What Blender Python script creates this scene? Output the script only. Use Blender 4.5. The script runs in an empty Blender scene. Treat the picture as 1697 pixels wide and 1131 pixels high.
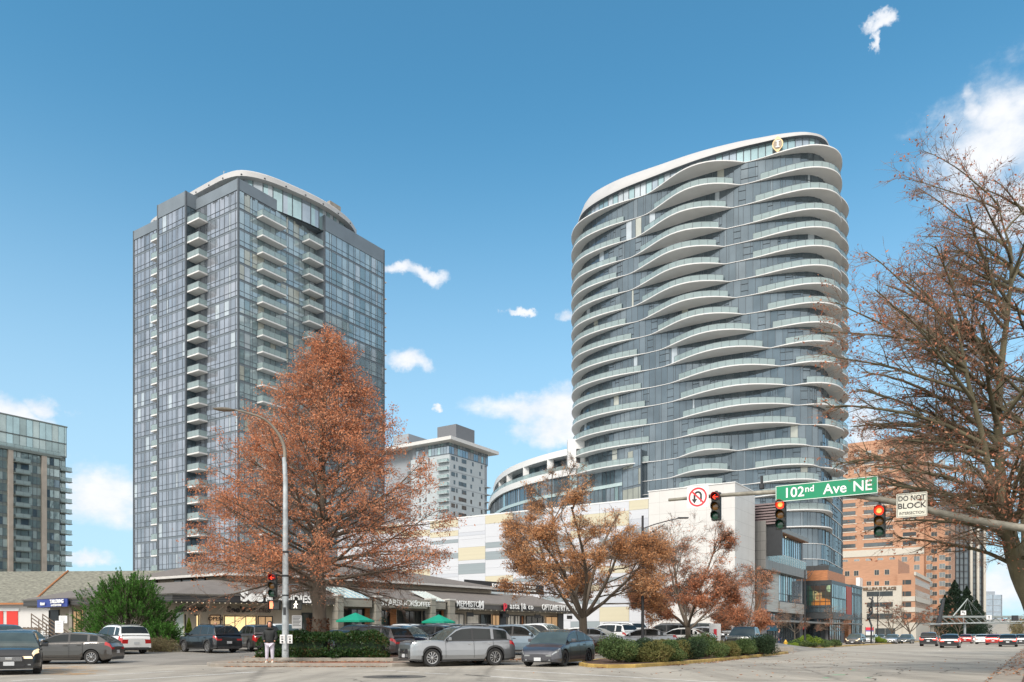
import bpy, math, random
import numpy as np
from mathutils import Vector, Matrix
R = math.radians
random.seed(7); rng = np.random.default_rng(7)
scene = bpy.context.scene
COL = scene.collection

# ---------------------------------------------------------------- camera
F = 1310.0; CX = 848.5; HY = 1052.0; EYE = 1.4
cam_d = bpy.data.cameras.new("camera"); cam = bpy.data.objects.new("camera", cam_d); COL.objects.link(cam)
cam.location = (0, 0, EYE); cam.rotation_euler = (R(90), 0, 0)
cam_d.sensor_width = 36; cam_d.lens = F/1697*36
cam_d.shift_y = (HY-565.5)/1697
cam_d.clip_start = .3; cam_d.clip_end = 6000
scene.camera = cam

# ---------------------------------------------------------------- world, sun, exposure
SUN_EL, SUN_AZ = 42.0, 212.0      # azimuth measured from +Y clockwise: the sun stands behind the camera, a little to the left
scene.view_settings.view_transform = 'Standard'
scene.view_settings.look = 'None'
scene.view_settings.gamma = 1
scene.view_settings.exposure = 0.62
w = bpy.data.worlds.new("World"); scene.world = w; w.use_nodes = True
nt = w.node_tree; nt.nodes.clear(); N = nt.nodes; LK = nt.links
def wn(t, **k):
    n = N.new(t)
    for a, b in k.items(): setattr(n, a, b)
    return n
def wm(op, a, b=None, c=None, clamp=False):
    n = N.new('ShaderNodeMath'); n.operation = op; n.use_clamp = clamp
    for i, v in enumerate((a, b, c)):
        if v is None: continue
        if isinstance(v, (int, float)): n.inputs[i].default_value = v
        else: LK.new(v, n.inputs[i])
    return n.outputs[0]
sky = wn('ShaderNodeTexSky', sky_type='NISHITA', sun_disc=False)
sky.sun_elevation = R(SUN_EL); sky.sun_rotation = R(SUN_AZ)
sky.air_density = 1.0; sky.dust_density = 0.6; sky.ozone_density = 2.2
tc = wn('ShaderNodeTexCoord'); sp = wn('ShaderNodeSeparateXYZ'); LK.new(tc.outputs['Generated'], sp.inputs[0])
AZ = wm('ARCTAN2', sp.outputs[0], sp.outputs[1]); EL = wm('ARCSINE', sp.outputs[2])
n1 = wn('ShaderNodeTexNoise'); n1.inputs['Scale'].default_value = 20; n1.inputs['Detail'].default_value = 9; n1.inputs['Roughness'].default_value = .6
mp = wn('ShaderNodeMapping'); mp.inputs['Scale'].default_value = (1, 1, 1.6); LK.new(tc.outputs['Generated'], mp.inputs[0]); LK.new(mp.outputs[0], n1.inputs['Vector'])
n2 = wn('ShaderNodeTexNoise'); n2.inputs['Scale'].default_value = 2.2; n2.inputs['Detail'].default_value = 6; LK.new(tc.outputs['Generated'], n2.inputs['Vector'])
clouds = [(1655,228,165,100),(1600,178,34,30),(1700,330,90,60),(1450,44,20,10),(1440,72,9,13),(868,682,98,30),(900,712,66,36),(925,690,60,44),(668,610,36,18),(690,458,50,12),(650,450,40,10),
          (30,690,80,40),(95,672,46,22),(170,820,80,62),(150,935,62,15),(1432,705,42,46),(955,512,22,13),(885,498,18,5),(728,688,12,7),(1650,980,300,50)]
nw = wn('ShaderNodeTexNoise'); nw.inputs['Scale'].default_value = 7; nw.inputs['Detail'].default_value = 10; nw.inputs['Roughness'].default_value = .62; LK.new(tc.outputs['Generated'], nw.inputs['Vector'])
sw = wn('ShaderNodeSeparateColor'); LK.new(nw.outputs['Color'], sw.inputs[0])
AZ = wm('MULTIPLY_ADD', wm('SUBTRACT', sw.outputs[0], .5), .16, AZ); EL2 = wm('MULTIPLY_ADD', wm('SUBTRACT', sw.outputs[1], .5), .10, EL)
acc = None
for (px, py, rx, ry) in clouds:
    x = (px-CX)/F; z = (HY-py)/F; az = math.atan2(x, 1); el = math.atan2(z, math.hypot(x, 1))
    k = math.cos(az)
    ra = rx/F*k*k; re = ry/F*k
    dx = wm('MULTIPLY', wm('SUBTRACT', AZ, az), 1/ra); dy = wm('MULTIPLY', wm('SUBTRACT', EL2, el), 1/re)
    d2 = wm('ADD', wm('MULTIPLY', dx, dx), wm('MULTIPLY', dy, dy))
    b = wm('SUBTRACT', 1.0, wm('MULTIPLY', d2, .8))
    acc = b if acc is None else wm('MAXIMUM', acc, b)
acc = wm('MAXIMUM', acc, -1.0)
dens = wm('ADD', wm('MULTIPLY', acc, 1.75), wm('MULTIPLY', wm('SUBTRACT', n1.outputs[0], .50), 3.2))
m1 = wn('ShaderNodeMapRange', interpolation_type='SMOOTHSTEP'); m1.inputs['From Min'].default_value = .0; m1.inputs['From Max'].default_value = 2.0; LK.new(dens, m1.inputs['Value'])
# broken grey cloud over the rest of the sky (behind and above the viewer): it is what lights the street softly
back = wn('ShaderNodeMapRange', interpolation_type='SMOOTHSTEP'); back.inputs['From Min'].default_value = .35; back.inputs['From Max'].default_value = -.25; LK.new(sp.outputs[1], back.inputs['Value'])
bn = wn('ShaderNodeMapRange'); bn.inputs['From Min'].default_value = .3; bn.inputs['From Max'].default_value = .6; bn.inputs['To Min'].default_value = .55; bn.inputs['To Max'].default_value = 1.0; LK.new(n2.outputs[0], bn.inputs['Value'])
bm = wm('MULTIPLY', back.outputs[0], bn.outputs[0])
mask = wm('MAXIMUM', m1.outputs[0], bm)
# cloud colour: bright tops, greyer cores
cc = wn('ShaderNodeMixRGB'); LK.new(n1.outputs[0], cc.inputs[0]); cc.inputs[1].default_value = (6.6, 7.1, 7.9, 1); cc.inputs[2].default_value = (9.8, 9.8, 9.9, 1)
cb = wn('ShaderNodeMixRGB'); LK.new(n2.outputs[0], cb.inputs[0]); cb.inputs[1].default_value = (11, 11, 11, 1); cb.inputs[2].default_value = (19.5, 19, 18.4, 1)
cm = wn('ShaderNodeMixRGB'); LK.new(back.outputs[0], cm.inputs[0]); LK.new(cc.outputs[0], cm.inputs[1]); LK.new(cb.outputs[0], cm.inputs[2])
tint = wn('ShaderNodeMixRGB', blend_type='MULTIPLY'); tint.inputs[0].default_value = 1; LK.new(sky.outputs[0], tint.inputs[1]); tint.inputs[2].default_value = (.86, 1.75, 1.75, 1)
# pale, moist air towards the horizon
hz = wn('ShaderNodeMapRange', interpolation_type='SMOOTHERSTEP'); hz.inputs['From Min'].default_value = .66; hz.inputs['From Max'].default_value = -.02; hz.inputs['To Max'].default_value = .8; LK.new(EL, hz.inputs['Value'])
hm = wn('ShaderNodeMixRGB'); LK.new(hz.outputs[0], hm.inputs[0]); LK.new(tint.outputs[0], hm.inputs[1]); hm.inputs[2].default_value = (5.2, 6.9, 8.5, 1)
mx = wn('ShaderNodeMixRGB'); LK.new(mask, mx.inputs[0]); LK.new(hm.outputs[0], mx.inputs[1]); LK.new(cm.outputs[0], mx.inputs[2])
bg = wn('ShaderNodeBackground'); LK.new(mx.outputs[0], bg.inputs[0]); bg.inputs[1].default_value = .075
wo = wn('ShaderNodeOutputWorld'); LK.new(bg.outputs[0], wo.inputs[0])
sd = bpy.data.lights.new("sun", 'SUN'); sd.energy = 2.3; sd.angle = R(18); sd.color = (1, .92, .83)
so = bpy.data.objects.new("sun", sd); COL.objects.link(so)
sdir = Vector((math.sin(R(SUN_AZ))*math.cos(R(SUN_EL)), math.cos(R(SUN_AZ))*math.cos(R(SUN_EL)), math.sin(R(SUN_EL))))
so.rotation_euler = sdir.to_track_quat('Z', 'Y').to_euler(); so.location = sdir*300

# ---------------------------------------------------------------- helpers
GR = math.atan(.6657)                        # angle of the street grid
S = Vector((math.sin(GR), math.cos(GR), 0)); WD = Vector((-math.cos(GR), math.sin(GR), 0))
ROT = -GR
def at(px, Y, z=0.0): return Vector(((px-CX)/F*Y, Y, z))
def gp(px, py, z=0.0):
    Y = (EYE-z)*F/(py-HY); return Vector(((px-CX)/F*Y, Y, z))
def zat(py, Y): return EYE+(HY-py)/F*Y

def tag(o, label=None, cat=None, group=None, kind=None):
    if label: o['label'] = label
    if cat: o['category'] = cat
    if group: o['group'] = group
    if kind: o['kind'] = kind
    return o
def thing(name, label, cat, loc=(0, 0, 0), rz=0.0, group=None):
    o = bpy.data.objects.new(name, None); COL.objects.link(o); o.empty_display_size = .3
    o.location = loc; o.rotation_euler = (0, 0, rz)
    return tag(o, label, cat, group)

class MB:
    def __init__(s): s.v = []; s.f = []; s.m = []; s.mats = []; s.arr = []; s.n = 0
    def mi(s, m):
        if m not in s.mats: s.mats.append(m)
        return s.mats.index(m)
    def add(s, vs, fs, m, M=None):
        b = len(s.v); k = s.mi(m)
        for p in vs:
            p = Vector(p)
            if M is not None: p = M @ p
            s.v.append((p.x, p.y, p.z))
        for f in fs: s.f.append([i+b for i in f]); s.m.append(k)
    def box(s, a, b, m, M=None):
        x0, y0, z0 = a; x1, y1, z1 = b
        if x0 > x1: x0, x1 = x1, x0
        if y0 > y1: y0, y1 = y1, y0
        if z0 > z1: z0, z1 = z1, z0
        s.add([(x0,y0,z0),(x1,y0,z0),(x1,y1,z0),(x0,y1,z0),(x0,y0,z1),(x1,y0,z1),(x1,y1,z1),(x0,y1,z1)],
              [(0,3,2,1),(4,5,6,7),(0,1,5,4),(1,2,6,5),(2,3,7,6),(3,0,4,7)], m, M)
    def cbox(s, c, d, m, M=None):
        s.box((c[0]-d[0]/2, c[1]-d[1]/2, c[2]-d[2]/2), (c[0]+d[0]/2, c[1]+d[1]/2, c[2]+d[2]/2), m, M)
    def quad(s, a, b, c, d, m): s.add([a, b, c, d], [(0,1,2,3)], m)
    def prism(s, pts, z0, z1, m, M=None, mtop=None, mbot=None):
        n = len(pts)
        area = sum(pts[i][0]*pts[(i+1) % n][1]-pts[(i+1) % n][0]*pts[i][1] for i in range(n))
        if area < 0: pts = list(pts)[::-1]
        vs = [(p[0], p[1], z0) for p in pts]+[(p[0], p[1], z1) for p in pts]
        s.add(vs, [(i, (i+1) % n, n+(i+1) % n, n+i) for i in range(n)], m, M)
        s.add(vs, [tuple(range(n, 2*n))], mtop or m, M); s.add(vs, [tuple(range(n-1, -1, -1))], mbot or m, M)
    def tube(s, pts, rs, m, n=8, M=None, cap=True):
        pts = [Vector(p) for p in pts]
        if not hasattr(rs, '__len__'): rs = [rs]*len(pts)
        vs = []; fs = []; ref = None
        for i, p in enumerate(pts):
            d = (pts[min(i+1, len(pts)-1)]-pts[max(i-1, 0)])
            d = d.normalized() if d.length > 1e-9 else Vector((0, 0, 1))
            if ref is None: ref = Vector((1, 0, 0)) if abs(d.x) < .8 else Vector((0, 1, 0))
            u = (ref-d*ref.dot(d)).normalized(); v = d.cross(u); ref = u
            for k in range(n):
                a = 2*math.pi*k/n; vs.append(p+(u*math.cos(a)+v*math.sin(a))*rs[i])
        for i in range(len(pts)-1):
            for k in range(n):
                k2 = (k+1) % n; fs.append((i*n+k, i*n+k2, (i+1)*n+k2, (i+1)*n+k))
        if cap: fs.append(tuple(range(n-1, -1, -1))); fs.append(tuple((len(pts)-1)*n+k for k in range(n)))
        s.add(vs, fs, m, M)
    def lathe(s, prof, m, n=16, M=None, axis='z'):
        vs = []; fs = []
        for (r, z) in prof:
            for k in range(n):
                a = 2*math.pi*k/n
                if axis == 'z': vs.append((r*math.cos(a), r*math.sin(a), z))
                else: vs.append((r*math.cos(a), z, r*math.sin(a)))
        for i in range(len(prof)-1):
            for k in range(n):
                k2 = (k+1) % n
                q = (i*n+k, i*n+k2, (i+1)*n+k2, (i+1)*n+k)
                fs.append(q if axis == 'z' else q[::-1])
        s.add(vs, fs, m, M)
    def build(s, name, parent=None, smooth=None, loc=None, bevel=0):
        me = bpy.data.meshes.new(name); me.from_pydata(s.v, [], s.f)
        for m in s.mats: me.materials.append(m)
        if len(s.mats) > 1: me.polygons.foreach_set('material_index', s.m)
        if smooth is not None:
            me.polygons.foreach_set('use_smooth', [True]*len(me.polygons)); me.set_sharp_from_angle(angle=R(smooth))
        me.update()
        o = bpy.data.objects.new(name, me); COL.objects.link(o)
        if parent: o.parent = parent
        if loc: o.location = loc
        if bevel:
            md = o.modifiers.new('bevel', 'BEVEL'); md.width = bevel; md.segments = 2; md.limit_method = 'ANGLE'
        return o
def np_mesh(name, V, Q, mat, parent=None, smooth=False):
    """V (n,3), Q (m,k) arrays"""
    me = bpy.data.meshes.new(name); k = Q.shape[1]
    me.vertices.add(len(V)); me.vertices.foreach_set('co', np.ascontiguousarray(V, dtype=np.float32).ravel())
    me.loops.add(Q.size); me.loops.foreach_set('vertex_index', np.ascontiguousarray(Q, dtype=np.int32).ravel())
    me.polygons.add(len(Q)); me.polygons.foreach_set('loop_start', np.arange(0, Q.size, k, dtype=np.int32))
    try: me.polygons.foreach_set('loop_total', np.full(len(Q), k, dtype=np.int32))
    except Exception: pass
    if smooth: me.polygons.foreach_set('use_smooth', np.ones(len(Q), dtype=bool))
    me.materials.append(mat); me.update(calc_edges=True)
    o = bpy.data.objects.new(name, me); COL.objects.link(o)
    if parent: o.parent = parent
    return o
def kids(o): return [c for c in bpy.data.objects if c.parent == o]
def copy_tree(o, parent=None, tree=None):
    if tree is None: tree = {}; [tree.setdefault(c.parent, []).append(c) for c in bpy.data.objects if c.parent]
    c = o.copy(); COL.objects.link(c); c.parent = parent
    for k in tree.get(o, []): copy_tree(k, c, tree)
    return c

# ---------------------------------------------------------------- materials
def mat(name, col, rough=.7, metal=0.0, var=.12, scale=2.0, bump=0.0, bscale=30.0, spec=None, emit=None, estr=0.0, coat=0.0, alpha=None, stretch=(1,1,1), dirt=0.0, isl=0.0):
    m = bpy.data.materials.new(name); m.use_nodes = True; t = m.node_tree; b = t.nodes['Principled BSDF']
    b.inputs['Roughness'].default_value = rough; b.inputs['Metallic'].default_value = metal
    if spec is not None: b.inputs['Specular IOR Level'].default_value = spec
    if coat: b.inputs['Coat Weight'].default_value = coat; b.inputs['Coat Roughness'].default_value = .04
    c = (*col, 1)
    b.inputs['Base Color'].default_value = c
    co = t.nodes.new('ShaderNodeTexCoord'); mp = t.nodes.new('ShaderNodeMapping'); mp.inputs['Scale'].default_value = stretch
    t.links.new(co.outputs['Object'], mp.inputs[0]); out = None
    if var or isl:
        n = t.nodes.new('ShaderNodeTexNoise'); n.inputs['Scale'].default_value = scale; n.inputs['Detail'].default_value = 6
        t.links.new(mp.outputs[0], n.inputs['Vector'])
        fac = n.outputs[0]
        if isl:
            g = t.nodes.new('ShaderNodeNewGeometry'); mm = t.nodes.new('ShaderNodeMath'); mm.operation = 'MULTIPLY_ADD'
            t.links.new(g.outputs['Random Per Island'], mm.inputs[0]); mm.inputs[1].default_value = isl
            m2 = t.nodes.new('ShaderNodeMath'); m2.operation = 'MULTIPLY'; t.links.new(n.outputs[0], m2.inputs[0]); m2.inputs[1].default_value = 1-isl
            t.links.new(m2.outputs[0], mm.inputs[2]); fac = mm.outputs[0]
        r = t.nodes.new('ShaderNodeMapRange'); r.inputs['From Min'].default_value = .25; r.inputs['From Max'].default_value = .75
        r.inputs['To Min'].default_value = 1-var; r.inputs['To Max'].default_value = 1+var; t.links.new(fac, r.inputs['Value'])
        mu = t.nodes.new('ShaderNodeVectorMath'); mu.operation = 'SCALE'; mu.inputs[0].default_value = col; t.links.new(r.outputs[0], mu.inputs['Scale'])
        out = mu.outputs[0]
        if dirt:
            n3 = t.nodes.new('ShaderNodeTexNoise'); n3.inputs['Scale'].default_value = .35; n3.inputs['Detail'].default_value = 8; n3.inputs['Roughness'].default_value = .7
            t.links.new(mp.outputs[0], n3.inputs['Vector'])
            r3 = t.nodes.new('ShaderNodeMapRange'); r3.inputs['From Min'].default_value = .42; r3.inputs['From Max'].default_value = .62; r3.inputs['To Max'].default_value = dirt; t.links.new(n3.outputs[0], r3.inputs['Value'])
            mi = t.nodes.new('ShaderNodeMixRGB'); t.links.new(r3.outputs[0], mi.inputs[0]); t.links.new(out, mi.inputs[1]); mi.inputs[2].default_value = (*[x*.55 for x in col], 1)
            out = mi.outputs[0]
        t.links.new(out, b.inputs['Base Color'])
    if bump:
        n = t.nodes.new('ShaderNodeTexNoise'); n.inputs['Scale'].default_value = bscale; n.inputs['Detail'].default_value = 4; t.links.new(mp.outputs[0], n.inputs['Vector'])
        bp = t.nodes.new('ShaderNodeBump'); bp.inputs['Strength'].default_value = bump; bp.inputs['Distance'].default_value = .02
        t.links.new(n.outputs[0], bp.inputs['Height']); t.links.new(bp.outputs[0], b.inputs['Normal'])
    if emit: b.inputs['Emission Color'].default_value = (*emit, 1); b.inputs['Emission Strength'].default_value = estr
    if alpha is not None: b.inputs['Alpha'].default_value = alpha
    m.diffuse_color = c
    return m
def glassy(name, col, metal=.6, rough=.06, wob=.25, spec=.8):
    m = mat(name, col, rough, metal, var=.18, scale=.35, spec=spec)
    t = m.node_tree; b = t.nodes['Principled BSDF']
    co = t.nodes.new('ShaderNodeTexCoord'); n = t.nodes.new('ShaderNodeTexNoise'); n.inputs['Scale'].default_value = .55; n.inputs['Detail'].default_value = 1
    t.links.new(co.outputs['Object'], n.inputs['Vector'])
    bp = t.nodes.new('ShaderNodeBump'); bp.inputs['Strength'].default_value = wob; bp.inputs['Distance'].default_value = .06
    t.links.new(n.outputs[0], bp.inputs['Height']); t.links.new(bp.outputs[0], b.inputs['Normal'])
    return m
M = {}
M['black'] = mat('black_plastic', (.018,.018,.02), .5)
M['dark'] = mat('dark_metal', (.035,.038,.042), .45, .3)
M['galv'] = mat('galvanised_steel', (.42,.45,.46), .5, .35, var=.3, scale=5, dirt=.5)
M['white'] = mat('white_paint', (.68,.68,.67), .55, var=.04)
M['offwhite'] = mat('offwhite_panel', (.56,.55,.53), .6, var=.05, scale=.6, dirt=.06)
M['conc'] = mat('concrete', (.29,.26,.22), .85, var=.2, scale=4, bump=.4, dirt=.4)
M['mull'] = mat('mullion_metal', (.095,.11,.125), .65, 0, var=.1, spec=.2)
M['spandrel'] = mat('spandrel_panel', (.15,.18,.205), .5, .1, var=.12, scale=.3)
M['crown'] = mat('roof_crown_paint', (.42,.415,.41), .6, var=.05, scale=.4)
M['slabwhite'] = mat('balcony_concrete', (.62,.615,.605), .75, var=.05, scale=.4)
M['g1'] = glassy('curtain_glass', (.23,.29,.33)); M['g2'] = glassy('curtain_glass_grey', (.30,.36,.41), .5)
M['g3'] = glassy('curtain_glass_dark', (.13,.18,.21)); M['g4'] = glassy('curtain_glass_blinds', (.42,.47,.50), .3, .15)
M['g5'] = glassy('curtain_glass_teal', (.30,.42,.44), .5); M['g6'] = glassy('curtain_glass_beige', (.40,.41,.36), .3, .2)
M['l1'] = glassy('tower_glass_lilac', (.27,.30,.34), .5); M['l2'] = glassy('tower_glass_lilac_pale', (.31,.335,.375), .48); M['l3'] = glassy('tower_glass_lilac_deep', (.22,.25,.285), .5)
M['t1'] = glassy('tower_glass_teal', (.32,.40,.43), .5); M['t2'] = glassy('tower_glass_teal_pale', (.39,.47,.49), .45); M['t3'] = glassy('tower_glass_teal_deep', (.24,.32,.34), .5)
M['d1'] = glassy('hotel_glass', (.12,.155,.178), .55); M['d2'] = glassy('hotel_glass_grey', (.148,.183,.205), .55); M['d3'] = glassy('hotel_glass_deep', (.10,.132,.153), .55)
M['winglass'] = glassy('window_glass', (.10,.115,.12), .35, .08); M['winlit'] = glassy('window_glass_pale', (.28,.30,.30), .35, .12)
def rail_mat():
    m = bpy.data.materials.new('railing_glass'); m.use_nodes = True; t = m.node_tree; t.nodes.clear()
    o = t.nodes.new('ShaderNodeOutputMaterial'); mx = t.nodes.new('ShaderNodeMixShader'); tr = t.nodes.new('ShaderNodeBsdfTransparent'); tr.inputs[0].default_value = (.72,.82,.82,1)
    p = t.nodes.new('ShaderNodeBsdfPrincipled'); p.inputs['Base Color'].default_value = (.42,.50,.50,1); p.inputs['Roughness'].default_value = .12; p.inputs['Specular IOR Level'].default_value = .8
    mx.inputs[0].default_value = .46; t.links.new(tr.outputs[0], mx.inputs[1]); t.links.new(p.outputs[0], mx.inputs[2]); t.links.new(mx.outputs[0], o.inputs[0])
    return m
M['rail'] = rail_mat()

def text_mesh(txt, size, m, extrude=.02, parent=None, M4=None, name='lettering', bold=0.0, sx=1.0, align='CENTER', shear=0, spacing=1.0):
    c = bpy.data.curves.new('t', 'FONT'); c.body = txt; c.size = size; c.extrude = extrude; c.offset = bold*size; c.align_x = align; c.align_y = 'CENTER'; c.shear = shear; c.space_character = spacing
    c.resolution_u = 4
    o = bpy.data.objects.new('t', c); COL.objects.link(o); bpy.context.view_layer.update()
    me = bpy.data.meshes.new_from_object(o.evaluated_get(bpy.context.evaluated_depsgraph_get()))
    bpy.data.objects.remove(o); me.name = name
    T = Matrix.Diagonal((sx, 1, 1, 1))
    if M4 is not None: T = M4 @ T
    me.transform(T); me.materials.clear(); me.materials.append(m)
    o = bpy.data.objects.new(name, me); COL.objects.link(o)
    if parent: o.parent = parent
    return o
def facing(p, nx, ny):
    """matrix that puts text drawn in XY upright at p, facing the horizontal direction (nx,ny)"""
    z = Vector((nx, ny, 0)).normalized(); x = Vector((0, 0, 1)).cross(z)
    m = Matrix.Identity(4); m.col[0][:3] = x; m.col[1][:3] = (0, 0, 1); m.col[2][:3] = z; m.col[3][:3] = p
    return m
# ---------------------------------------------------------------- ground, road, lot
def asphalt(name, col, warm=(1,1,1)):
    m = mat(name, col, .88, var=.10, scale=.8, bump=.5, bscale=90)
    t = m.node_tree; b = t.nodes['Principled BSDF']; prev = b.inputs['Base Color'].links[0].from_socket
    co = t.nodes.new('ShaderNodeTexCoord')
    def layer(prev, scale, lo, hi, amt, colr, stretch=(1,1,1), rot=0, typ='noise'):
        mp = t.nodes.new('ShaderNodeMapping'); mp.inputs['Scale'].default_value = stretch; mp.inputs['Rotation'].default_value = (0,0,rot); t.links.new(co.outputs['Object'], mp.inputs[0])
        if typ == 'noise':
            n = t.nodes.new('ShaderNodeTexNoise'); n.inputs['Scale'].default_value = scale; n.inputs['Detail'].default_value = 7; n.inputs['Roughness'].default_value = .65; src = n.outputs[0]
        else:
            n = t.nodes.new('ShaderNodeTexVoronoi'); n.feature = 'DISTANCE_TO_EDGE'; n.inputs['Scale'].default_value = scale; src = n.outputs['Distance']
            dn = t.nodes.new('ShaderNodeTexNoise'); dn.inputs['Scale'].default_value = 1.2; dn.inputs['Detail'].default_value = 6; t.links.new(mp.outputs[0], dn.inputs['Vector'])
            va = t.nodes.new('ShaderNodeMixRGB'); va.inputs[0].default_value = .35; t.links.new(mp.outputs[0], va.inputs[1]); t.links.new(dn.outputs['Color'], va.inputs[2])
            t.links.new(va.outputs[0], n.inputs['Vector'])
        if typ == 'noise': t.links.new(mp.outputs[0], n.inputs['Vector'])
        r = t.nodes.new('ShaderNodeMapRange'); r.inputs['From Min'].default_value = lo; r.inputs['From Max'].default_value = hi; r.inputs['To Max'].default_value = amt; t.links.new(src, r.inputs['Value'])
        mi = t.nodes.new('ShaderNodeMixRGB'); t.links.new(r.outputs[0], mi.inputs[0]); t.links.new(prev, mi.inputs[1]); mi.inputs[2].default_value = (*colr, 1)
        return mi.outputs[0]
    prev = layer(prev, .45, .42, .66, .85, [c*.6 for c in col], (1.6, .12, 1), GR)
    prev = layer(prev, .7, .52, .60, .45, [c*.6 for c in col], (.5, .5, 1), GR)
    prev = layer(prev, 3.0, .60, .72, .5, [c*.5 for c in col])
    prev = layer(prev, .18, .5, .62, .35, [c*1.3 for c in col])
    prev = layer(prev, 60, .55, .8, .7, [c*1.9 for c in col])
    prev = layer(prev, .11, .012, .0, .6, [c*.4 for c in col], typ='vor')
    t.links.new(prev, b.inputs['Base Color'])
    return m
M['road'] = asphalt('asphalt', (.36,.325,.272)); M['lot'] = asphalt('lot_asphalt', (.25,.23,.20))
M['line'] = mat('road_paint', (.72,.70,.66), .7, var=.2, scale=6, dirt=.5)
M['yellow'] = mat('kerb_yellow', (.46,.31,.09), .8, var=.4, scale=3, dirt=.95)
M['brick'] = mat('red_pavers', (.27,.13,.085), .85, var=.3, scale=3, dirt=.5)
M['walk'] = mat('sidewalk_concrete', (.30,.255,.205), .85, var=.22, scale=2.5, bump=.3, dirt=.6)
M['mulch'] = mat('bark_mulch', (.09,.05,.032), .95, var=.5, scale=9, bump=1, bscale=25)
M['soil'] = mat('ground_soil', (.28,.265,.235), .95, var=.3, scale=.2)

def struct(o, label=None): o['kind'] = 'structure'; return o
b = MB(); b.box((-1500,-300,-1.0), (2500,3500,-.03), M['soil']); struct(b.build('ground'))
b = MB(); b.box((-160,-60,-.029), (330,330,0), M['road']); struct(b.build('road'))

KP0 = Vector((3.85,33.3,0)); KD = Vector((.55,.835,0)).normalized(); KN = Vector((-KD.y, KD.x, 0))
def lot_z(x, y):
    d = (Vector((x, y, 0))-KP0).dot(KN)
    t = min(max((d-.5)/6, 0), 1); t = t*t*(3-2*t)
    e = (Vector((x, y, 0))-KP0).dot(S); e = 1-min(max((e-44)/12, 0), 1)
    return min(max(.02*(y-36), 0), .9)*t*e*e*(3-2*e)
# car park surface, rising gently to the shops
xs = np.arange(-95, 40, 1.0); ys = np.arange(36, 110, 1.0); V = []; 
for y in ys:
    for x in xs: V.append((x, y, lot_z(x, y)-.012+ (.02 if lot_z(x,y) > .004 else 0)))
V = np.array(V); nx = len(xs); Q = []
for j in range(len(ys)-1):
    for i in range(nx-1):
        if lot_z(xs[i], ys[j]) > .001 or lot_z(xs[i], ys[j+1]) > .001: Q.append((j*nx+i, j*nx+i+1, (j+1)*nx+i+1, (j+1)*nx+i))
struct(np_mesh('parking_lot', V, np.array(Q), M['lot'], smooth=True))

# kerbed islands and pavements
def island(name, pts, h, kerb_mat, top_mat, kw=.18, z0=0.0, inner=None):
    b = MB(); n = len(pts); P = [Vector((p[0], p[1], 0)) for p in pts]
    if sum(P[i].x*P[(i+1) % n].y-P[(i+1) % n].x*P[i].y for i in range(n)) < 0: P = P[::-1]
    I = []
    for i in range(n):
        a, c, d = P[i-1], P[i], P[(i+1) % n]
        e1 = (c-a).normalized(); e2 = (d-c).normalized(); n1 = Vector((-e1.y, e1.x, 0)); n2 = Vector((-e2.y, e2.x, 0))
        nn = (n1+n2); nn = nn/max(nn.length, 1e-6); I.append(c+nn*kw/max(.5, nn.dot(n1)))
    for i in range(n):
        j = (i+1) % n
        vs = [(*P[i].xy, z0-.3), (*P[j].xy, z0-.3), (*P[j].xy, z0+h-.02), (*P[i].xy, z0+h-.02)]
        k = Vector.lerp
        q0 = P[i].lerp(I[i], .12); q1 = P[j].lerp(I[j], .12)
        vs += [(*q1.xy, z0+h), (*q0.xy, z0+h), (*I[j].xy, z0+h), (*I[i].xy, z0+h)]
        b.add(vs, [(0,1,2,3), (3,2,4,5), (5,4,6,7)], kerb_mat)
    b.add([(*p.xy, z0+h-.004) for p in I], [tuple(range(n))], top_mat)
    return struct(b.build(name))
def gxy(px, py, z=0): p = gp(px, py, z); return (p.x, p.y)
# corner with the signal pole
corner = [(-13.1,34.35),(-9,34.15),(-5.2,34.3),(-3.6,35.6),(-1.4,37.9),(.6,38.9),(2.2,40.2),(2.4,43.6),(-3,44.6),(-13.5,44.6),(-14.2,41),(-13.9,36)]
island('corner_sidewalk', corner, .15, M['conc'], M['walk'])
b = MB(); b.prism([(-9.5,34.6),(-5.6,34.6),(-4.8,36.3),(-9.3,36.3)], .147, .152, M['brick']); struct(b.build('red_paving'))
island('planting_bed', [(-12.6,37.2),(-5.6,37.2),(-4.9,38.2),(-4.4,42),(-6,44.2),(-13,44.2)], .16, M['conc'], M['mulch'], z0=.15)
# planted median nose with yellow kerb
nose = [(3.0,35.5),(3.25,33.9),(4.0,32.95),(5.2,33.3),(6.64,35.2),(8.04,37.2),(11.5,42.7),(17.9,53.6),(20.4,58.4),(20.2,59.6),(17.6,60.4),(13.2,55.5),(7.2,46),(4.4,41)]
island('median', nose, .15, M['yellow'], M['mulch'], kw=.16)
# lot divider bed behind it
island('divider_bed', [(2.2,44.6),(4.4,44.2),(8,50),(16,61.5),(14.4,63),(5,50.6)], .18, M['conc'], M['mulch'], z0=.1)
# second block pavement and its planting
k2 = [Vector((23.6,70,0)), Vector((26,73.5,0)), Vector((59,122,0)), Vector((59,122,0))+S*70]
p2 = [(p.x, p.y) for p in k2]; q2 = [((p+WD*13).x, (p+WD*13).y) for p in (k2[3], k2[2], k2[0]+S*8)]
island('block_sidewalk', p2+q2+[((k2[0]+WD*5).x, (k2[0]+WD*5).y)], .15, M['yellow'], M['walk'], kw=.22)
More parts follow.
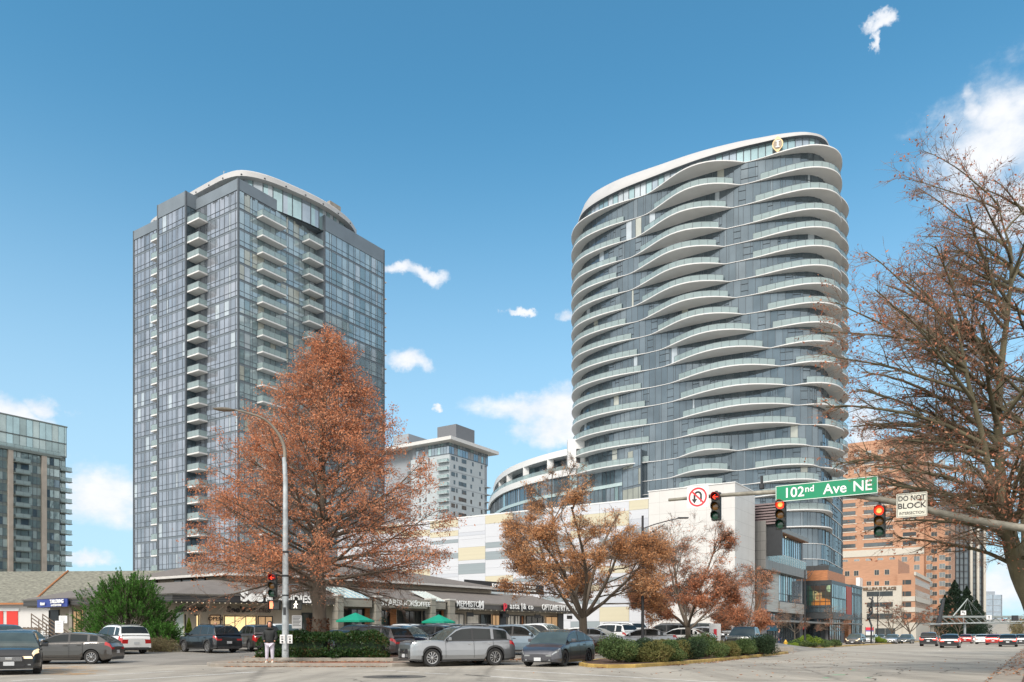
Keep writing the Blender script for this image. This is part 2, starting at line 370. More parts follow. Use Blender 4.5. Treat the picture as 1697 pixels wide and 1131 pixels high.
# right-hand pavement: kerb, strip, low kerb and verge
RK = Vector((14.1,23.2,0))
pr = [RK-S*25, RK+S*150]; 
island('right_sidewalk', [(pr[0].x, pr[0].y), (pr[0].x+12, pr[0].y-8), ((pr[1]-WD*14).x, (pr[1]-WD*14).y), (pr[1].x, pr[1].y)], .15, M['walk'], M['mulch'], kw=.75)
a = RK-S*25-WD*1.45; c = RK+S*150-WD*1.45; b = MB(); b.prism([(a.x,a.y),((a-WD*.25).x,(a-WD*.25).y),((c-WD*.25).x,(c-WD*.25).y),(c.x,c.y)], .147, .22, M['conc']); struct(b.build('verge_edging'))
M['moss'] = mat('mossy_verge', (.13,.13,.05), .95, var=.5, scale=6, bump=1)
a = a-WD*.26; c = c-WD*.26; b = MB(); b.prism([(a.x,a.y),((a-WD*5).x,(a-WD*5).y),((c-WD*5).x,(c-WD*5).y),(c.x,c.y)], .147, .19, M['moss']); struct(b.build('verge'))
# the avenue climbing the hill far ahead
b = MB(); cl = []; 
for i in range(31):
    t = 300+i*14; z = 0 if t < 310 else 12.5*(1-math.cos(math.pi*min((t-310)/380, 1)))/2
    cen = Vector((-11.7+.6657*(t*.8325), t*.8325, 0)); cl.append((cen, z))
for i in range(30):
    (c0, z0), (c1, z1) = cl[i], cl[i+1]
    for (o0, o1, m, dz) in ((-16, 26, M['soil'], -.04), (-9, 9, M['road'], .02), (-.35, .35, M['yellow'], .06)):
        p = [c0-WD*o0, c0-WD*o1, c1-WD*o1, c1-WD*o0]
        b.add([(p[0].x,p[0].y,z0+dz),(p[1].x,p[1].y,z0+dz),(p[2].x,p[2].y,z1+dz),(p[3].x,p[3].y,z1+dz)], [(0,1,2,3)], m)
struct(b.build('hill_road'))
def hill_z(t): return 0 if t < 310 else 12.5*(1-math.cos(math.pi*min((t-310)/380, 1)))/2
# road markings
def stripe(a, c, w, m, b, z=.005):
    a = Vector((*a, 0)); c = Vector((*c, 0)); d = (c-a).normalized(); n = Vector((-d.y, d.x, 0))*w/2
    b.add([((a-n).x,(a-n).y,z),((a+n).x,(a+n).y,z),((c+n).x,(c+n).y,z),((c-n).x,(c-n).y,z)], [(0,3,2,1)], m)
b = MB()
for (p, q, wd) in (((142,1121),(289,1112.8),.12),((20,1129),(90,1124.5),.12),((146,1131),(428,1114),.14),((380,1116),(422,1114),.12),((537,1109.5),(578,1108.3),.14),((620,1111),(655,1112),.14),((660,1113),(694,1114.6),.14),
                   ((705,1116),(742,1117.6),.14),((770,1118.5),(812,1121.5),.14),((770,1118.5),(950,1131),.16),((820,1110),(1190,1131),.16),((700,1107.8),(735,1108.3),.14),((745,1109),(790,1110),.14),((860,1107),(905,1108),.14)):
    stripe(gxy(*p), gxy(*q), wd, M['line'], b)
for k in range(14):
    a = Vector((-11.7+2.9+.6657*(70+k*9), 70+k*9, 0)); stripe((a.x, a.y), ((a+S*3).x, (a+S*3).y), .12, M['line'], b)
struct(b.build('road_markings'))
M['gpaint'] = mat('green_survey_paint', (.12,.55,.25), .8, var=.3, scale=8); M['opaint'] = mat('orange_survey_paint', (.62,.33,.10), .85, var=.4, scale=4)
b = MB()
for (px, py, l) in ((1391,1119,.5),(1370,1124,.2),(1414,1111,.25),(1440,1124,.2)):
    p = gp(px, py); stripe((p.x-l/2, p.y), (p.x+l/2, p.y+.1), .16, M['gpaint'], b)
struct(b.build('survey_marks'))
b = MB(); r_ = random.Random(3)
for i in range(70):
    px = r_.uniform(62, 165); py = r_.uniform(1104, 1119)
    if ((px-112)/56)**2+((py-1111)/8)**2 > 1: continue
    p = gp(px, py); l = r_.uniform(.3, 1.1); stripe((p.x-l/2, p.y-.03), (p.x+l/2, p.y+.12*l), r_.uniform(.04,.09), M['opaint'], b, .006+.00001*i)
struct(b.build('orange_markings'))
# dark tar seams, patches
M['tar'] = mat('tar', (.09,.082,.07), .8, var=.3)
b = MB()
def poly_line(pts, w, m, z):
    for i in range(len(pts)-1): stripe(pts[i], pts[i+1], w*r_.uniform(.6,1.3), m, b, z+.00002*i)
for k in range(18):
    x = r_.uniform(-14, 24); y = r_.uniform(23.5, 34); ang = r_.choice([GR, GR+math.pi/2, r_.uniform(0, 3)]); pts = [(x, y)]
    for i in range(14):
        ang2 = ang+r_.gauss(0, .28); x += math.sin(ang2)*.45; y += math.cos(ang2)*.45; pts.append((x, y))
    poly_line(pts, .035, M['tar'], .0062+.0004*k)
struct(b.build('tar_seams'))
# manhole
mh = gp(654, 1122); b = MB(); b.lathe([(0,.012),(.34,.012),(.36,.010),(.40,.010),(.43,.002)], M['dark'], 28)
for k in range(-4, 5): b.box((-.28+abs(k)*.02, k*.065-.012, .012), (.28-abs(k)*.02, k*.065+.012, .016), M['dark'])
o = b.build('manhole_cover', loc=mh); tag(o, 'round dark iron manhole cover set in the asphalt in front of the hedge', 'manhole cover')
b = MB(); b.lathe([(.435,.0075),(1.05,.0075)], M['tar'], 28); struct(b.build('asphalt_patch', loc=(mh.x, mh.y, 0)))
# fallen leaves in the gutters
def scatter_leaves(name, spots, m, n, size=.05):
    P = []; 
    for k in range(n):
        a, c, s_ = spots[rng.integers(len(spots))]; t = rng.random(); p = np.array(a)*(1-t)+np.array(c)*t
        P.append((p[0]+rng.normal()*s_, p[1]+rng.normal()*s_, p[2]))
    P = np.array(P); n = len(P); ang = rng.random(n)*6.28; s_ = size*(.5+rng.random(n))
    dx = np.stack([np.cos(ang)*s_, np.sin(ang)*s_, np.zeros(n)], 1); dy = np.stack([-np.sin(ang)*s_*.6, np.cos(ang)*s_*.6, rng.random(n)*.02], 1)
    V = np.stack([P-dx, P+dy, P+dx, P-dy], 1).reshape(-1, 3); return np_mesh(name, V, np.arange(4*n).reshape(-1, 4), m)
M['deadleaf'] = mat('dead_leaf', (.28,.12,.05), .9, var=.5, scale=3, isl=.8)
tag(scatter_leaves('fallen_leaves', [((-12.5,34.2,.02),(-5.5,34.1,.02),.12),((-12,35.5,.165),(-6,36.6,.165),.35),((3.6,33,.02),(8,36.6,.02),.15),((9,38,.02),(20,58,.02),.2),((20,60,.02),(25,71,.02),.6),
     ((15.2,24,.165),(45,69,.165),.25),((13.9,23,.02),(38,59,.02),.12),((-12,38,.32),(-6,42,.32),.8),((-3,37,.165),(2,41,.165),.5)], M['deadleaf'], 5200), kind='stuff')
# litter of pale leaves on the carriageway
tag(scatter_leaves('road_leaves', [((4,26,.01),(22,40,.01),2.5),((10,33,.01),(26,60,.01),1.2)], M['deadleaf'], 260), kind='stuff')
# ---------------------------------------------------------------- towers
class Frame:
    def __init__(s, o, rz=ROT): s.o = Vector((o[0], o[1], 0)); s.rz = rz; s.ex = Vector((math.cos(rz), math.sin(rz), 0)); s.ey = Vector((-math.sin(rz), math.cos(rz), 0))
    def x_at(s, px, y):      # local x of the point of the plane y that lies at pixel px
        r = (px-CX)/F; A = s.o+s.ey*y; return (r*A.y-A.x)/(s.ex.x-r*s.ex.y)
    def y_at(s, px, x):
        r = (px-CX)/F; A = s.o+s.ex*x; return (r*A.y-A.x)/(s.ey.x-r*s.ey.y)
    def w(s, x, y, z=0): p = s.o+s.ex*x+s.ey*y; p.z = z; return p
    def z_at(s, py, x, y): return zat(py, s.w(x, y).y)
def facade(G, Fm, p0, p1, zs, pattern, glass, rnd, spandrel=.36, transom=.95, mw=.05, proud=.06, mull=None, sp_m=None):
    """curtain wall between plan points p0->p1 (outward on the right-hand side), storeys between consecutive zs"""
    p0 = Vector((*p0, 0)); p1 = Vector((*p1, 0)); L = (p1-p0).length; u = (p1-p0)/L; n = Vector((u.y, -u.x, 0))
    mull = mull or M['mull']; sp_m = sp_m or M['spandrel']
    xs = [0]; i = 0
    while xs[-1] < L-.3: xs.append(min(xs[-1]+pattern[i % len(pattern)], L)); i += 1
    if L-xs[-2] < .35 and len(xs) > 2: xs.pop(-2)
    T = Matrix(((u.x, n.x, 0, p0.x), (u.y, n.y, 0, p0.y), (0, 0, 1, 0), (0, 0, 0, 1)))   # local x along, y outward
    for k in range(len(zs)-1):
        z0, z1 = zs[k], zs[k+1]
        Fm.box((0, 0, z0-.02), (L, proud*.6, z0+spandrel), sp_m, T)
        Fm.box((0, 0, z0+spandrel-.03), (L, proud*1.5, z0+spandrel+.05), mull, T)
        if transom: Fm.box((0, 0, z0+spandrel+transom-.03), (L, proud, z0+spandrel+transom+.03), mull, T)
        for j in range(len(xs)-1):
            a, b = xs[j], xs[j+1]; w_ = b-a
            g = rnd.choice(glass)
            zz = [(z0+spandrel, z0+spandrel+transom), (z0+spandrel+transom, z1)] if transom else [(z0+spandrel, z1)]
            for (za, zb) in zz:
                t1, t2 = rnd.gauss(0, .004)*w_, rnd.gauss(0, .003)
                G.add([(a, t1, za), (b, -t1+t2, za), (b, -t1-t2, zb), (a, t1, zb)], [(0,3,2,1)], g, T)
    for x in xs: Fm.box((x-mw/2, 0, zs[0]), (x+mw/2, proud, zs[-1]), mull, T)
def railing(b, pts, z, h=1.05, gap=.05, seg=1.25, th=.025, post=True, pm_=None):
    """glass balustrade of separate panes along a polyline of plan points"""
    pts = [Vector((p[0], p[1], 0)) for p in pts]; 
    for i in range(len(pts)-1):
        a, c = pts[i], pts[i+1]; L = (c-a).length
        if L < .05: continue
        u = (c-a)/L; n = Vector((-u.y, u.x, 0)); T = Matrix(((u.x, n.x, 0, a.x), (u.y, n.y, 0, a.y), (0,0,1,z), (0,0,0,1)))
        k = max(1, round(L/seg)); w_ = L/k
        for j in range(k):
            b.box((j*w_+gap/2, -th/2, .05), ((j+1)*w_-gap/2, th/2, h), M['rail'], T)
            if post: b.box((j*w_-gap/2+.005, -.02, 0), (j*w_+gap/2-.005, .02, h*.98), pm_ or M['mull'], T)
        b.box((0, -.025, h), (L, .025, h+.04), pm_ or M['mull'], T)

def left_tower():
    rnd = random.Random(11)
    C = at(395, 146.6); f = Frame(C)
    root = thing('glass_tower', 'square-cornered dark glass tower with curved white roof rim, behind the tallest rust tree', 'tower', C, ROT)
    zs = [0, 4, 7.6]; z = 73.4
    col = []
    while z > 9: col.append(z); z -= 3.13
    zs = [0, 4.2]+sorted(col)+[76.6, 80.3, 83.9]
    fl = zs[2:-1]
    P = 2.2
    xA = f.x_at(345, 0); xB = f.x_at(325, 0); xC = f.x_at(308, -P); xD = f.x_at(262, -P); xE = f.x_at(222, 0)
    y1 = 4.07; y2 = 9.75; y3 = 15.15; y4 = 19.1; QX = 2.3; y5 = f.y_at(636, QX)
    G = MB(); Fm = MB()
    pat = [1.45, 1.45, .5, 1.3, 1.3, .55]; gl = [M['l1']]*8+[M['l2']]*4+[M['l3']]*3+[M['g4']]
    gr = [M['t1']]*8+[M['t2']]*4+[M['t3']]*3+[M['g4']]
    args = dict(zs=zs, rnd=rnd)
    facade(G, Fm, (xE, 0), (xD, 0), pattern=[1.3,1.3,1.2,.5], glass=gl, **args)
    facade(G, Fm, (xD, -P), (xC, -P), pattern=pat, glass=gl, **args)
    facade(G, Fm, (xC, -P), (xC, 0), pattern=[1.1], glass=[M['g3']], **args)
    facade(G, Fm, (xC, 0), (0, 0), pattern=[1.4,1.4,.5,1.35,1.35,1.35], glass=gl, **args)
    facade(G, Fm, (0, 0), (0, y4), pattern=[1.3, 1.3, .5, 1.3, 1.45, 1.45, 1.3], glass=gr+[M['g6']]*2, **args)
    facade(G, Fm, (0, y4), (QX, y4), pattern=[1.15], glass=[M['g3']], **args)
    facade(G, Fm, (QX, y4), (QX, y5), pattern=[1.4, .5, 1.4, 1.6, 1.4, .5], glass=gr, **args)
    facade(G, Fm, (QX, y5), (xE, y5), pattern=[3], glass=gl, **args)
    facade(G, Fm, (xE, y5), (xE, 0), pattern=[3], glass=gl, **args)
    G.build('glazing', root); Fm.build('mullion_grid', root)
    # core volume and slabs so that nothing can be looked through
    core = MB(); core.prism([(xE+.15,.15),(xD+.1,.15),(xD+.1,-P+.15),(xC-.15,-P+.15),(xC-.15,.15),(-.15,.15),(-.15,y4-.1),(QX-.15,y4-.1),(QX-.15,y5-.15),(xE+.15,y5-.15)], 0, 83.5, M['spandrel'])
    core.build('core_wall', root)
    # corner posts and parapets
    b = MB()
    z0, z1 = 83.9, 86.0
    b.prism([(xE-.1,-.12),(xD,-.12),(xD,3),(xE-.1,3)], z0, z1-.2, M['spandrel'])
    b.prism([(xD-.1,-P-.12),(xC+.12,-P-.12),(xC+.12,2.5),(xD-.1,2.5)], z0+.02, z1+.6, M['spandrel'])
    b.prism([(xC-3,-.121),(.12,-.121),(.12,y4-6),(-1.5,y4-6),(-1.5,1.5),(xC-3,1.5)], z0+.04, z1, M['spandrel'])
    b.prism([(.121,y4-6.01),(.121,y4+.2),(-1.5,y4+.2),(-1.5,y4-6.01)], z0+.03, z1-1.0, M['spandrel'])
    b.prism([(QX+.12,y4-.12),(QX+.12,y5+.1),(-3,y5+.1),(-3,y4-.12)], z0+.01, z1+.9, M['spandrel'])
    for (x, y, zt) in ((0,0,z1+.02),(xC,-P,z1+.62),(xD,-P,z1+.62),(QX,y4,z1+.92),(QX,y5,z1+.92),(xE,0,z1-.18)): b.cbox((x, y, zt/2), (.32, .32, zt), M['mull'])
    b.prism([(xE,0),(0,0),(0,y5),(xE,y5)], 83.5, 84.2, M['mull'])
    b.build('parapet', root)
    # balconies, four columns
    def balc(x0, y0, x1, y1, z, sides):
        s = MB(); s.box((x0, y0, z-.1), (x1, y1, z+.16), M['slabwhite']); o = s.build('balcony', root)
        r = MB()
        railing(r, sides, z+.16, 1.1); r.build('railing', o)
    for k, z in enumerate(fl):
        balc(xC+.12, -2.05, xA, -.1, z+.1, [(xC+.15, -2.0), (xA-.05, -2.0), (xA-.05, -.15)])
        balc(xD-3.0, -1.9, xD-.12, -.1, z+.1, [(xD-2.95, -.15), (xD-2.95, -1.85), (xD-.2, -1.85)])
        balc(.1, y1, 1.85, y2, z+.1, [(.15, y1+.05), (1.8, y1+.05), (1.8, y2-.05), (.15, y2-.05)])
        balc(.1, y3, QX-.05, y4-.12, z+.1, [(.15, y3+.05), (QX-.1, y3+.05), (QX-.1, y4-.2)])
    for k, z in enumerate(fl):      # narrow balconies at the far right edge
        s = MB(); s.box((QX-3.5, y5+.1, z), (QX-.6, y5+1.6, z+.2), M['slabwhite']); s.build('balcony', root)
    # curved penthouse under the white roof rim
    pts = [(249.6,170),(250,168),(260,165.8),(308,158),(347,153.3),(371,150.9),(400,149.7),(440.5,151.2),(488.6,155.1),(538,160.3),(576,166.5),(591,171.7)]
    loc = []
    for (px, Y) in pts: p = at(px, Y)-f.o; loc.append((p.dot(f.ex), p.dot(f.ey)))
    sm = smooth_curve(loc, 60)
    cen = Vector((-14, 18, 0))
    def shrink(pl, d): 
        out = []
        for i, p in enumerate(pl):
            a = Vector((*pl[max(i-1,0)], 0)); c = Vector((*pl[min(i+1,len(pl)-1)], 0)); t = (c-a).normalized(); n = Vector((-t.y, t.x, 0)); q = Vector((*p, 0))+n*d; out.append((q.x, q.y))
        return out
    outer = sm; inner = shrink(sm, 1.3)
    closeb = [(outer[-1][0]-9, outer[-1][1]+6), (outer[0][0]+6, outer[0][1]+14)]
    rim = MB(); n = len(outer); low, top = 88.3, 89.5
    rim.prism(outer+closeb, low, top-.25, M['crown'])
    up = shrink(sm, .35)
    V = [(x, y, top-.25) for x, y in outer]+[(x, y, top+.1) for x, y in up]
    rim.add(V, [(i, i+1, n+i+1, n+i) for i in range(n-1)], M['crown']); rim.add([(x, y, top+.1) for x, y in up+closeb], [tuple(range(n+2))], M['crown'])
    rim.build('roof_rim', root, smooth=40)
    g = MB(); fr = MB(); step = 2
    for i in range(0, len(inner)-1, 1):
        a, c = inner[i], inner[i+1]
        g.add([(*a, 84), (*c, 84), (*c, low), (*a, low)], [(0,1,2,3)], rnd.choice([M['g5'], M['g5'], M['g4'], M['g2']]))
        if i % 2 == 0: fr.cbox((a[0], a[1], 86.2), (.14, .14, 4.3), M['mull'])
    g.build('penthouse_glazing', root); fr.build('penthouse_mullion', root)
    b = MB(); b.prism([(x*.97-.5, y+1.2) for x, y in inner]+closeb, 84, 88.2, M['spandrel']); b.build('penthouse_core', root)
    # little lights on the rim edge and antennas on top
    b = MB()
    for i in range(4, n-2, 4): b.cbox((outer[i][0], outer[i][1], low+.25), (.25, .25, .18), M['dark'])
    b.build('rim_light', root)
    for (px, Y, h) in ((371,156,3.4),(460,160,3),(485,166,2.2),(287,172,2.2)):
        p = at(px, Y)-f.o; x, y = p.dot(f.ex), p.dot(f.ey); b = MB()
        b.tube([(x,y,89), (x,y,89.5+h)], .07, M['galv'], 5)
        for q in (.5, .75, .95): b.tube([(x-.5,y,89.5+h*q),(x+.5,y,89.5+h*q)], .04, M['galv'], 4)
        b.build('antenna', root)
    for (x, y, w_, dd) in ((-16, 14, 7, 3), (-2, 22, 8, 3)):
        b = MB(); 
        for k in range(5): b.cbox((x-w_/2+k*w_/4, y, 90.1), (.9, dd, .9+.3*(k % 2)), M['conc'])
        b.box((x-w_/2, y-1, 89.5), (x+w_/2, y+1, 89.8), M['dark']); b.build('roof_plant', root)
    return root
def smooth_curve(pts, n):
    P = [Vector((p[0], p[1], p[2] if len(p) > 2 else 0)) for p in pts]; P = [P[0]*2-P[1]]+P+[P[-1]*2-P[-2]]; out = []
    for i in range(1, len(P)-2):
        for k in range(12):
            t = k/12; a, b, c, d = P[i-1], P[i], P[i+1], P[i+2]
            out.append(.5*((2*b)+(-a+c)*t+(2*a-5*b+4*c-d)*t*t+(-a+3*b-3*c+d)*t**3))
    out.append(P[-2]); L = [0]
    for i in range(1, len(out)): L.append(L[-1]+(out[i]-out[i-1]).length)
    res = []; j = 0
    for k in range(n+1):
        s_ = L[-1]*k/n
        while j < len(L)-2 and L[j+1] < s_: j += 1
        t = (s_-L[j])/max(L[j+1]-L[j], 1e-9); q = out[j].lerp(out[j+1], t); res.append(tuple(q) if len(pts[0]) > 2 else (q.x, q.y))
    return res

def right_tower():
    rnd = random.Random(5)
    O = Vector((30, 150, 0))
    root = thing('curved_tower', 'curved glass tower ringed by wavy white balconies with gold emblem at the top', 'tower', O)
    raw = [(36,202),(26,194),(20,184),(16.4,173.5),(14.4,165.5),(14.0,160),(15.4,155.4),(19.96,149.9),(26.65,144.6),(32.6,140.2),(38.4,136.9),(42.8,135),(46.2,133.7),(49.8,133.1),(52.6,134.2),(54.9,137.4),(57.5,142),(61,148),(64.3,154),(67,161),(68.5,170),(66,184),(56,197)]
    NS = 420
    cv = smooth_curve(raw, NS)
    P = np.array(cv); d = np.gradient(P, axis=0); d /= np.linalg.norm(d, axis=1)[:, None]; NO = np.stack([d[:, 1], -d[:, 0]], 1)
    sarc = np.concatenate([[0], np.cumsum(np.linalg.norm(np.diff(P, axis=0), axis=1))])
    PX = P[:, 0]/P[:, 1]*F+CX
    iL = int(np.argmin(PX)); iR = int(np.argmax(PX[iL:]*0+np.where((P[iL:, 1] < 140), PX[iL:], 0)))+iL
    # front part: monotone from iL to where the curve turns (pixel ~1372)
    front = [i for i in range(iL, NS+1) if P[i, 1] < 160 and PX[i] < 1374 and (i == iL or True)]
    front = [i for i in front if i <= [j for j in range(NS+1) if PX[j] > 1371 and P[j, 0] > 50][0]]
    def s_of(px): return float(np.interp(px, PX[front], sarc[front]))
    sL = sarc[iL]; sC = s_of(1371)
    zs = [82.6,78.9,75.3,71.9,68.9,65.8,62.6,59.6,56.5,53.3,50.1,46.8,43.4,40.0,36.7,33.1,29.7,27.2,24.8,22.2,19.4,16.7,14.1,10.6,7.2]
    ctr = {0:(1088,1222),1:(1085,1214),2:(1068,1201),3:(1062,1192),4:(1059,1188),5:(1061,1190),6:(1066,1197),7:(1075,1207),8:(1092,1220),9:(1110,1241),10:(1117,1263),11:(1125,1281),12:(1127,1295),13:(1130,1307),14:(1138,1316),15:(1138,1210),16:(1126,1206),17:(1127,1200),18:(1130,1200)}
    ctr2 = {15:(1238,1332),16:(1250,1346),17:(1258,1352),18:(1262,1354)}
    lft = {0:1042,1:1034,2:1027,3:1022,4:1022,5:1025,6:1030,7:1036,8:1044,9:1054,10:1060,11:1062,12:1067,13:1071,14:1073,15:1074}
    rgt = {0:1262,1:1258,2:1250,3:1246,4:1245,5:1245,6:1249,7:1256,8:1269,9:1280,10:1298,11:1316,12:1333,13:1348,14:1360,15:1364,16:1367,17:1368}
    def bump(s, a, b, amp, p=1.35, e0=2.2, e1=1.3):
        u = (s-(a-e0))/((b+e1)-(a-e0)); out = np.zeros_like(s); k = (u > 0) & (u < 1)
        out[k] = amp*np.sin(math.pi*u[k]**p)**1.05; return out
    end15 = s_of(1058)
    rootoff = np.array([O.x, O.y])
    Gall = MB(); Fall = MB()
    for k in range(len(zs)):
        off = np.full(NS+1, .13); rails = []
        if k in ctr:
            a, b = s_of(ctr[k][0]), s_of(ctr[k][1]); off += bump(sarc, a, b, 3.3); rails.append((a, b))
        if k in ctr2:
            a, b = s_of(ctr2[k][0]), s_of(ctr2[k][1]); off += bump(sarc, a, b, 1.7); rails.append((a, b))
        if k in lft:
            a, b = sL-13, s_of(lft[k]); off += bump(sarc, a, b, 1.7, 1.05, 2, 2.2); rails.append((a, b))
        if k in rgt:
            a = s_of(rgt[k]); b = sC+(5.5 if k < 12 else 7.0); am = 2.4 if k < 13 else 2.3
            off += bump(sarc, a, b, am, 1.5 if k < 10 else 1.15); rails.append((a, b))
        # bumps along the flank
        if k < 17:
            a, b = sC+11.5, sC+21; off += bump(sarc, a, b, 1.3, 1.1); rails.append((a, b))
        if k == 18 or k == 19 or k == 20: off += bump(sarc, s_of(1230), sC+3, 1.1); 
        if k == 19: rails.append((s_of(1262), sC+1))
        Q = P+NO*off[:, None]-rootoff
        start = 0
        if k >= 16: start = int(np.searchsorted(sarc, end15))
        ed = [tuple(q) for q in Q[start:]]
        s_ = MB()
        inn = [tuple(q) for q in (P-NO*1.2-rootoff)[start:]]
        n = len(ed); z = zs[k]; th = .3
        tk = .07+.11*np.minimum(off[start:], 1.0); V = [(x, y, z+.0) for x, y in ed]+[(ed[i][0], ed[i][1], z+float(tk[i])) for i in range(n)]+[(x, y, z+th-.14) for x, y in inn]+[(x, y, z-.16) for x, y in inn]
        fs = []
        for i in range(n-1):
            fs += [(i, i+1, n+i+1, n+i), (n+i, n+i+1, 2*n+i+1, 2*n+i), (3*n+i, 3*n+i+1, i+1, i)]
        s_.add(V, fs, M['slabwhite']); o = s_.build('balcony_slab', root, smooth=30)
        if k > 0 and rails:
            for (a, b) in rails:
                r = MB()
                i0, i1 = int(np.searchsorted(sarc, a)), int(np.searchsorted(sarc, b))
                i0, i1 = max(i0, 0), min(i1, NS)
                if k >= 16: i0 = max(i0, start)
                sub = (P+NO*np.maximum(off-.22, .06)[:, None]-rootoff)[i0:i1+1]
                L = np.concatenate([[0], np.cumsum(np.linalg.norm(np.diff(sub, axis=0), axis=1))]); m_ = max(2, round(L[-1]/1.45))
                pp = [(float(np.interp(L[-1]*t/m_, L, sub[:, 0])), float(np.interp(L[-1]*t/m_, L, sub[:, 1]))) for t in range(m_+1)]
                railing(r, pp, z+.17, 1.05, seg=5, gap=.06)
                r.build('glass_railing', o)
    # facade between the slabs
    allz = [0, 3.6]+zs[::-1]
    step = 3
    for k in range(len(allz)-1):
        z0, z1 = allz[k], allz[k+1]
        st = 0 if z0 >= 33.0 else int(np.searchsorted(sarc, end15))
        i = st
        while i < NS:
            j = min(i+rnd.choice([2, 3, 3, 3, 1, 3]), NS)
            a = P[i]-rootoff; c = P[j]-rootoff; n_ = NO[i]
            s_mid = (sarc[i]+sarc[j])/2
            g = rnd.choice([M['d1']]*6+[M['d3']]*4+[M['d2']]*3) if rnd.random() > .035 else rnd.choice([M['g6'], M['g4']])
            t = rnd.gauss(0, .006)
            Gall.add([(a[0]+n_[0]*t, a[1]+n_[1]*t, z0), (c[0], c[1], z0), (c[0]-n_[0]*t, c[1]-n_[1]*t, z1), (a[0], a[1], z1)], [(0,1,2,3)], g)
            Fall.cbox(((a[0]+n_[0]*.01), (a[1]+n_[1]*.01), (z0+z1)/2), (.06, .06, z1-z0), M['mull'])
            if rnd.random() < .16:
                q0 = a+n_*.05; q1 = c+n_*.05
                for zz in (z0+1.0, z0+(z1-z0)*.72): Fall.tube([(q0[0], q0[1], zz), (q1[0], q1[1], zz)], .05, M['mull'], 4)
            i = j
    Gall.build('curtain_wall', root); Fall.build('mullion_grid', root)
    # core
    b = MB(); ci = [tuple(q) for q in (P-NO*.6-rootoff)[::6]]; b.prism(ci, 33.3, 82.4, M['spandrel'])
    st = int(np.searchsorted(sarc, end15))
    ci = [tuple(q) for q in (P-NO*.6-rootoff)[st::6]]; b.prism(ci+[(ci[0][0]+8, ci[0][1]+24)], 0, 33.25, M['spandrel']); b.build('core_wall', root)
    # crown: glass band with a white roof that thickens to the left
    zt = 85.4; i0 = int(np.searchsorted(sarc, sL-16)); i1 = int(np.searchsorted(sarc, sC+9))
    g = MB(); fr = MB()
    for i in range(i0, i1, 3):
        a = (P-NO*.3-rootoff)[i]; c = (P-NO*.3-rootoff)[min(i+3, i1)]
        g.add([(*a, 82.7), (*c, 82.7), (*c, zt), (*a, zt)], [(0,1,2,3)], rnd.choice([M['g5'], M['g5'], M['g2'], M['g4']]))
        fr.cbox((a[0], a[1], 84.1), (.13, .13, 2.75), M['mull'])
    g.build('crown_glazing', root); fr.build('crown_mullion', root)
    r = MB(); idx = list(range(i0, i1+1, 2)); t = (sarc[idx]-sL)/(sC-sL); hh = np.clip(3.9-3.3*np.clip(t, 0, 1)**.9, .55, 3.9)
    lo = (P+NO*.45-rootoff)[idx]; up = P[idx]-NO[idx]*(.25+hh*.28)[:, None]-rootoff; n = len(idx)
    V = [(*lo[i], zt-.15) for i in range(n)]+[(*(lo[i]*.995+up[i]*.005), zt+.25) for i in range(n)]+[(*(lo[i]*.45+up[i]*.55), zt+hh[i]*.7) for i in range(n)]+[(*up[i], zt+hh[i]) for i in range(n)]
    fs = []
    for q in range(3):
        for i in range(n-1): fs.append((q*n+i, q*n+i+1, (q+1)*n+i+1, (q+1)*n+i))
    r.add(V, fs, M['crown']); r.add([V[3*n+i] for i in range(n)], [tuple(range(n))], M['crown']); r.add([(*p, zt-.15) for p in lo], [tuple(range(n-1, -1, -1))], M['mull'])
    r.add([V[q*n] for q in (3,2,1,0)]+[V[q*n+n-1] for q in range(4)], [(0,1,2,3,4,5,6,7)], M['crown'])
    r.build('roof_crown', root, smooth=50)
    # gold emblem with the letter
    p = at(1288.5, 0); yi = int(np.argmin(np.abs(PX-1289)+(P[:,0]<30)*999)); c = P[yi]+NO[yi]*.55-rootoff; zc = 84.2
    T = facing((c[0], c[1], zc), NO[yi][0], NO[yi][1])
    gold = mat('gold_emblem', (.33,.24,.13), .4, .5); e = MB()
    pts = []; 
    for k in range(24):
        a = 2*math.pi*k/24; pts.append((.88*math.cos(a), 1.0*math.sin(a)))
    pts2 = pts[:5]+[(.35,1.05),(0,1.38),(-.35,1.05)]+pts[8:17]+[(-.35,-1.05),(0,-1.38),(.35,-1.05)]+pts[20:]
    e.prism(pts2, -.15, .12, gold, T); e.prism([(x*.8, y*.8) for x, y in pts], .12, .16, mat('emblem_field', (.24,.19,.14), .5), T)
    em = e.build('emblem', root)
    l = MB(); l.box((-.14,-.5,.16), (.14,.5,.24), M['white'], T); l.box((-.34,.42,.16), (.34,.56,.241), M['white'], T); l.box((-.34,-.56,.16), (.34,-.42,.241), M['white'], T); l.build('letter', em)
    for i in range(i0+6, i1, 16):
        pass
    return root

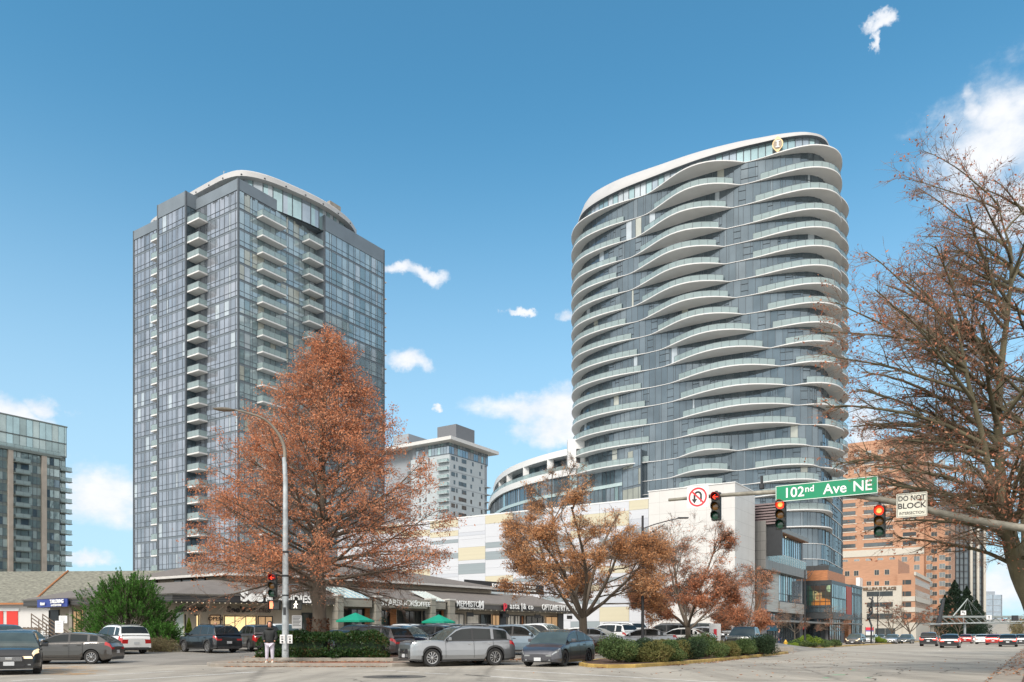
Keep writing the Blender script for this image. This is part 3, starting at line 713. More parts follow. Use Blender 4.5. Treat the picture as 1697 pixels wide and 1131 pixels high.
def podium_wing():
    rnd = random.Random(9)
    A = [(1032,150),(979,155.9),(931,160.8),(892,166.3),(860.6,172.5),(835,180),(818,190.6),(812,203)]
    Pw = [at(px, Y) for px, Y in A]; O = Pw[0].copy(); O.z = 0
    root = thing('podium_wing', 'low curved glass wing with white roof at the foot of the curved tower', 'building wing', O)
    cv = smooth_curve([(p.x-O.x, p.y-O.y) for p in Pw], 60); P = np.array(cv)
    d = np.gradient(P, axis=0); d /= np.linalg.norm(d, axis=1)[:, None]; NO = np.stack([-d[:, 1], d[:, 0]], 1)  # outward
    if NO[0][1] > 0: NO = -NO
    def band(name, z0, z1, off, m, th=1.0):
        b = MB(); o_ = P+NO*off; i_ = P+NO*(off-th); n = len(P)
        V = [(*p, z0) for p in o_]+[(*p, z1) for p in o_]+[(*p, z1) for p in i_]+[(*p, z0) for p in i_]
        fs = []
        for i in range(n-1): fs += [(i+1,i,n+i,n+i+1),(n+i+1,n+i,2*n+i,2*n+i+1),(2*n+i+1,2*n+i,3*n+i,3*n+i+1),(3*n+i+1,3*n+i,i,i+1)]
        fs += [(0,3*n,2*n,n),(n-1,2*n-1,3*n-1,4*n-1)]
        b.add(V, fs, m); return b.build(name, root, smooth=30)
    def rev(c): return c[::-1]
    zt = 34.7
    band('terrace_parapet', zt-1.3, zt, .5, M['white'], .6)
    for k in range(5):
        z1 = zt-1.3-k*3.7; z0 = z1-3.7
        G = MB(); Fm = MB(); i = 0
        while i < 60:
            j = min(i+rnd.choice([1,1,1,2]), 60); a, c = P[i], P[j]
            g = rnd.choice([M['g3']]*3+[M['g1']]*2+[M['g5'], M['g2']])
            G.add([(*a, z0+.6), (*c, z0+.6), (*c, z1), (*a, z1)], [(0,1,2,3)], g); Fm.cbox((a[0]+NO[i][0]*.04, a[1]+NO[i][1]*.04, (z0+z1)/2+.3), (.12,.12,z1-z0-.6), M['mull']); i = j
        G.build('window_band', root); Fm.build('window_mullion', root)
        band('floor_band', z0-.02, z0+.62, .18, mat('pale_glass_band', (.42,.52,.52), .25, .1) if k == 0 else bpy.data.materials['pale_glass_band'], .5)
    b = MB(); b.prism([tuple(p) for p in (P-NO*.5)]+[(P[-1][0]+20, P[-1][1]), (14, 24)], 0, zt-1.4, M['spandrel']); b.build('core_wall', root)
    # set-back top storey and roof
    o2 = -3.2; Pi = P+NO*o2
    G = MB(); 
    for i in range(0, 60, 2): 
        a, c = Pi[i], Pi[min(i+2, 60)]
        G.add([(*a, zt-1), (*c, zt-1), (*c, 38), (*a, 38)], [(0,1,2,3)], rnd.choice([M['g3'], M['g1'], M['g5'], M['g3']]))
    G.build('penthouse_glazing', root)
    for i in (6, 20, 29, 38, 46):
        c = P[i]-NO[i]*1.6; b = MB(); b.cbox((c[0], c[1], (zt-1+38)/2), (1.3, 1.3, 39-zt), M['white']); b.build('terrace_pier', root)
    b = MB(); ou = [tuple(p) for p in (P-NO*.8)[2:]]; b.prism(ou+[(P[-1][0]+18, P[-1][1]), (12, 26)], 37.9, 39.2, M['white'])
    b.build('roof', root)
    r = MB(); sub = (P+NO*.2)[::3]; railing(r, [tuple(p) for p in sub], zt, .9, seg=2.5); r.build('glass_railing', root)
    # end pier and the olive glass link to the tower
    f = Frame((0,0)); 
    b = MB(); Gm = MB(); e0 = at(1032, 149.6)-O; e1 = at(1062, 145.2)-O
    facade(Gm, b, (e0.x, e0.y), (e1.x, e1.y), [0,4]+[8.3+3.4*k for k in range(8)]+[35.6], [1.5], [M['g6'], M['g6'], M['g2']], rnd, transom=None)
    Gm.build('link_glazing', root); b.build('link_mullion', root)
    b = MB(); b.prism([(e0.x+.1, e0.y+.2), (e1.x, e1.y+.2), (e1.x+4, e1.y+8), (e0.x+3, e0.y+12)], 0, 35.6, M['spandrel']); b.build('link_core', root)
    p = at(962, 158)-O; b = MB(); b.box((p.x-2.5, p.y-.5, 34.6), (p.x+.8, p.y+3, 40.4), M['white']); b.box((p.x-.9, p.y-.53, 35.6), (p.x-.1, p.y-.5, 38.4), M['dark']); b.build('stair_head', root)
    return root

def windows(f, root, plane, rects, glass, frame=None, depth=.12, name='window', cap=100, sub=True):
    """windows set in a wall: plane 'y' (front, facing -y at y=c) or 'x' (right flank, facing +x at x=c)"""
    kind, c = plane
    def one(bf, bg, r):
        a0, a1, z0, z1 = r; t = .07
        if kind == 'y':
            bf.box((a0, c-.03, z0), (a0+t, c+depth, z1), frame); bf.box((a1-t, c-.03, z0), (a1, c+depth, z1), frame)
            bf.box((a0+t, c-.03, z1-t), (a1-t, c+depth, z1), frame); bf.box((a0+t, c-.045, z0), (a1-t, c+depth, z0+t), frame)
            bg.add([(a0+t, c-.012, z0+t), (a1-t, c-.012, z0+t), (a1-t, c-.012, z1-t), (a0+t, c-.012, z1-t)], [(0,1,2,3)], glass if not isinstance(glass, list) else random.choice(glass))
            if a1-a0 > 1.4: bf.box(((a0+a1)/2-.03, c-.025, z0+t), ((a0+a1)/2+.03, c-.013, z1-t), frame)
        else:
            bf.box((c-depth, a0, z0), (c+.03, a0+t, z1), frame); bf.box((c-depth, a1-t, z0), (c+.03, a1, z1), frame)
            bf.box((c-depth, a0+t, z1-t), (c+.03, a1-t, z1), frame); bf.box((c-depth, a0+t, z0), (c+.045, a1-t, z0+t), frame)
            bg.add([(c+.012, a0+t, z0+t), (c+.012, a1-t, z0+t), (c+.012, a1-t, z1-t), (c+.012, a0+t, z1-t)], [(0,1,2,3)], glass if not isinstance(glass, list) else random.choice(glass))
            if a1-a0 > 1.4: bf.box((c+.013, (a0+a1)/2-.03, z0+t), (c+.025, (a0+a1)/2+.03, z1-t), frame)
    frame = frame or M['dark']
    rest_f = MB(); rest_g = MB(); used = root.get('_w', 0)
    for r in rects:
        if used < cap:
            bf = MB(); one(bf, bf, r); bf.build(name, root); used += 1
        else: one(rest_f, rest_f, r)
    root['_w'] = used
    if rest_f.v: tag(rest_f.build(name, root), kind='stuff')
# ---------------------------------------------------------------- other large buildings
M['stone'] = mat('beige_stone', (.40,.345,.29), .8, var=.15, scale=.5)
M['pglass'] = glassy('apartment_glass', (.22,.29,.29), .5, .08); M['pglass2'] = glassy('apartment_glass_pale', (.36,.44,.43), .35, .12); M['pspan'] = mat('olive_spandrel', (.16,.185,.17), .4, .3)
M['pale'] = mat('pale_cladding', (.40,.44,.455), .6, var=.05, scale=.3); M['greyc'] = mat('grey_cladding', (.27,.29,.31), .6, var=.06); M['char'] = mat('charcoal_cladding', (.14,.145,.155), .6, var=.1)

def apartment_tower():
    rnd = random.Random(21); f = Frame(at(118, 225)); f.o = f.o-f.ex*1.0
    root = thing('apartment_tower', 'olive glass apartment tower with two beige stone piers at the left edge', 'tower', f.o, ROT)
    Y = lambda px, x=0: f.y_at(px, x)
    zt = f.z_at(708, 0, 0); zs = [0]+[3.0+3.0*k for k in range(16)]; zs = [z for z in zs if z < zt-9]+[]
    zs.append(zs[-1]+3.1); ztop = zs[-1]
    y0 = Y(-120); yr = Y(101)
    G = MB(); Fm = MB(); gl = [M['pglass']]*4+[M['pglass2']]*3+[M['g3']]
    cols = [(y0, Y(14)), (Y(22), Y(49)), (Y(49), Y(69.5)), (Y(77.5), yr)]
    for (a, b) in cols: facade(G, Fm, (-.6, a), (-.6, b), zs, [1.1, 1.1, 1.6], gl, rnd, spandrel=.9, transom=None, sp_m=M['pspan'], mw=.1)
    facade(G, Fm, (-2.2, yr), (-2.2, 0), zs, [1.2], gl, rnd, spandrel=.4, transom=None, sp_m=M['pspan'])
    facade(G, Fm, (-1.6, y0), (-1.6, 0), [ztop+.9, ztop+4.6, zt], [1.7], [M['pglass2'], M['g5'], M['pglass']], rnd, spandrel=.3, transom=None, sp_m=M['pspan'])
    facade(G, Fm, (-2.2, 0), (-40, 0), zs+[zt], [2.5], gl, rnd, transom=None)
    facade(G, Fm, (-40, y0), (-.6, y0), zs+[zt], [2.5], gl, rnd, transom=None)
    G.build('glazing', root); Fm.build('mullion_grid', root)
    b = MB(); b.prism([(-.8,y0+.2),(-.8,yr),(-2.4,yr),(-2.4,-.2),(-39,-.2),(-39,y0+.2)], 0, ztop+.2, M['pspan']); b.prism([(-1.9,y0+.4),(-1.9,-.3),(-38,-.3),(-38,y0+.4)], ztop, zt-.1, M['pspan']); b.build('core_wall', root)
    for (pa, pb) in ((14,22),(69.5,77.5)):
        b = MB(); b.box((-1, Y(pa), 0), (.1, Y(pb), ztop+.3), M['stone']); b.build('stone_pier', root)
    b = MB(); b.box((-2.4, y0, ztop), (.25, yr+.3, ztop+.7), M['pspan']); b.build('cornice', root)
    b = MB(); b.box((-39, y0, zt), (-1.4, .2, zt+.35), M['pspan']); b.build('roof', root)
    r = MB(); railing(r, [(.0, y0), (.0, yr)], ztop+.7, 1.0, seg=2); r.build('glass_railing', root)
    for z in zs[1:-1]:
        b = MB(); b.box((-.5, Y(23), z-.1), (1.0, Y(48), z+.12), M['pspan']); o = b.build('balcony', root)
        r = MB(); railing(r, [(.95, Y(23)), (.95, Y(48))], z+.12, 1.05, seg=2.4); r.build('railing', o)
        b = MB(); b.box((-2.1, yr+.2, z-.08), (-.6, 1.2, z+.12), M['pspan']); o = b.build('balcony', root)
        r = MB(); railing(r, [(-.7, yr+.3), (-.7, 1.1)], z+.12, 1.05, seg=2); r.build('railing', o)

def midrise():
    rnd = random.Random(4); f = Frame(at(745, 300))
    root = thing('apartment_block', 'pale grey apartment block with overhanging flat roof and stacked corner balconies', 'apartment block', f.o, ROT)
    xl = f.x_at(681, 0); xl2 = f.x_at(640, 3); yr = f.y_at(803, 0); yr2 = f.y_at(811, 0)
    zt = f.z_at(753, 0, 0); fh = 3.0
    b = MB(); b.box((xl, 0, 0), (0, yr, zt), M['pale']); b.build('wall', root)
    b = MB(); b.box((xl2, 2.5, 0), (xl-.01, yr2, zt+6.5), M['greyc']); b.box((xl+.1, .8, zt+.01), (-.8, yr2-.1, zt+6.5), M['greyc']); b.box((-18, yr+.01, 0), (-1.2, yr2, zt+.01), M['greyc']); b.build('grey_wall', root)
    b = MB(); r0 = f.z_at(722, 3, -3)
    b.box((xl2-2, -3, r0-1.3), (3, yr2+2.5, r0), M['offwhite']); b.build('roof', root)
    b = MB(); b.box((-10.8, 6, r0), (-1.5, 18, r0+7), M['char']); b.build('roof_plant', root)
    b = MB(); b.box((xl2+3, 4, r0), (-24, 24, r0+6), M['greyc']); b.build('roof_plant', root)
    G = MB(); Fm = MB()
    facade(G, Fm, (-11, .72), (-.75, .72), [zt+.3, zt+3.3, zt+6.4], [1.5], [M['g5'], M['g1'], M['g2']], rnd, transom=None, spandrel=.3)
    facade(G, Fm, (-.75, .75), (-.75, yr2-.1), [zt+.3, zt+3.3, zt+6.4], [1.5, 1.5, 2.2], [M['g5'], M['g1'], M['greyc'], M['g2']], rnd, transom=None, spandrel=.3)
    facade(G, Fm, (xl+2, .72), (-13, .72), [zt+.3, zt+3.3, zt+6.4], [1.4,2.2,1.4,3], [M['g2'], M['greyc'], M['g1'], M['greyc']], rnd, transom=None, spandrel=.3)
    G.build('glazing', root); Fm.build('mullion_grid', root)
    n = 15; ww = []; wf = []
    for k in range(n):
        z = zt-(k+1)*fh+1.0; s = (k % 2)*1.6
        for (a, w_) in ((1.0+s*.9, 2.4 if k % 2 == 0 else 1.1), (4.0+s, 1.0 if k % 2 == 0 else 2.6), (7.6, 3.0), (14.3-s*.7, 1.1), (20.2-s*.7, 1.1)): ww.append((a, a+w_, z, z+1.6))
        for (a, w_) in ((-15, .9), (-10.5-s, .9), (-20.5, 2.4)): 
            if a > xl+.5: wf.append((a, a+w_, z, z+1.6))
    rnd.shuffle(ww)
    windows(f, root, ('x', 0), ww, M['winglass'], M['char']); windows(f, root, ('y', 0), wf, M['winglass'], M['char'])
    windows(f, root, ('y', 2.5), [(xl-4, xl-2, zt-(k+1)*fh+1, zt-(k+1)*fh+2.5) for k in range(n)], M['winglass'], M['char'])
    for k in range(0, n):
        z = zt-(k+1)*fh
        if k % 2: 
            b = MB(); b.box((xl-.05, -.05, z-.12), (.05, yr+.05, z+.12), M['greyc']); b.build('string_course', root)
        b = MB(); b.box((-5.2, -1.3, z+.02), (-.1, .02, z+.22), M['pale']); o = b.build('balcony', root)
        r = MB(); railing(r, [(-5.1, -.1), (-5.1, -1.25), (-.2, -1.25), (-.2, -.1)], z+.22, 1.0, seg=1.7); r.build('railing', o)
        if k > 1:
            b = MB(); b.box((-1.2, yr+.1, z), (1.0, yr2, z+.2), M['pale']); b.build('balcony', root)

def mall():
    rnd = random.Random(17); f = Frame(at(1078, 106)); root = thing('shopping_mall', 'long windowless mall wall of white, beige and slate stripes behind the shops', 'shopping mall', f.o, ROT)
    zt = f.z_at(827, 0, 0); xl = f.x_at(560, 0)
    b = MB(); b.box((xl, 0, 0), (3, 30, zt-.1), M['pale']); b.build('wall', root)
    cw = [mat('panel_white', (.50,.515,.545), .6, var=.04, scale=.3, stretch=(.1,.1,12)), mat('panel_lavender', (.44,.46,.50), .6, var=.05, scale=.3, stretch=(.1,.1,12)), mat('panel_beige', (.50,.46,.34), .65, var=.05, scale=.3, stretch=(.1,.1,12)), mat('panel_slate', (.24,.28,.30), .6, var=.06, scale=.3, stretch=(.1,.1,12))]
    x = f.x_at(1075, 0); b = MB(); cols = [1075, 1043, 994, 946, 898.8, 850.7, 804.7, 760, 713.4, 666, 618, 560]
    first = {4:[(.0,1.1,3),(1.1,2.2,0),(2.2,3.0,3)],5:[(0,1.1,2)],6:[(0,1.0,0)],7:[(0,1.1,0)],8:[(0,1.1,2)]}
    for i in range(len(cols)-1):
        x1 = f.x_at(cols[i], 0); x0 = f.x_at(cols[i+1], 0); z = zt; t = 0; last = 0
        while z > .5:
            h = rnd.choice([.85, 1.0, 1.25, 1.6, .55, 2.0]); c = 0 if last in (2, 3) else rnd.choice([0, 0, 1, 2, 3, 2, 3])
            if z == zt: h = 1.3; c = [2, 0, 0, 0, 3, 2, 0, 2, 0, 2, 0][i]
            last = c; z0 = max(z-h, .4); b.box((x0+.015, -.08-.02*(c > 1), z0+.01), (x1-.015, 0-.001, z-.01), cw[c]); z = z0
    b.build('striped_cladding', root)
    b = MB(); b.box((xl, -.12, zt), (3, .4, zt+.18), M['white']); b.build('coping', root)

def white_building():
    f = Frame(at(1218, 90)); root = thing('white_panel_building', 'blank white panelled building between the striped wall and the grey-framed store', 'building', f.o, ROT)
    xl = f.x_at(1075, 0); yr = f.y_at(1251, 0); zt = f.z_at(800, 0, 0)
    b = MB(); b.box((xl, 0, 0), (0, yr, zt), M['offwhite']); b.box((xl, yr+.01, 0), (-2.6, yr+14, zt-.3), M['offwhite']); b.build('wall', root)
    j = MB(); jm = mat('panel_joint', (.36,.35,.33), .8)
    for k in range(1, 13): j.box((xl, -.003, zt-k*1.42), (0, .01, zt-k*1.42+.022), jm); j.box((-.01, 0, zt-k*1.42), (.003, yr, zt-k*1.42+.022), jm)
    x = xl+1.4; k = 0
    while x < -.3: j.box((x, -.0025, 0), (x+.018, .01, zt), jm); x += 1.95
    for y in (2.5, 5.0): j.box((-.01, y, 0), (.0025, y+.018, zt), jm)
    j.build('panel_joints', root)
    b = MB(); b.box((xl-.1, -.08, zt), (.08, yr+.1, zt+.1), M['white']); b.build('coping', root)
    b = MB(); b.box((-.2, 2.2, .6), (.02, 6.2, 2.2), M['dark']); b.build('dark_opening', root)  # dark box stands in for an opening; its shade is only colour
    b = MB()   # louvred plant screen to the right
    for k in range(8): b.box((-2.5, yr+2+.0, zt-3.7+k*.34), (2.6, yr+2.3, zt-3.7+k*.34+.2), mat('louvre_brown', (.20,.15,.15), .6) if k == 0 else bpy.data.materials['louvre_brown'])
    b.box((-2.5, yr+2.4, zt-7.6), (2.6, yr+2.6, zt-1.1), M['dark']); b.build('plant_screen', root)
    return f, yr

def grey_store():
    o = at(1269, 97.5); f = Frame(o); root = thing('grey_frame_store', 'two-storey store with a deep grey box frame, roof terrace and glass front', 'store', f.o, ROT)
    y1 = f.y_at(1341, 0); fm = mat('grey_metal_panel', (.20,.195,.185), .5, .2, var=.06); Z = lambda py, y=0: f.z_at(py, 0, y)
    t0, t1 = Z(863), Z(868.5); s0, s1 = Z(943), Z(927)
    xl = f.x_at(1250, 0); D = 9
    b = MB(); b.box((xl, 0, s0), (0, 1.2, t0), fm); b.box((xl-5, 1.21, s0), (xl+.4, y1-1, t0), fm)
    b.box((xl, 1.2, t0-.55), (0, y1, t0), fm); b.box((xl, 1.2, s0), (0, y1-1.2, s1), fm); b.build('box_frame', root)
    j = MB()
    for k in range(1, 5): j.box((xl+.001, -.004, s0+k*1.15), (0, .01, s0+k*1.15+.03), M['dark'])
    j.box((xl*.5, -.005, s0), (xl*.5+.03, .01, t0), M['dark'])
    for y in np.arange(1.4, y1-2, 1.6): j.box((-.01, float(y), s0), (.004, float(y)+.03, s1), M['dark'])
    j.build('panel_joints', root)
    wood = mat('wood_soffit', (.30,.16,.09), .6, var=.25, scale=2, stretch=(8,1,8))
    b = MB(); b.box((xl, 1.25, t0-.62), (-.05, y1-.1, t0-.55), wood); b.build('soffit', root)
    for k in range(6):
        b = MB(); b.cbox((-1.0, 2.5+k*2.1, t0-.63), (.16,.16,.03), mat('downlight', (.9,.8,.6), emit=(1,.8,.5), estr=3) if k == 0 else bpy.data.materials['downlight']); b.build('downlight', root)
    G = MB(); Fm = MB(); rnd = random.Random(2)
    facade(G, Fm, (xl+.5, 1.3), (xl+.5, y1-1), [s1, t0-.7], [1.2], [M['g5'], M['g2'], M['g3']], rnd, transom=None, spandrel=.1)
    # first floor: window and striped metal cladding
    a0, a1 = f.y_at(1290, -.8), f.y_at(1330, -.8); wz0, wz1 = Z(993), s0
    facade(G, Fm, (-.8, a0), (-.8, a1), [wz0, wz1], [1.15], [M['g2'], M['g4'], M['g3'], M['g5']], rnd, transom=1.0, spandrel=.1)
    facade(G, Fm, (-1.6, f.y_at(1262,-1.6)), (-1.6, f.y_at(1322, -1.6)), [.15, 2.9, Z(1012)-.2], [1.3], [M['g3'], M['winglass'], M['winglass']], rnd, transom=None, spandrel=.12)
    G.build('glazing', root); Fm.build('window_frame', root)
    sm = mat('striped_metal', (.42,.39,.35), .45, .3, var=.3, scale=1.2, stretch=(.1,.1,6))
    b = MB(); b.box((-1.5, 1.2, Z(1012)), (-.75, a0, s0-.01), sm); b.box((-1.5, a0+.001, Z(1012)), (-.6, a1+.4, wz0-.01), sm); b.build('striped_cladding', root)
    b = MB(); b.box((xl-4, 1.3, 0), (-1.8, y1+2, s0+.1), M['char']); b.box((xl-5,y1-1,0),(xl+.3,y1+1,t0-.01), M['char']); b.build('core_wall', root)
    b = MB(); b.box((xl-.1, .1, 0), (xl+.75, .5, Z(985)), wood); b.box((xl+.76, .3, 0), (-.2, 1.1, s0-.01), M['char']); b.build('wood_pier', root)
    r = MB(); railing(r, [(-.15, 1.3), (-.15, y1-1.3)], s1, 1.2, seg=1.1, pm_=M['white']); r.build('glass_railing', root)
    b = MB(); b.box((-1.5, 5, 3.0), (1.4, y1+4, 3.25), fm); b.build('canopy', root)
    blue = mat('blue_awning', (.03,.22,.38), .6); b = MB(); b.box((-1.55, 5.2, 1.9), (-1.3, 10, 2.6), blue); b.build('window_banner', root)

def picture_store():
    f = Frame(at(1378, 118)); root = thing('corner_store', 'glass corner store showing a huge painted portrait behind its upper windows', 'store', f.o, ROT)
    xl = f.x_at(1322, 0); yr = f.y_at(1411, 0); Z = lambda py: f.z_at(py, 0, 0); zt, zb = Z(961.5), Z(1020)
    dk = mat('anthracite_frame', (.06,.065,.068), .45, .3); rnd = random.Random(8)
    wood = bpy.data.materials['wood_soffit']; wd2 = mat('orange_timber', (.42,.17,.07), .6, var=.3, scale=1.5, stretch=(1,1,8))
    b = MB(); b.box((xl, 0, zt-.6), (0, yr, zt), dk); b.box((xl, -.3, zb-.5), (.3, yr+.2, zb+.35), dk); b.box((xl+.2, .7, 0), (-.6, yr, zt-.6), M['char']); b.build('frame', root)
    # poster (a generic portrait) just behind the glass line
    pm_ = bpy.data.materials.new('portrait_print'); pm_.use_nodes = True; t = pm_.node_tree; bs = t.nodes['Principled BSDF']; bs.inputs['Roughness'].default_value = .4
    co = t.nodes.new('ShaderNodeTexCoord'); sx = t.nodes.new('ShaderNodeSeparateXYZ'); t.links.new(co.outputs['Generated'], sx.inputs[0])
    nz = t.nodes.new('ShaderNodeTexNoise'); nz.inputs['Scale'].default_value = 2.6; nz.inputs['Detail'].default_value = 3; t.links.new(co.outputs['Generated'], nz.inputs['Vector'])
    def mth(op, a, b_=None, c_=None):
        n = t.nodes.new('ShaderNodeMath'); n.operation = op
        for i, v in enumerate((a, b_, c_)):
            if v is None: continue
            if isinstance(v, (int, float)): n.inputs[i].default_value = v
            else: t.links.new(v, n.inputs[i])
        return n.outputs[0]
    prev = None
    def ell(cx, cy, rx, ry, col, soft=.25, wob=.5):
        nonlocal prev
        dx = mth('MULTIPLY', mth('SUBTRACT', sx.outputs[0], cx), 1/rx); dz = mth('MULTIPLY', mth('SUBTRACT', sx.outputs[2], cy), 1/ry)
        d = mth('ADD', mth('MULTIPLY', dx, dx), mth('MULTIPLY', dz, dz)); d = mth('ADD', d, mth('MULTIPLY', mth('SUBTRACT', nz.outputs[0], .5), wob))
        r = t.nodes.new('ShaderNodeMapRange'); r.inputs['From Min'].default_value = 1+soft; r.inputs['From Max'].default_value = 1-soft; t.links.new(d, r.inputs['Value'])
        mi = t.nodes.new('ShaderNodeMixRGB'); t.links.new(r.outputs[0], mi.inputs[0]); t.links.new(prev, mi.inputs[1]); mi.inputs[2].default_value = (*col, 1); prev = mi.outputs[0]
    rgb = t.nodes.new('ShaderNodeRGB'); rgb.outputs[0].default_value = (.16,.2,.09,1); prev = rgb.outputs[0]
    ell(.75, .5, .5, .8, (.05,.045,.03), .3, 1.2); ell(.95, .85, .12, .18, (.30,.42,.25)); ell(.05, .5, .2, .7, (.04,.10,.07)); ell(.62, .1, .42, .24, (.50,.19,.04), .3)
    ell(.42, .58, .2, .34, (.42,.40,.20), .2); ell(.5, .95, .34, .3, (.06,.04,.03), .3, 1.5); ell(.5, .45, .13, .2, (.45,.27,.12), .3); ell(.36, .64, .05, .04, (.06,.05,.04)); ell(.5, .66, .05, .035, (.06,.05,.04)); ell(.42, .36, .06, .035, (.28,.09,.06))
    t.links.new(prev, bs.inputs['Base Color']); bs.inputs['Emission Strength'].default_value = .0
    xa = f.x_at(1338, 0)
    b = MB(); b.add([(xa, -.02, Z(1003)), (-.15, -.02, Z(1003)), (-.15, -.02, Z(970)), (xa, -.02, Z(970))], [(0,1,2,3)], pm_); b.build('portrait_panel', root)
    G = MB(); Fm = MB()
    facade(G, Fm, (xl, .02), (-.1, .02), [zb+.35, zt-.6], [2.2, 2.2], [M['g3'], M['g5']], rnd, transom=None, spandrel=.1, mull=dk, sp_m=dk)
    facade(G, Fm, (.02, 0), (.02, f.y_at(1402, 0)), [zb+.35, zb+2.6, zt-.6], [1.5], [M['g3'], M['g1'], M['g2'], M['g5']], rnd, transom=None, spandrel=.1, mull=dk, sp_m=dk)
    facade(G, Fm, (xl, .5), (-1, .5), [.15, zb-.55], [1.6], [M['winglass'], M['g3']], rnd, transom=1.6, spandrel=.3, mull=dk, sp_m=dk)
    facade(G, Fm, (-.4, .5), (-.4, f.y_at(1398, 0)), [.15, zb-.55], [1.6], [M['winglass'], M['g3']], rnd, transom=1.6, spandrel=.3, mull=dk, sp_m=dk)
    G.build('glazing', root); Fm.build('window_frame', root)
    b = MB()
    for k in range(1, 5): b.box((xl, -.09, zb+.35+k*(zt-.6-zb-.35)/5), (0, -.03, zb+.40+k*(zt-.6-zb-.35)/5), dk)
    for k in range(7): b.box((xl+k*(-xl)/6-.04, -.095, zb+.3), (xl+k*(-xl)/6+.04, -.03, zt-.5), dk)
    b.build('glazing_bars', root)
    b = MB(); b.box((-.3, f.y_at(1402, 0)+.01, zb-.4), (.12, yr-.4, zt-.4), mat('red_panel', (.33,.06,.035), .6, var=.15)); b.build('red_panel', root)
    b = MB(); b.box((-1.2, yr-2.4, 0), (.0, yr-.2, zb-.5), wd2); b.box((-1.4, .6, 0), (-1.2, 1.8, zb-.5), wd2); b.build('timber_pier', root)
    b = MB(); b.box((xl-1, 1.2, zt+.005), (-.8, yr-1, zt+1.6), wd2); b.build('timber_attic', root)
    b = MB(); b.box((-6, 3, zt+1.6), (-1, yr-2, zt+2.5), dk); b.build('roof_planter', root)
    b = MB(); b.box((xl-2, -1.4, 3.0), (1.6, yr+1, 3.18), bpy.data.materials['grey_metal_panel']); b.build('canopy', root)
    rs = mat('red_neon', (.5,.02,.02), emit=(1,.03,.03), estr=.8); p = f.x_at(1327, .4)
    b = MB(); 
    for k in range(6): b.cbox((p+.4*k-1.4, .38, 2.35+.06*(k % 2)), (.3, .05, .42-.08*(k % 2)), rs)
    b.build('neon_sign', root)
    # dark glass return and white pylon wall to the right
    f2 = Frame(at(1411.5, 131)); r2 = thing('dark_glass_block', 'narrow dark glass block between the red panel and the white office wall', 'building', f2.o, ROT); yb = f2.y_at(1428, 0); zt2 = f2.z_at(972, 0, 0)
    G = MB(); Fm = MB(); facade(G, Fm, (0, 0), (0, yb), [0, 4, 8, zt2], [1.3], [M['g3'], M['winglass'], M['g1']], rnd, transom=None, spandrel=.3, mull=dk, sp_m=dk); facade(G, Fm, (-8, 0), (0, 0), [0, 4, 8, zt2], [1.6], [M['g3']], rnd, transom=None, mull=dk, sp_m=dk)
    G.build('glazing', r2); Fm.build('window_frame', r2); b = MB(); b.box((-7.8, .2, 0), (-.2, yb-.1, zt2-.1), M['char']); b.box((-8, -.1, zt2-.1), (.15, yb, zt2+.3), dk); b.build('core_wall', r2)

M['brickw'] = mat('orange_brick', (.43,.235,.145), .8, var=.12, scale=.6, stretch=(1,1,5)); M['cream'] = mat('cream_precast', (.50,.465,.40), .75, var=.06)
def brick_tower():
    f = Frame(at(1531, 345)); root = thing('brick_office_tower', 'tall orange brick office tower with bands of dark windows behind the traffic signals', 'office tower', f.o, ROT)
    xl = f.x_at(1385, 0); zt = f.z_at(722, 0, 0); Z = lambda py: f.z_at(py, 0, 0)
    b = MB(); b.box((xl, 0, 0), (0, 40, zt), M['brickw']); b.box((xl, -.15, zt-1), (.15, 40, zt+.5), M['brickw'])
    b.build('wall', root); fh = 3.75; ws = []; wb = []; bands = MB()
    for k in range(21):
        z = zt-6-k*fh
        if z < 4: break
        if k in (0, 2) or k > 12: 
            for q in range(9): ws.append((xl+3+q*4.9, xl+5.3+q*4.9, z, z+2.2))
        elif k != 12:
            for (a, c) in ((xl+1, xl+8.5), (xl+12, xl+24), (xl+28, -3)): wb.append((a, c, z, z+1.7)); bands.box((a-.6, -.1, z-.5), (c+.6, .05, z-.15), M['cream'])
    bands.box((xl-.1, -.2, zt-6-12*fh-.6), (.1, .05, zt-6-12*fh+2.4), M['cream']); bands.build('precast_band', root)
    windows(f, root, ('y', 0), wb, M['winglass'], M['dark']); windows(f, root, ('y', 0), ws, M['winlit'], M['cream'])
    # lower shoulder to the right
    f2 = Frame(at(1531.5, 352)); xr = f2.x_at(1561, 0); z2 = zat(862, 352); b = MB()
    x0, y0 = .3, 6
    b.box((.01, 6, 0), (xr+2, 38, z2), M['brickw']); b.build('wing_wall', root)
    wr = []
    for k in range(17):
        z = z2-4-k*fh
        if z > 2: 
            for a in (2.2, 7.6): wr.append((a, a+2.4, z, z+1.9))
    windows(f, root, ('y', 6), wr, M['winglass'], M['cream'], cap=140)

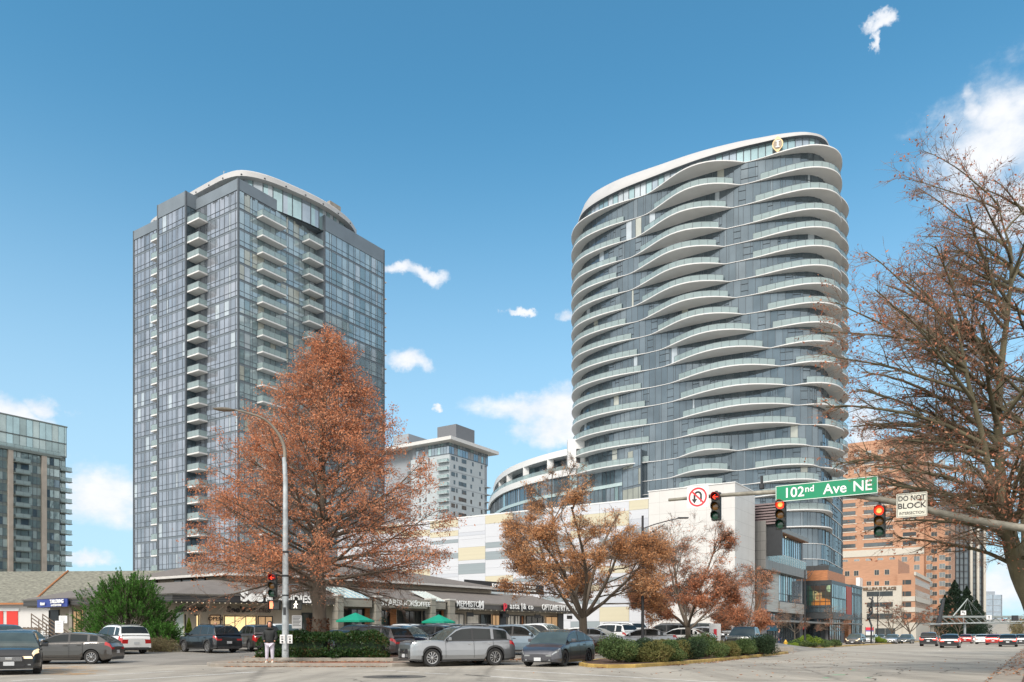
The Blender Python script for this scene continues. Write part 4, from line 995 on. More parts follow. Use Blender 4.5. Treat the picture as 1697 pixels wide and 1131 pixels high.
def office_block():
    f = Frame(at(1516.5, 262)); root = thing('brick_office_block', 'low brick and cream office block with bronze lettering over its long window bands', 'office block', f.o, ROT)
    xm = f.x_at(1487, 0); xl = f.x_at(1428, 0); yr = f.y_at(1541, 0); Z = lambda py: f.z_at(py, 0, 0); zt = Z(950)
    b = MB(); b.box((xm, 0, 0), (0, yr, zt), M['brickw']); b.box((xl-14, 2, 0), (xm, 30, zt+5), M['brickw']); b.build('wall', root)
    b = MB(); b.box((xl, -1.2, 0), (xm+1.5, 2, Z(970)), M['cream']); b.box((xl-1.2, -3.5, 0), (xl, 2, Z(955)), M['white']); b.build('cream_wall', root)
    b = MB()
    for py in (992, 1010): b.box((xm+1.5, -.25, Z(py)-.9), (.25, -.001, Z(py)+.7), M['cream']); b.box((.001, -.25, Z(py)-.9), (.25, yr, Z(py)+.7), M['cream'])
    b.box((-.3, -.3, zt-.8), (.3, yr, zt+.4), M['cream']); b.box((xm, -.3, 0), (.3, -.001, Z(1032)), M['cream']); b.box((.001, -.2, 0), (.25, yr, Z(1032)), M['cream']); b.build('cornice', root)
    wb = [(f.x_at(1436, -1.2), f.x_at(1480, -1.2), f.z_at(b_, 0, -1.2), f.z_at(a_, 0, -1.2)) for (a_, b_) in ((978.5,987.5),(997,1005.5),(1016,1026))]+[(f.x_at(1450, -1.2), f.x_at(1484, -1.2), 0.3, f.z_at(1041, 0, -1.2))]
    windows(f, root, ('y', -1.2), wb, [M['winglass'], M['winglass']], M['cream'])
    ws = []
    for (a_, b_) in ((961,968.5),(980,988),(998,1006),(1016.5,1026)): ws.append((f.x_at(1500, 0), f.x_at(1510, 0), Z(b_), Z(a_))); ws.append((f.x_at(1487, 0)+1.6, f.x_at(1490.6, 0)+1.6, Z(b_), Z(a_)))
    windows(f, root, ('y', 0), ws, M['winglass'], M['dark'])
    wu = [(f.x_at(p, 2), f.x_at(p+8, 2), f.z_at(968.5, 0, 2), f.z_at(961, 0, 2)) for p in (1436, 1449, 1466)]+[(f.x_at(p, 2), f.x_at(p+8, 2), f.z_at(951, 0, 2), f.z_at(942, 0, 2)) for p in (1400, 1415, 1449, 1466)]
    windows(f, root, ('y', 2), wu, M['winglass'], M['cream'])
    wf = []
    for (a_, b_) in ((961,968.5),(980,988),(998,1006),(1016.5,1026)):
        y = 1.0
        while y < yr-1.5: wf.append((y, y+1.2, Z(b_), Z(a_)+.6)); y += 2.2
    windows(f, root, ('x', 0), wf, M['winlit'], M['cream'], cap=90)
    br = mat('bronze_letters', (.20,.13,.08), .45, .4)
    p = ((f.x_at(1436, -1.2)+f.x_at(1479, -1.2))/2, -1.42, f.z_at(974.3, 0, -1.2))
    T = Matrix(((1,0,0,p[0]),(0,0,-1,p[1]),(0,1,0,p[2]),(0,0,0,1)))
    text_mesh('BELLEVUE PLACE', 1.35, br, .12, root, T, 'lettering', .03, sx=1.02)

def far_blocks():
    rnd = random.Random(33)
    steel = mat('far_steel', (.30,.33,.36), .5, .3); dkg = glassy('far_dark_glass', (.10,.12,.13), .4, .12)
    def blk(name, label, cat, px0, px1, pyt, Y, m, glass, dx, fh, fin=None, dep=30):
        f = Frame(at(px0, Y), 0); x1 = (px1-px0)/F*Y; zt = zat(pyt, Y); root = thing(name, label, cat, f.o, 0)
        b = MB(); b.box((0, .5, 0), (x1, dep, zt), glass); b.build('wall', root)
        g = MB(); z = fh
        while z < zt: g.box((0, .2, z-.25), (x1, .49, z+.25), m); z += fh
        x = 0
        while x <= x1+.01: g.box((x-.2, 0, 0), (x+.2, .49, zt), m); x += dx
        g.build('facade_grid', root)
        if fin:
            b = MB(); x = 1.5
            while x < x1: b.box((x-.7, -1.0, 0), (x+.7, -.01, zt+1), fin); x += 4.4
            b.build('fins', root)
        b = MB(); b.box((x1*.2, 5, zt), (x1*.8, 15, zt+3), m); b.build('roof_plant', root)
    blk('steel_grid_tower', 'slim glass tower with pale steel grid right of the brick tower', 'tower', 1561, 1576, 848, 420, steel, dkg, 2.2, 3.8)
    blk('dark_tower', 'dark tower behind the evergreens beside the steel grid tower', 'tower', 1577, 1604, 835, 470, M['dark'], dkg, 2.5, 3.9)
    blk('finned_tower', 'dark tower with pale vertical fins above the footbridge', 'tower', 1605, 1633, 858, 520, M['dark'], dkg, 3, 3.9, fin=M['cream'])
    blk('far_office', 'small grey glass office block far down the avenue', 'office block', 1632, 1661, 986, 640, steel, M['g2'], 7, 5, dep=20)
# ---------------------------------------------------------------- the row of shops
M['roofsh'] = mat('asphalt_shingle', (.155,.135,.12), .9, var=.12, scale=1.5, bump=.8, bscale=12, stretch=(1,1,3))
M['shake'] = mat('weathered_shake', (.175,.17,.135), .9, var=.75, scale=3.2, bump=1, bscale=8, stretch=(.8,.8,9))
M['taupe'] = mat('taupe_stucco', (.43,.385,.315), .85, var=.1, scale=.8); M['taupe2'] = mat('grey_stucco', (.25,.235,.20), .85, var=.1)
M['fascia'] = mat('ribbed_fascia', (.085,.08,.075), .6, var=.15, scale=2, stretch=(1,1,10)); M['gutter'] = mat('gutter_white', (.50,.48,.45), .5, var=.1)
M['warm'] = mat('lit_interior', (.8,.65,.35), .9, emit=(1,.72,.34), estr=.75, var=.3, scale=1.0); M['warm2'] = mat('lit_interior_dim', (.4,.3,.18), .9, emit=(1,.6,.3), estr=.28, var=.5, scale=1.3)
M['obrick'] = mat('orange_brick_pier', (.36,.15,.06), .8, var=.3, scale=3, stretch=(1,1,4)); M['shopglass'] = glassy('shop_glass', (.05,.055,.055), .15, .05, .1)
M['aqua'] = mat('aqua_wall', (.50,.58,.56), .8); M['sgn'] = mat('sign_letter_white', (.80,.80,.78), .5, var=.03); M['red'] = mat('letter_red', (.62,.03,.05), .5)
M['skyl'] = mat('skylight_glass', (.45,.58,.56), .15, .2, var=.1)
NODE = [Vector((-42.6,69,0)), Vector((-24.9,58,0)), Vector((-16.2,63,0)), Vector((-5.0,74,0)), Vector((7.45,89,0))]
def shop_off(d, nodes=None):
    P = nodes or NODE; out = []
    for i, p in enumerate(P):
        e = []
        if i > 0: e.append((p-P[i-1]).normalized())
        if i < len(P)-1: e.append((P[i+1]-p).normalized())
        ns = [Vector((-q.y, q.x, 0)) for q in e]; n = ns[0] if len(ns) == 1 else (ns[0]+ns[1]).normalized()
        out.append(p+n*d/max(.4, n.dot(ns[0])))
    return out
def on_line(px, d=0.0, nodes=None):
    r = (px-CX)/F; P = shop_off(d, nodes)
    for i in range(len(P)-1):
        a, b = P[i], P[i+1]; fa = a.x-r*a.y; fb = b.x-r*b.y
        if fa*fb <= 0 and fa != fb:
            t = fa/(fa-fb); return a.lerp(b, t), (b-a).normalized()
    q = min((P[0], P[-1]), key=lambda p: abs(p.x/p.y-r)); return q.copy(), (P[1]-P[0]).normalized() if q == P[0] else (P[-1]-P[-2]).normalized()
def strip_mall():
    O = Vector((-16, 66, 0)); root = thing('shop_row', 'low grey-roofed row of shops with white sign lettering facing the car park', 'shops', O)
    def ribbon(name, d0, z0, d1, z1, m, nodes=None, th=.0, b=None):
        A = shop_off(d0, nodes); B = shop_off(d1, nodes); own = b is None; b = b or MB(); n = len(A)
        za = z0 if hasattr(z0, '__len__') else [z0]*n; zb = z1 if hasattr(z1, '__len__') else [z1]*n
        V = [(A[i].x-O.x, A[i].y-O.y, za[i]) for i in range(n)]+[(B[i].x-O.x, B[i].y-O.y, zb[i]) for i in range(n)]
        b.add(V, [(i, i+1, n+i+1, n+i) for i in range(n-1)], m)
        if own: return b.build(name, root)
    def solid(name, d0, d1, z0, z1, m, nodes=None):
        b = MB(); ribbon('', d0, z0, d0, z1, m, nodes, b=b); ribbon('', d0, z1, d1, z1, m, nodes, b=b); ribbon('', d1, z1, d1, z0, m, nodes, b=b); ribbon('', d1, z0, d0, z0, m, nodes, b=b)
        A = shop_off(d0, nodes); B = shop_off(d1, nodes)
        for i in (0, -1): b.add([(A[i].x-O.x,A[i].y-O.y,z0),(B[i].x-O.x,B[i].y-O.y,z0),(B[i].x-O.x,B[i].y-O.y,z1),(A[i].x-O.x,A[i].y-O.y,z1)], [(0,1,2,3) if i == 0 else (3,2,1,0)], m)
        return b.build(name, root)
    solid('wall', 2.2, 16, 0, 4.2, M['taupe'])
    solid('fascia', -.05, .25, 3.85, 4.4, M['fascia'])
    solid('canopy_soffit', .26, 2.3, 3.75, 3.85, M['taupe2'])
    b = MB()
    for k in range(4): ribbon('', -.07, 3.9+k*.13, -.07, 3.95+k*.13, M['dark'], [NODE[0], NODE[1], NODE[2]], b=b)
    b.build('fascia_ribs', root)
    solid('wooden_walkway', -2.0, 2.2, 0, .62, M['conc'])
    ribbon('roof', -.25, 4.42, 6.6, 5.95, M['roofsh'])
    ribbon('roof_edge', -.25, 4.42, -.06, 4.30, M['gutter'])
    up = [NODE[0]+Vector((4.5,-1.0,0)), NODE[1]+Vector((1.0,1.0,0)), NODE[2], NODE[3], NODE[3].lerp(NODE[4], .62)]
    solid('upper_wall', 6.5, 15, 5.7, 6.5, M['taupe'], up)
    solid('gutter', 5.3, 5.6, 6.3, 6.52, M['gutter'], up)
    ribbon('soffit', 5.5, 6.32, 6.6, 6.32, M['taupe2'], up)
    b = MB(); A = shop_off(5.35, up); hi = shop_off(15, up)
    hi2 = [hi[0].lerp(hi[1], .55), hi[1], hi[2], hi[3], hi[3].lerp(hi[4], .15)]; zr = [9.4, 9.4, 9.3, 9.1, 8.8]
    V = [(p.x-O.x, p.y-O.y, 6.54) for p in A]+[(p.x-O.x, p.y-O.y, z) for p, z in zip(hi2, zr)]
    fs = [(i, i+1, 6+i, 5+i) for i in range(4)]
    bk = shop_off(26, up); V += [(bk[0].x-O.x, bk[0].y-O.y, 6.54), (bk[-1].x-O.x, bk[-1].y-O.y, 6.54)]
    fs += [(10, 0, 5), (4, 11, 9), (5,6,7,8,9,11,10)]
    b.add(V, fs, M['roofsh']); b.build('upper_roof', root)
    def bay(px0, px1, z0, z1, m, d=2.15, name='shop_window', frame=True, mid=0):
        p0, u = on_line(px0, d); p1, _ = on_line(px1, d); L = (p1-p0).length; u = (p1-p0).normalized(); n = Vector((u.y, -u.x, 0))
        T = Matrix(((u.x, -n.x, 0, p0.x-O.x), (u.y, -n.y, 0, p0.y-O.y), (0,0,1,0), (0,0,0,1)))
        b = MB(); b.box((0, 0, z0), (L, .1, z1), m, T)
        if frame:
            for (a, c) in ((0, .08), (L-.08, L)): b.box((a, -.06, z0), (c, -.001, z1), M['dark'], T)
            b.box((.08, -.05, z1-.09), (L-.08, -.001, z1), M['dark'], T); b.box((.08, -.05, z0), (L-.08, -.001, z0+.08), M['dark'], T)
            for k in range(mid): x = L*(k+1)/(mid+1); b.box((x-.03, -.045, z0+.08), (x+.03, -.0015, z1-.09), M['dark'], T)
        return b.build(name, root)
    G0 = .62
    # left face (tailor) and confectioner
    bay(118, 136, 1.2, 3.5, M['warm2'], mid=1); bay(70, 98, G0, 3.6, M['dark'], name='timber_door')
    for px in (118, 146, 176, 210): 
        p, u = on_line(px, .4); b = MB(); b.cbox((p.x-O.x, p.y-O.y, 2.2), (.25,.25,3.2), M['taupe2']); b.build('post', root)
    bay(291, 304, G0, 3.1, M['aqua'], frame=False, name='painted_wall'); bay(306, 330, G0, 2.95, M['warm']); bay(347, 366, G0, 2.95, M['warm2'], mid=0); bay(371, 425, 1.1, 2.9, M['warm'], mid=2); bay(427, 452, G0, 2.9, M['warm2'], mid=1)
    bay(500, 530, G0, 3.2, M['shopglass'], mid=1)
    # cafe
    for (a, b_) in ((553,564.6),(616,627),(708,717),(738,749)):
        p, u = on_line((a+b_)/2, .0); w_ = (on_line(b_, 0)[0]-on_line(a, 0)[0]).length*.8; T = Matrix.Translation((p.x-O.x, p.y-O.y, 0)) @ Matrix.Rotation(math.atan2(u.y, u.x), 4, 'Z')
        b = MB(); b.box((-w_/2, -.55, .0), (w_/2, .35, 4.55), M['taupe2'], T); b.box((-w_/2-.06, -.61, 4.55), (w_/2+.06, .41, 4.68), M['gutter'], T)
        for z in (1.2, 1.9, 2.6, 3.3, 4.0): b.box((-w_/2-.004, -.554, z), (w_/2+.004, .354, z+.03), M['dark'], T)
        b.build('pier', root)
    for (a, b_) in ((565,616),(627,708),(717,738)):
        p0, _ = on_line(a, -.3); p1, _ = on_line(b_, -.3); L = (p1-p0).length; u = (p1-p0).normalized(); T = Matrix.Translation((p0.x-O.x, p0.y-O.y, 0)) @ Matrix.Rotation(math.atan2(u.y, u.x), 4, 'Z')
        b = MB(); b.box((0, -.05, 3.72), (L, .3, 4.3 if a != 627 else 4.5), M['taupe2'], T); b.build('lintel', root)
    def skylight(a, b_):
        p0, _ = on_line(a, -.1); p1, _ = on_line(b_, -.1); q0, _ = on_line(a-8, 3.2); q1, _ = on_line(b_-26, 3.2); b = MB()
        q0 = shop_pt(p0, 3.0, a); q1 = shop_pt(p1, 3.0, b_); b.add([(p0.x-O.x,p0.y-O.y,4.46),(p1.x-O.x,p1.y-O.y,4.46),(q1.x-O.x,q1.y-O.y,5.45),(q0.x-O.x,q0.y-O.y,5.45)], [(0,1,2,3)], M['skyl'])
        for k in range(6):
            t = k/5; x0 = p0.lerp(p1, t); x1 = q0.lerp(q1, t); b.tube([(x0.x-O.x,x0.y-O.y,4.48),(x1.x-O.x,x1.y-O.y,5.47)], .035, M['gutter'], 4)
        b.build('skylight', root)
    def shop_pt(p, d, px):
        _, u = on_line(px, 0); return p+Vector((-u.y, u.x, 0))*d
    skylight(565, 614); skylight(712, 738)
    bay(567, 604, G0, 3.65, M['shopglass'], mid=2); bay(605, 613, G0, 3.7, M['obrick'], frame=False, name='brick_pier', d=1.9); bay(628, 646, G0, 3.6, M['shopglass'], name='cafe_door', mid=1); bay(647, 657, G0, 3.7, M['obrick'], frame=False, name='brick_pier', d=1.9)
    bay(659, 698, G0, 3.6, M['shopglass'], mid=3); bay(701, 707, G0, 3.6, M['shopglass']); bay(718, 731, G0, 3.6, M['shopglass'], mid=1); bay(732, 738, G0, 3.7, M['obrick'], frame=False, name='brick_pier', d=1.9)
    pl = mat('pale_shop_interior', (.55,.52,.46), .5, emit=(1,.9,.75), estr=.05, var=.5, scale=1.2)
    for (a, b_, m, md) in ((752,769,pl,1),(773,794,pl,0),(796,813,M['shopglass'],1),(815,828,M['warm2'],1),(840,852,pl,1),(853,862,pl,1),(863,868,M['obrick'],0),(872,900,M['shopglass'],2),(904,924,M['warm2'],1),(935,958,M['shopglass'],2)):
        bay(a, b_, G0, 3.45, m, mid=md)
    for (a, b_) in ((829,839),(925,934)): bay(a, b_, 0, 3.8, M['dark'], d=1.2, frame=False, name='pier')
    # small lights under the eaves
    b = MB(); bulb = mat('festoon_bulb', (.9,.85,.7), emit=(1,.8,.5), estr=.35)
    for px in range(292, 975, 9):
        p, u = on_line(px, -.12); b.cbox((p.x-O.x, p.y-O.y, 3.78), (.04,.04,.05), bulb)
    tag(b.build('festoon_lights', root), kind='stuff')
    # signs
    def sign(txt, px, z, size, m, d=-.2, bold=.03, sx=1, label=None, spacing=1.0, ext=.02):
        p, u = on_line(px, d); n = Vector((u.y, -u.x, 0)); T = facing((p.x-O.x, p.y-O.y, z), n.x, n.y)
        o = text_mesh(txt, size, m, ext, root, T, 'shop_sign', bold, sx, spacing=spacing)
        if label: o['label'] = label
        return o
    def board(px0, px1, z0, z1, m, d=-.1, name='sign_board'):
        p0, u = on_line(px0, d); p1, _ = on_line(px1, d); u = (p1-p0).normalized(); L = (p1-p0).length; T = Matrix.Translation((p0.x-O.x, p0.y-O.y, 0)) @ Matrix.Rotation(math.atan2(u.y, u.x), 4, 'Z')
        b = MB(); b.box((0, -.02, z0), (L, .06, z1), m, T); return b.build(name, root)
    board(383, 512, 3.83, 4.52, M['black'], -.14)
    sign("See's", 425, 4.32, 1.15, M['sgn'], -.3, .045, 1.02, 'large white confectioner lettering on black board'); sign("CANDIES", 483, 4.17, .8, M['sgn'], -.3, .03, .98)
    sign("See's", 391, 3.36, .62, M['black'], 2.05, .04, 1.15); sign("CANDIES", 427, 3.34, .5, M['black'], 2.05, .03); sign("CANDIES", 322, 3.34, .48, M['black'], 2.05, .03, .9); sign("See's", 297, 3.34, .55, M['black'], 2.05, .03, .8)
    sign("OPEN", 357, 2.62, .42, M['black'], 2.0, .03)
    sign("STARBUCKS", 662, 4.13, .74, M['sgn'], -.5, .018, .98, 'white block cafe lettering on the grey lintel'); sign("COFFEE", 699, 4.09, .56, M['sgn'], -.5, .01, 1.0)
    board(756, 800, 3.95, 4.45, M['black'], -.16); sign("MEPHISTO", 776, 4.26, .78, M['sgn'], -.3, .008, .88); sign("M", 798, 4.27, .9, M['sgn'], -.3, .05, .95)
    sign("PERSONALIZED COMFORT FOOTWEAR", 782, 3.86, .2, M['sgn'], -.3, 0, .95)
    board(834, 884, 3.95, 4.4, M['black'], -.16); sign("p", 837.5, 4.33, 1.0, M['red'], -.32, .05); sign("asta", 853, 4.26, .85, M['sgn'], -.32, .02, .9, spacing=1.25); sign("|", 865, 4.26, .9, M['sgn'], -.32, .01); sign("& co", 875.5, 4.26, .8, M['sgn'], -.32, .02, .95, spacing=1.2)
    sign("OPTOMETRY", 918, 4.26, .9, M['sgn'], -.3, .008, .8)
    sign("PORCELLO JEWELERS", 977, 4.2, .62, M['sgn'], -.3, .02, .9)
    p, u = on_line(957, -.4); b = MB(); T = facing((p.x-O.x, p.y-O.y, 4.25), u.y, -u.x); 
    b.prism([(.42*math.cos(a*.3491), .42*math.sin(a*.3491)) for a in range(18)], 0, .1, M['sgn'], T); b.prism([(-1.05,.45),(-.3,.45),(-.62,-.05)], 0, .1, M['sgn'], T); b.prism([(.2*math.cos(a*.3491), .2*math.sin(a*.3491)) for a in range(18)], .1, .13, M['black'], T); b.build('shop_emblem', root)
    for px in (779, 838, 891, 944):     # hanging blade signs
        p, u = on_line(px, .9); T = Matrix.Translation((p.x-O.x, p.y-O.y, 3.35)) @ Matrix.Rotation(math.atan2(u.y, u.x), 4, 'Z'); b = MB(); b.box((-.5,-.03,-.2), (.5,.03,.2), M['black'], T); b.box((-.4,-.01,.2), (-.36,.01,.42), M['dark'], T); b.box((.36,-.01,.2), (.4,.01,.42), M['dark'], T); b.build('blade_sign', root, bevel=.02)
    # tailor's blue board on the left eave
    blue = mat('sign_blue', (.02,.04,.22), .4); board(62, 112, 3.7, 4.36, blue, -.3, 'tailor_sign_board')['label'] = 'dark blue sign board with white lettering'
    sign("TAILORING", 94, 4.14, .42, M['sgn'], -.4, .03, .95); sign("& ALTERATIONS", 93, 3.83, .21, M['sgn'], -.4, .03); sign("Stitch", 70.5, 3.98, .33, M['sgn'], -.4, .03, .95)
    # upstairs windows
    def upwin(px0, px1):
        p0, u = on_line(px0, 6.4, up); p1, _ = on_line(px1, 6.4, up); u = (p1-p0).normalized(); L = (p1-p0).length; T = Matrix.Translation((p0.x-O.x, p0.y-O.y, 0)) @ Matrix.Rotation(math.atan2(u.y, u.x), 4, 'Z')
        b = MB(); b.box((0, -.05, 5.5), (L, .06, 6.3), M['dark'], T); b.box((.08, -.06, 5.58), (L-.08, -.051, 6.24), M['shopglass'], T); b.build('upper_window', root)
    for (a, c) in ((150,172),(176,186),(192,210),(215,232),(238,260),(289,301),(303,319),(325,340)): upwin(a, c)
    # pendant jewellery board above the roof near the mall
    b = MB(); p, u = on_line(880, 14); T = facing((p.x-O.x+3, p.y-O.y, 7.2), u.y, -u.x); b.box((-8,-.6,-.2),(7,.6,0), M['black'], T); b.build('roof_sign_board', root); text_mesh('PORCELLO JEWELERS', 1.0, M['sgn'], .04, root, T @ Matrix.Translation((1,0,.05)), 'shop_sign', .01, .9)
    return root
def shake_building():
    f = Frame(at(-40, 84), R(-4)); root = thing('shake_roof_building', 'low building with mossy shake roof, white wall and red doors at the far left', 'building', f.o, f.rz)
    L = 18.5
    b = MB(); b.box((-6, 0, 0), (L, 10, 4.9), M['offwhite']); b.build('wall', root)
    b = MB(); b.add([(-6.5,-.7,4.75),(L+.5,-.7,4.75),(L-1.0,6.2,8.6),(-6.5,6.2,8.6),(L+.5,12,4.75),(-6.5,12,4.75)], [(0,1,2,3),(1,4,2),(3,2,4,5),(0,3,5)], M['shake']); b.add([(-6.5,-.7,4.55),(L+.5,-.7,4.55),(L+.5,-.7,4.74),(-6.5,-.7,4.74)], [(0,1,2,3)], M['obrick']); b.build('roof', root)
    b = MB(); x = f.x_at(57, 0); b.tube([(x+.3,-.75,4.8),(x-.1,3,6.9),(x-.3,6.1,8.65)], .1, M['obrick'], 5); b.build('roof_batten', root)
    rd = mat('red_door_paint', (.62,.035,.025), .45)
    for (a, c) in ((-4,5.5),(11.5,30)):
        x0, x1 = f.x_at(a, 0), f.x_at(c, 0); b = MB(); b.box((x0, -.06, .3), (x1, -.001, 3.9), rd); b.build('red_door', root)
    b = MB(); b.box((f.x_at(-6,0), -.09, 3.9), (f.x_at(32,0), -.001, 4.2), M['white']); b.build('lintel', root)
    # dark gable behind the tailor's roof
    b = MB(); p = (f.x_at(99, 4), 4); b.box((p[0], 3.4, 5.5), (p[0]+2.9, 7, 6.9), M['dark']); b.box((p[0]+.2, 3.37, 5.9), (p[0]+2.7, 3.399, 6.6), M['warm2']); b.build('dormer', root)
# ---------------------------------------------------------------- vehicles
M['tyre'] = mat('tyre_rubber', (.022,.022,.022), .85, var=.2); M['rim'] = mat('alloy_rim', (.52,.52,.52), .28, .75, var=.05); M['rimd'] = mat('dark_alloy', (.05,.05,.055), .35, .6)
M['cglass'] = mat('car_glass', (.012,.015,.015), .05, 0, var=.2, spec=.45); M['wscreen'] = mat('windscreen_glass', (.07,.09,.085), .05, .12, var=.35, scale=1.2, spec=.8)
M['trim'] = mat('car_trim_plastic', (.035,.035,.036), .6); M['lampw'] = mat('headlamp_lens', (.34,.36,.37), .08, .45, var=.1, spec=1); M['lampr'] = mat('tail_lamp_lens', (.42,.02,.02), .12, var=.1, spec=.8)
M['brake'] = mat('lit_brake_lamp', (.7,.03,.02), .2, emit=(1,.06,.03), estr=1.6); M['lit'] = mat('lit_headlamp', (.9,.8,.6), .2, emit=(1,.62,.28), estr=.55)
M['plate'] = mat('number_plate', (.50,.51,.52), .5, var=.05); M['chrome'] = mat('chrome', (.62,.62,.62), .12, .95, var=.02); M['seam'] = mat('door_gap', (.01,.01,.01), .8)
def paint(name, c, metal=.35, rough=.28): return mat('paint_'+name, c, rough, metal, var=.04, coat=.8)
PAINT = dict(black=paint('black', (.012,.013,.015), .2), grey=paint('dark_grey', (.075,.078,.08), .5), brown=paint('brown_grey', (.09,.078,.075), .5), white=paint('white', (.72,.72,.70), 0), silver=paint('silver', (.30,.31,.32), .75),
    slate=paint('slate', (.075,.075,.085), .5), navy=paint('navy', (.018,.022,.05), .4), bluegrey=paint('blue_grey', (.20,.26,.31), .5), red=paint('red', (.38,.025,.02), .2), beige=paint('beige', (.40,.33,.26), .4),
    green=paint('dark_green', (.035,.045,.042), .4), gun=paint('gunmetal', (.065,.06,.055), .5))
KINDS = {
 'suv': dict(L=4.75, W=1.9, H=1.72, c=.22, R=.365, wf=.185, wr=.79, clad=True,
   low=[(0,.72),(.006,.86),(.02,.95),(.06,1.0),(.15,1.02),(.27,1.06),(.32,1.06),(.6,1.06),(.9,1.09),(.965,1.06),(.99,.96),(1,.86)], roof=[(.26,1.04),(.30,1.26),(.40,1.60),(.47,1.70),(.60,1.72),(.78,1.69),(.88,1.62),(.91,1.56),(.975,1.10)], hdr=.44, rr=.885, pil=[(.565,.585),(.76,.785)], cc=.905),
 'bigsuv': dict(L=5.05, W=2.0, H=1.78, c=.23, R=.395, wf=.185, wr=.79, clad=True,
   low=[(0,.78),(.005,.96),(.018,1.05),(.06,1.10),(.16,1.11),(.28,1.13),(.33,1.12),(.6,1.12),(.9,1.16),(.965,1.14),(.99,1.03),(1,.92)], roof=[(.29,1.11),(.33,1.27),(.42,1.62),(.475,1.73),(.58,1.78),(.78,1.74),(.885,1.67),(.91,1.62),(.975,1.17)], hdr=.45, rr=.89, pil=[(.565,.585),(.755,.782)], cc=.915),
 'sedan': dict(L=4.85, W=1.84, H=1.45, c=.17, R=.335, wf=.19, wr=.79, clad=False,
   low=[(0,.55),(.006,.66),(.02,.74),(.06,.79),(.15,.86),(.27,.93),(.32,.95),(.6,.965),(.80,1.0),(.9,1.03),(.965,1.02),(.985,.93),(1,.75)], roof=[(.265,.92),(.33,1.12),(.43,1.37),(.50,1.44),(.60,1.45),(.69,1.41),(.76,1.31),(.86,1.03)], hdr=.455, rr=.70, pil=[(.55,.57),(.73,.76)], cc=.80),
 'hatch': dict(L=4.45, W=1.8, H=1.46, c=.17, R=.33, wf=.19, wr=.80, clad=False,
   low=[(0,.58),(.006,.68),(.02,.76),(.06,.81),(.15,.88),(.27,.95),(.32,.97),(.6,1.0),(.88,1.05),(.95,1.04),(.985,.92),(1,.78)], roof=[(.245,.94),(.31,1.10),(.43,1.36),(.50,1.44),(.60,1.46),(.75,1.42),(.83,1.37),(.87,1.31),(.965,1.03)], hdr=.455, rr=.83, pil=[(.565,.585),(.755,.78)], cc=.86),
 'egg': dict(L=4.75, W=1.92, H=1.62, c=.18, R=.37, wf=.18, wr=.79, clad=False,
   low=[(0,.52),(.006,.60),(.02,.68),(.05,.76),(.09,.83),(.16,.93),(.24,1.0),(.32,1.05),(.6,1.08),(.8,1.13),(.93,1.14),(.97,1.08),(.99,.95),(1,.8)], roof=[(.205,.96),(.28,1.22),(.38,1.48),(.46,1.59),(.54,1.62),(.64,1.60),(.76,1.50),(.86,1.32),(.955,1.12)], hdr=.45, rr=.74, pil=[(.545,.565),(.74,.75)], cc=.86),
 'pickup': dict(L=5.7, W=2.02, H=1.88, c=.28, R=.41, wf=.165, wr=.78, clad=True,
   low=[(0,.85),(.005,1.04),(.015,1.14),(.05,1.18),(.15,1.20),(.25,1.22),(.32,1.24),(.6,1.25),(.63,1.28),(.99,1.28),(1,1.0)], roof=[(.235,1.2),(.27,1.36),(.335,1.70),(.38,1.84),(.46,1.88),(.57,1.86),(.60,1.80),(.63,1.24)], hdr=.36, rr=.595, pil=[(.455,.475)], cc=.60),
}
def ip(tab, u): return float(np.interp(u, [p[0] for p in tab], [p[1] for p in tab]))
WHEELS = {}
def wheel_meshes(R_, style):
    key = (R_, style)
    if key in WHEELS: return WHEELS[key]
    w_ = .235; b = MB(); prof = [(R_*.66,-w_/2+.01),(R_*.72,-w_/2),(R_*.93,-w_/2),(R_*.985,-w_/2+.025),(R_,-w_/2+.06),(R_,w_/2-.06),(R_*.985,w_/2-.025),(R_*.93,w_/2),(R_*.72,w_/2),(R_*.66,w_/2-.01)]
    b.lathe(prof, M['tyre'], 26, axis='y'); b.lathe([(0,-w_/2+.05),(R_*.67,-w_/2+.05)], M['black'], 20, axis='y'); 
    b.lathe([(R_*.67,w_/2-.05),(0,w_/2-.05)], M['black'], 20, axis='y')
    t = b.build('wheel', smooth=35); r = MB(); m = M['rim'] if style != 'dark' else M['rimd']
    for s in (-1, 1):
        y = s*(w_/2-.012); r.lathe([(R_*.60,y-s*.035),(R_*.61,y),(R_*.665,y+s*.004),(R_*.67,y-s*.03)], m, 26, axis='y'); r.lathe([(0,y),(R_*.13,y),(R_*.15,y-s*.04)], m, 12, axis='y')
        n = 5 if style == 'five' else 10
        for k in range(n):
            a = 2*math.pi*k/n; da = .16 if n == 5 else .075
            pts = []
            for (rr, aa, dy) in ((.12, -da*1.6, 0), (.12, da*1.6, 0), (.62, da, -.02), (.62, -da, -.02)): pts.append((R_*rr*math.cos(a+aa), y+s*dy, R_*rr*math.sin(a+aa)))
            back = [(p[0], p[1]-s*.03, p[2]) for p in pts]
            fs = [(0,1,2,3),(7,6,5,4),(0,4,5,1),(1,5,6,2),(2,6,7,3),(3,7,4,0)]
            if s > 0: fs = [f[::-1] for f in fs]
            r.add(pts+back, fs, m)
    ri = r.build('rim', smooth=35); WHEELS[key] = (t.data, ri.data); bpy.data.objects.remove(t); bpy.data.objects.remove(ri); return WHEELS[key]
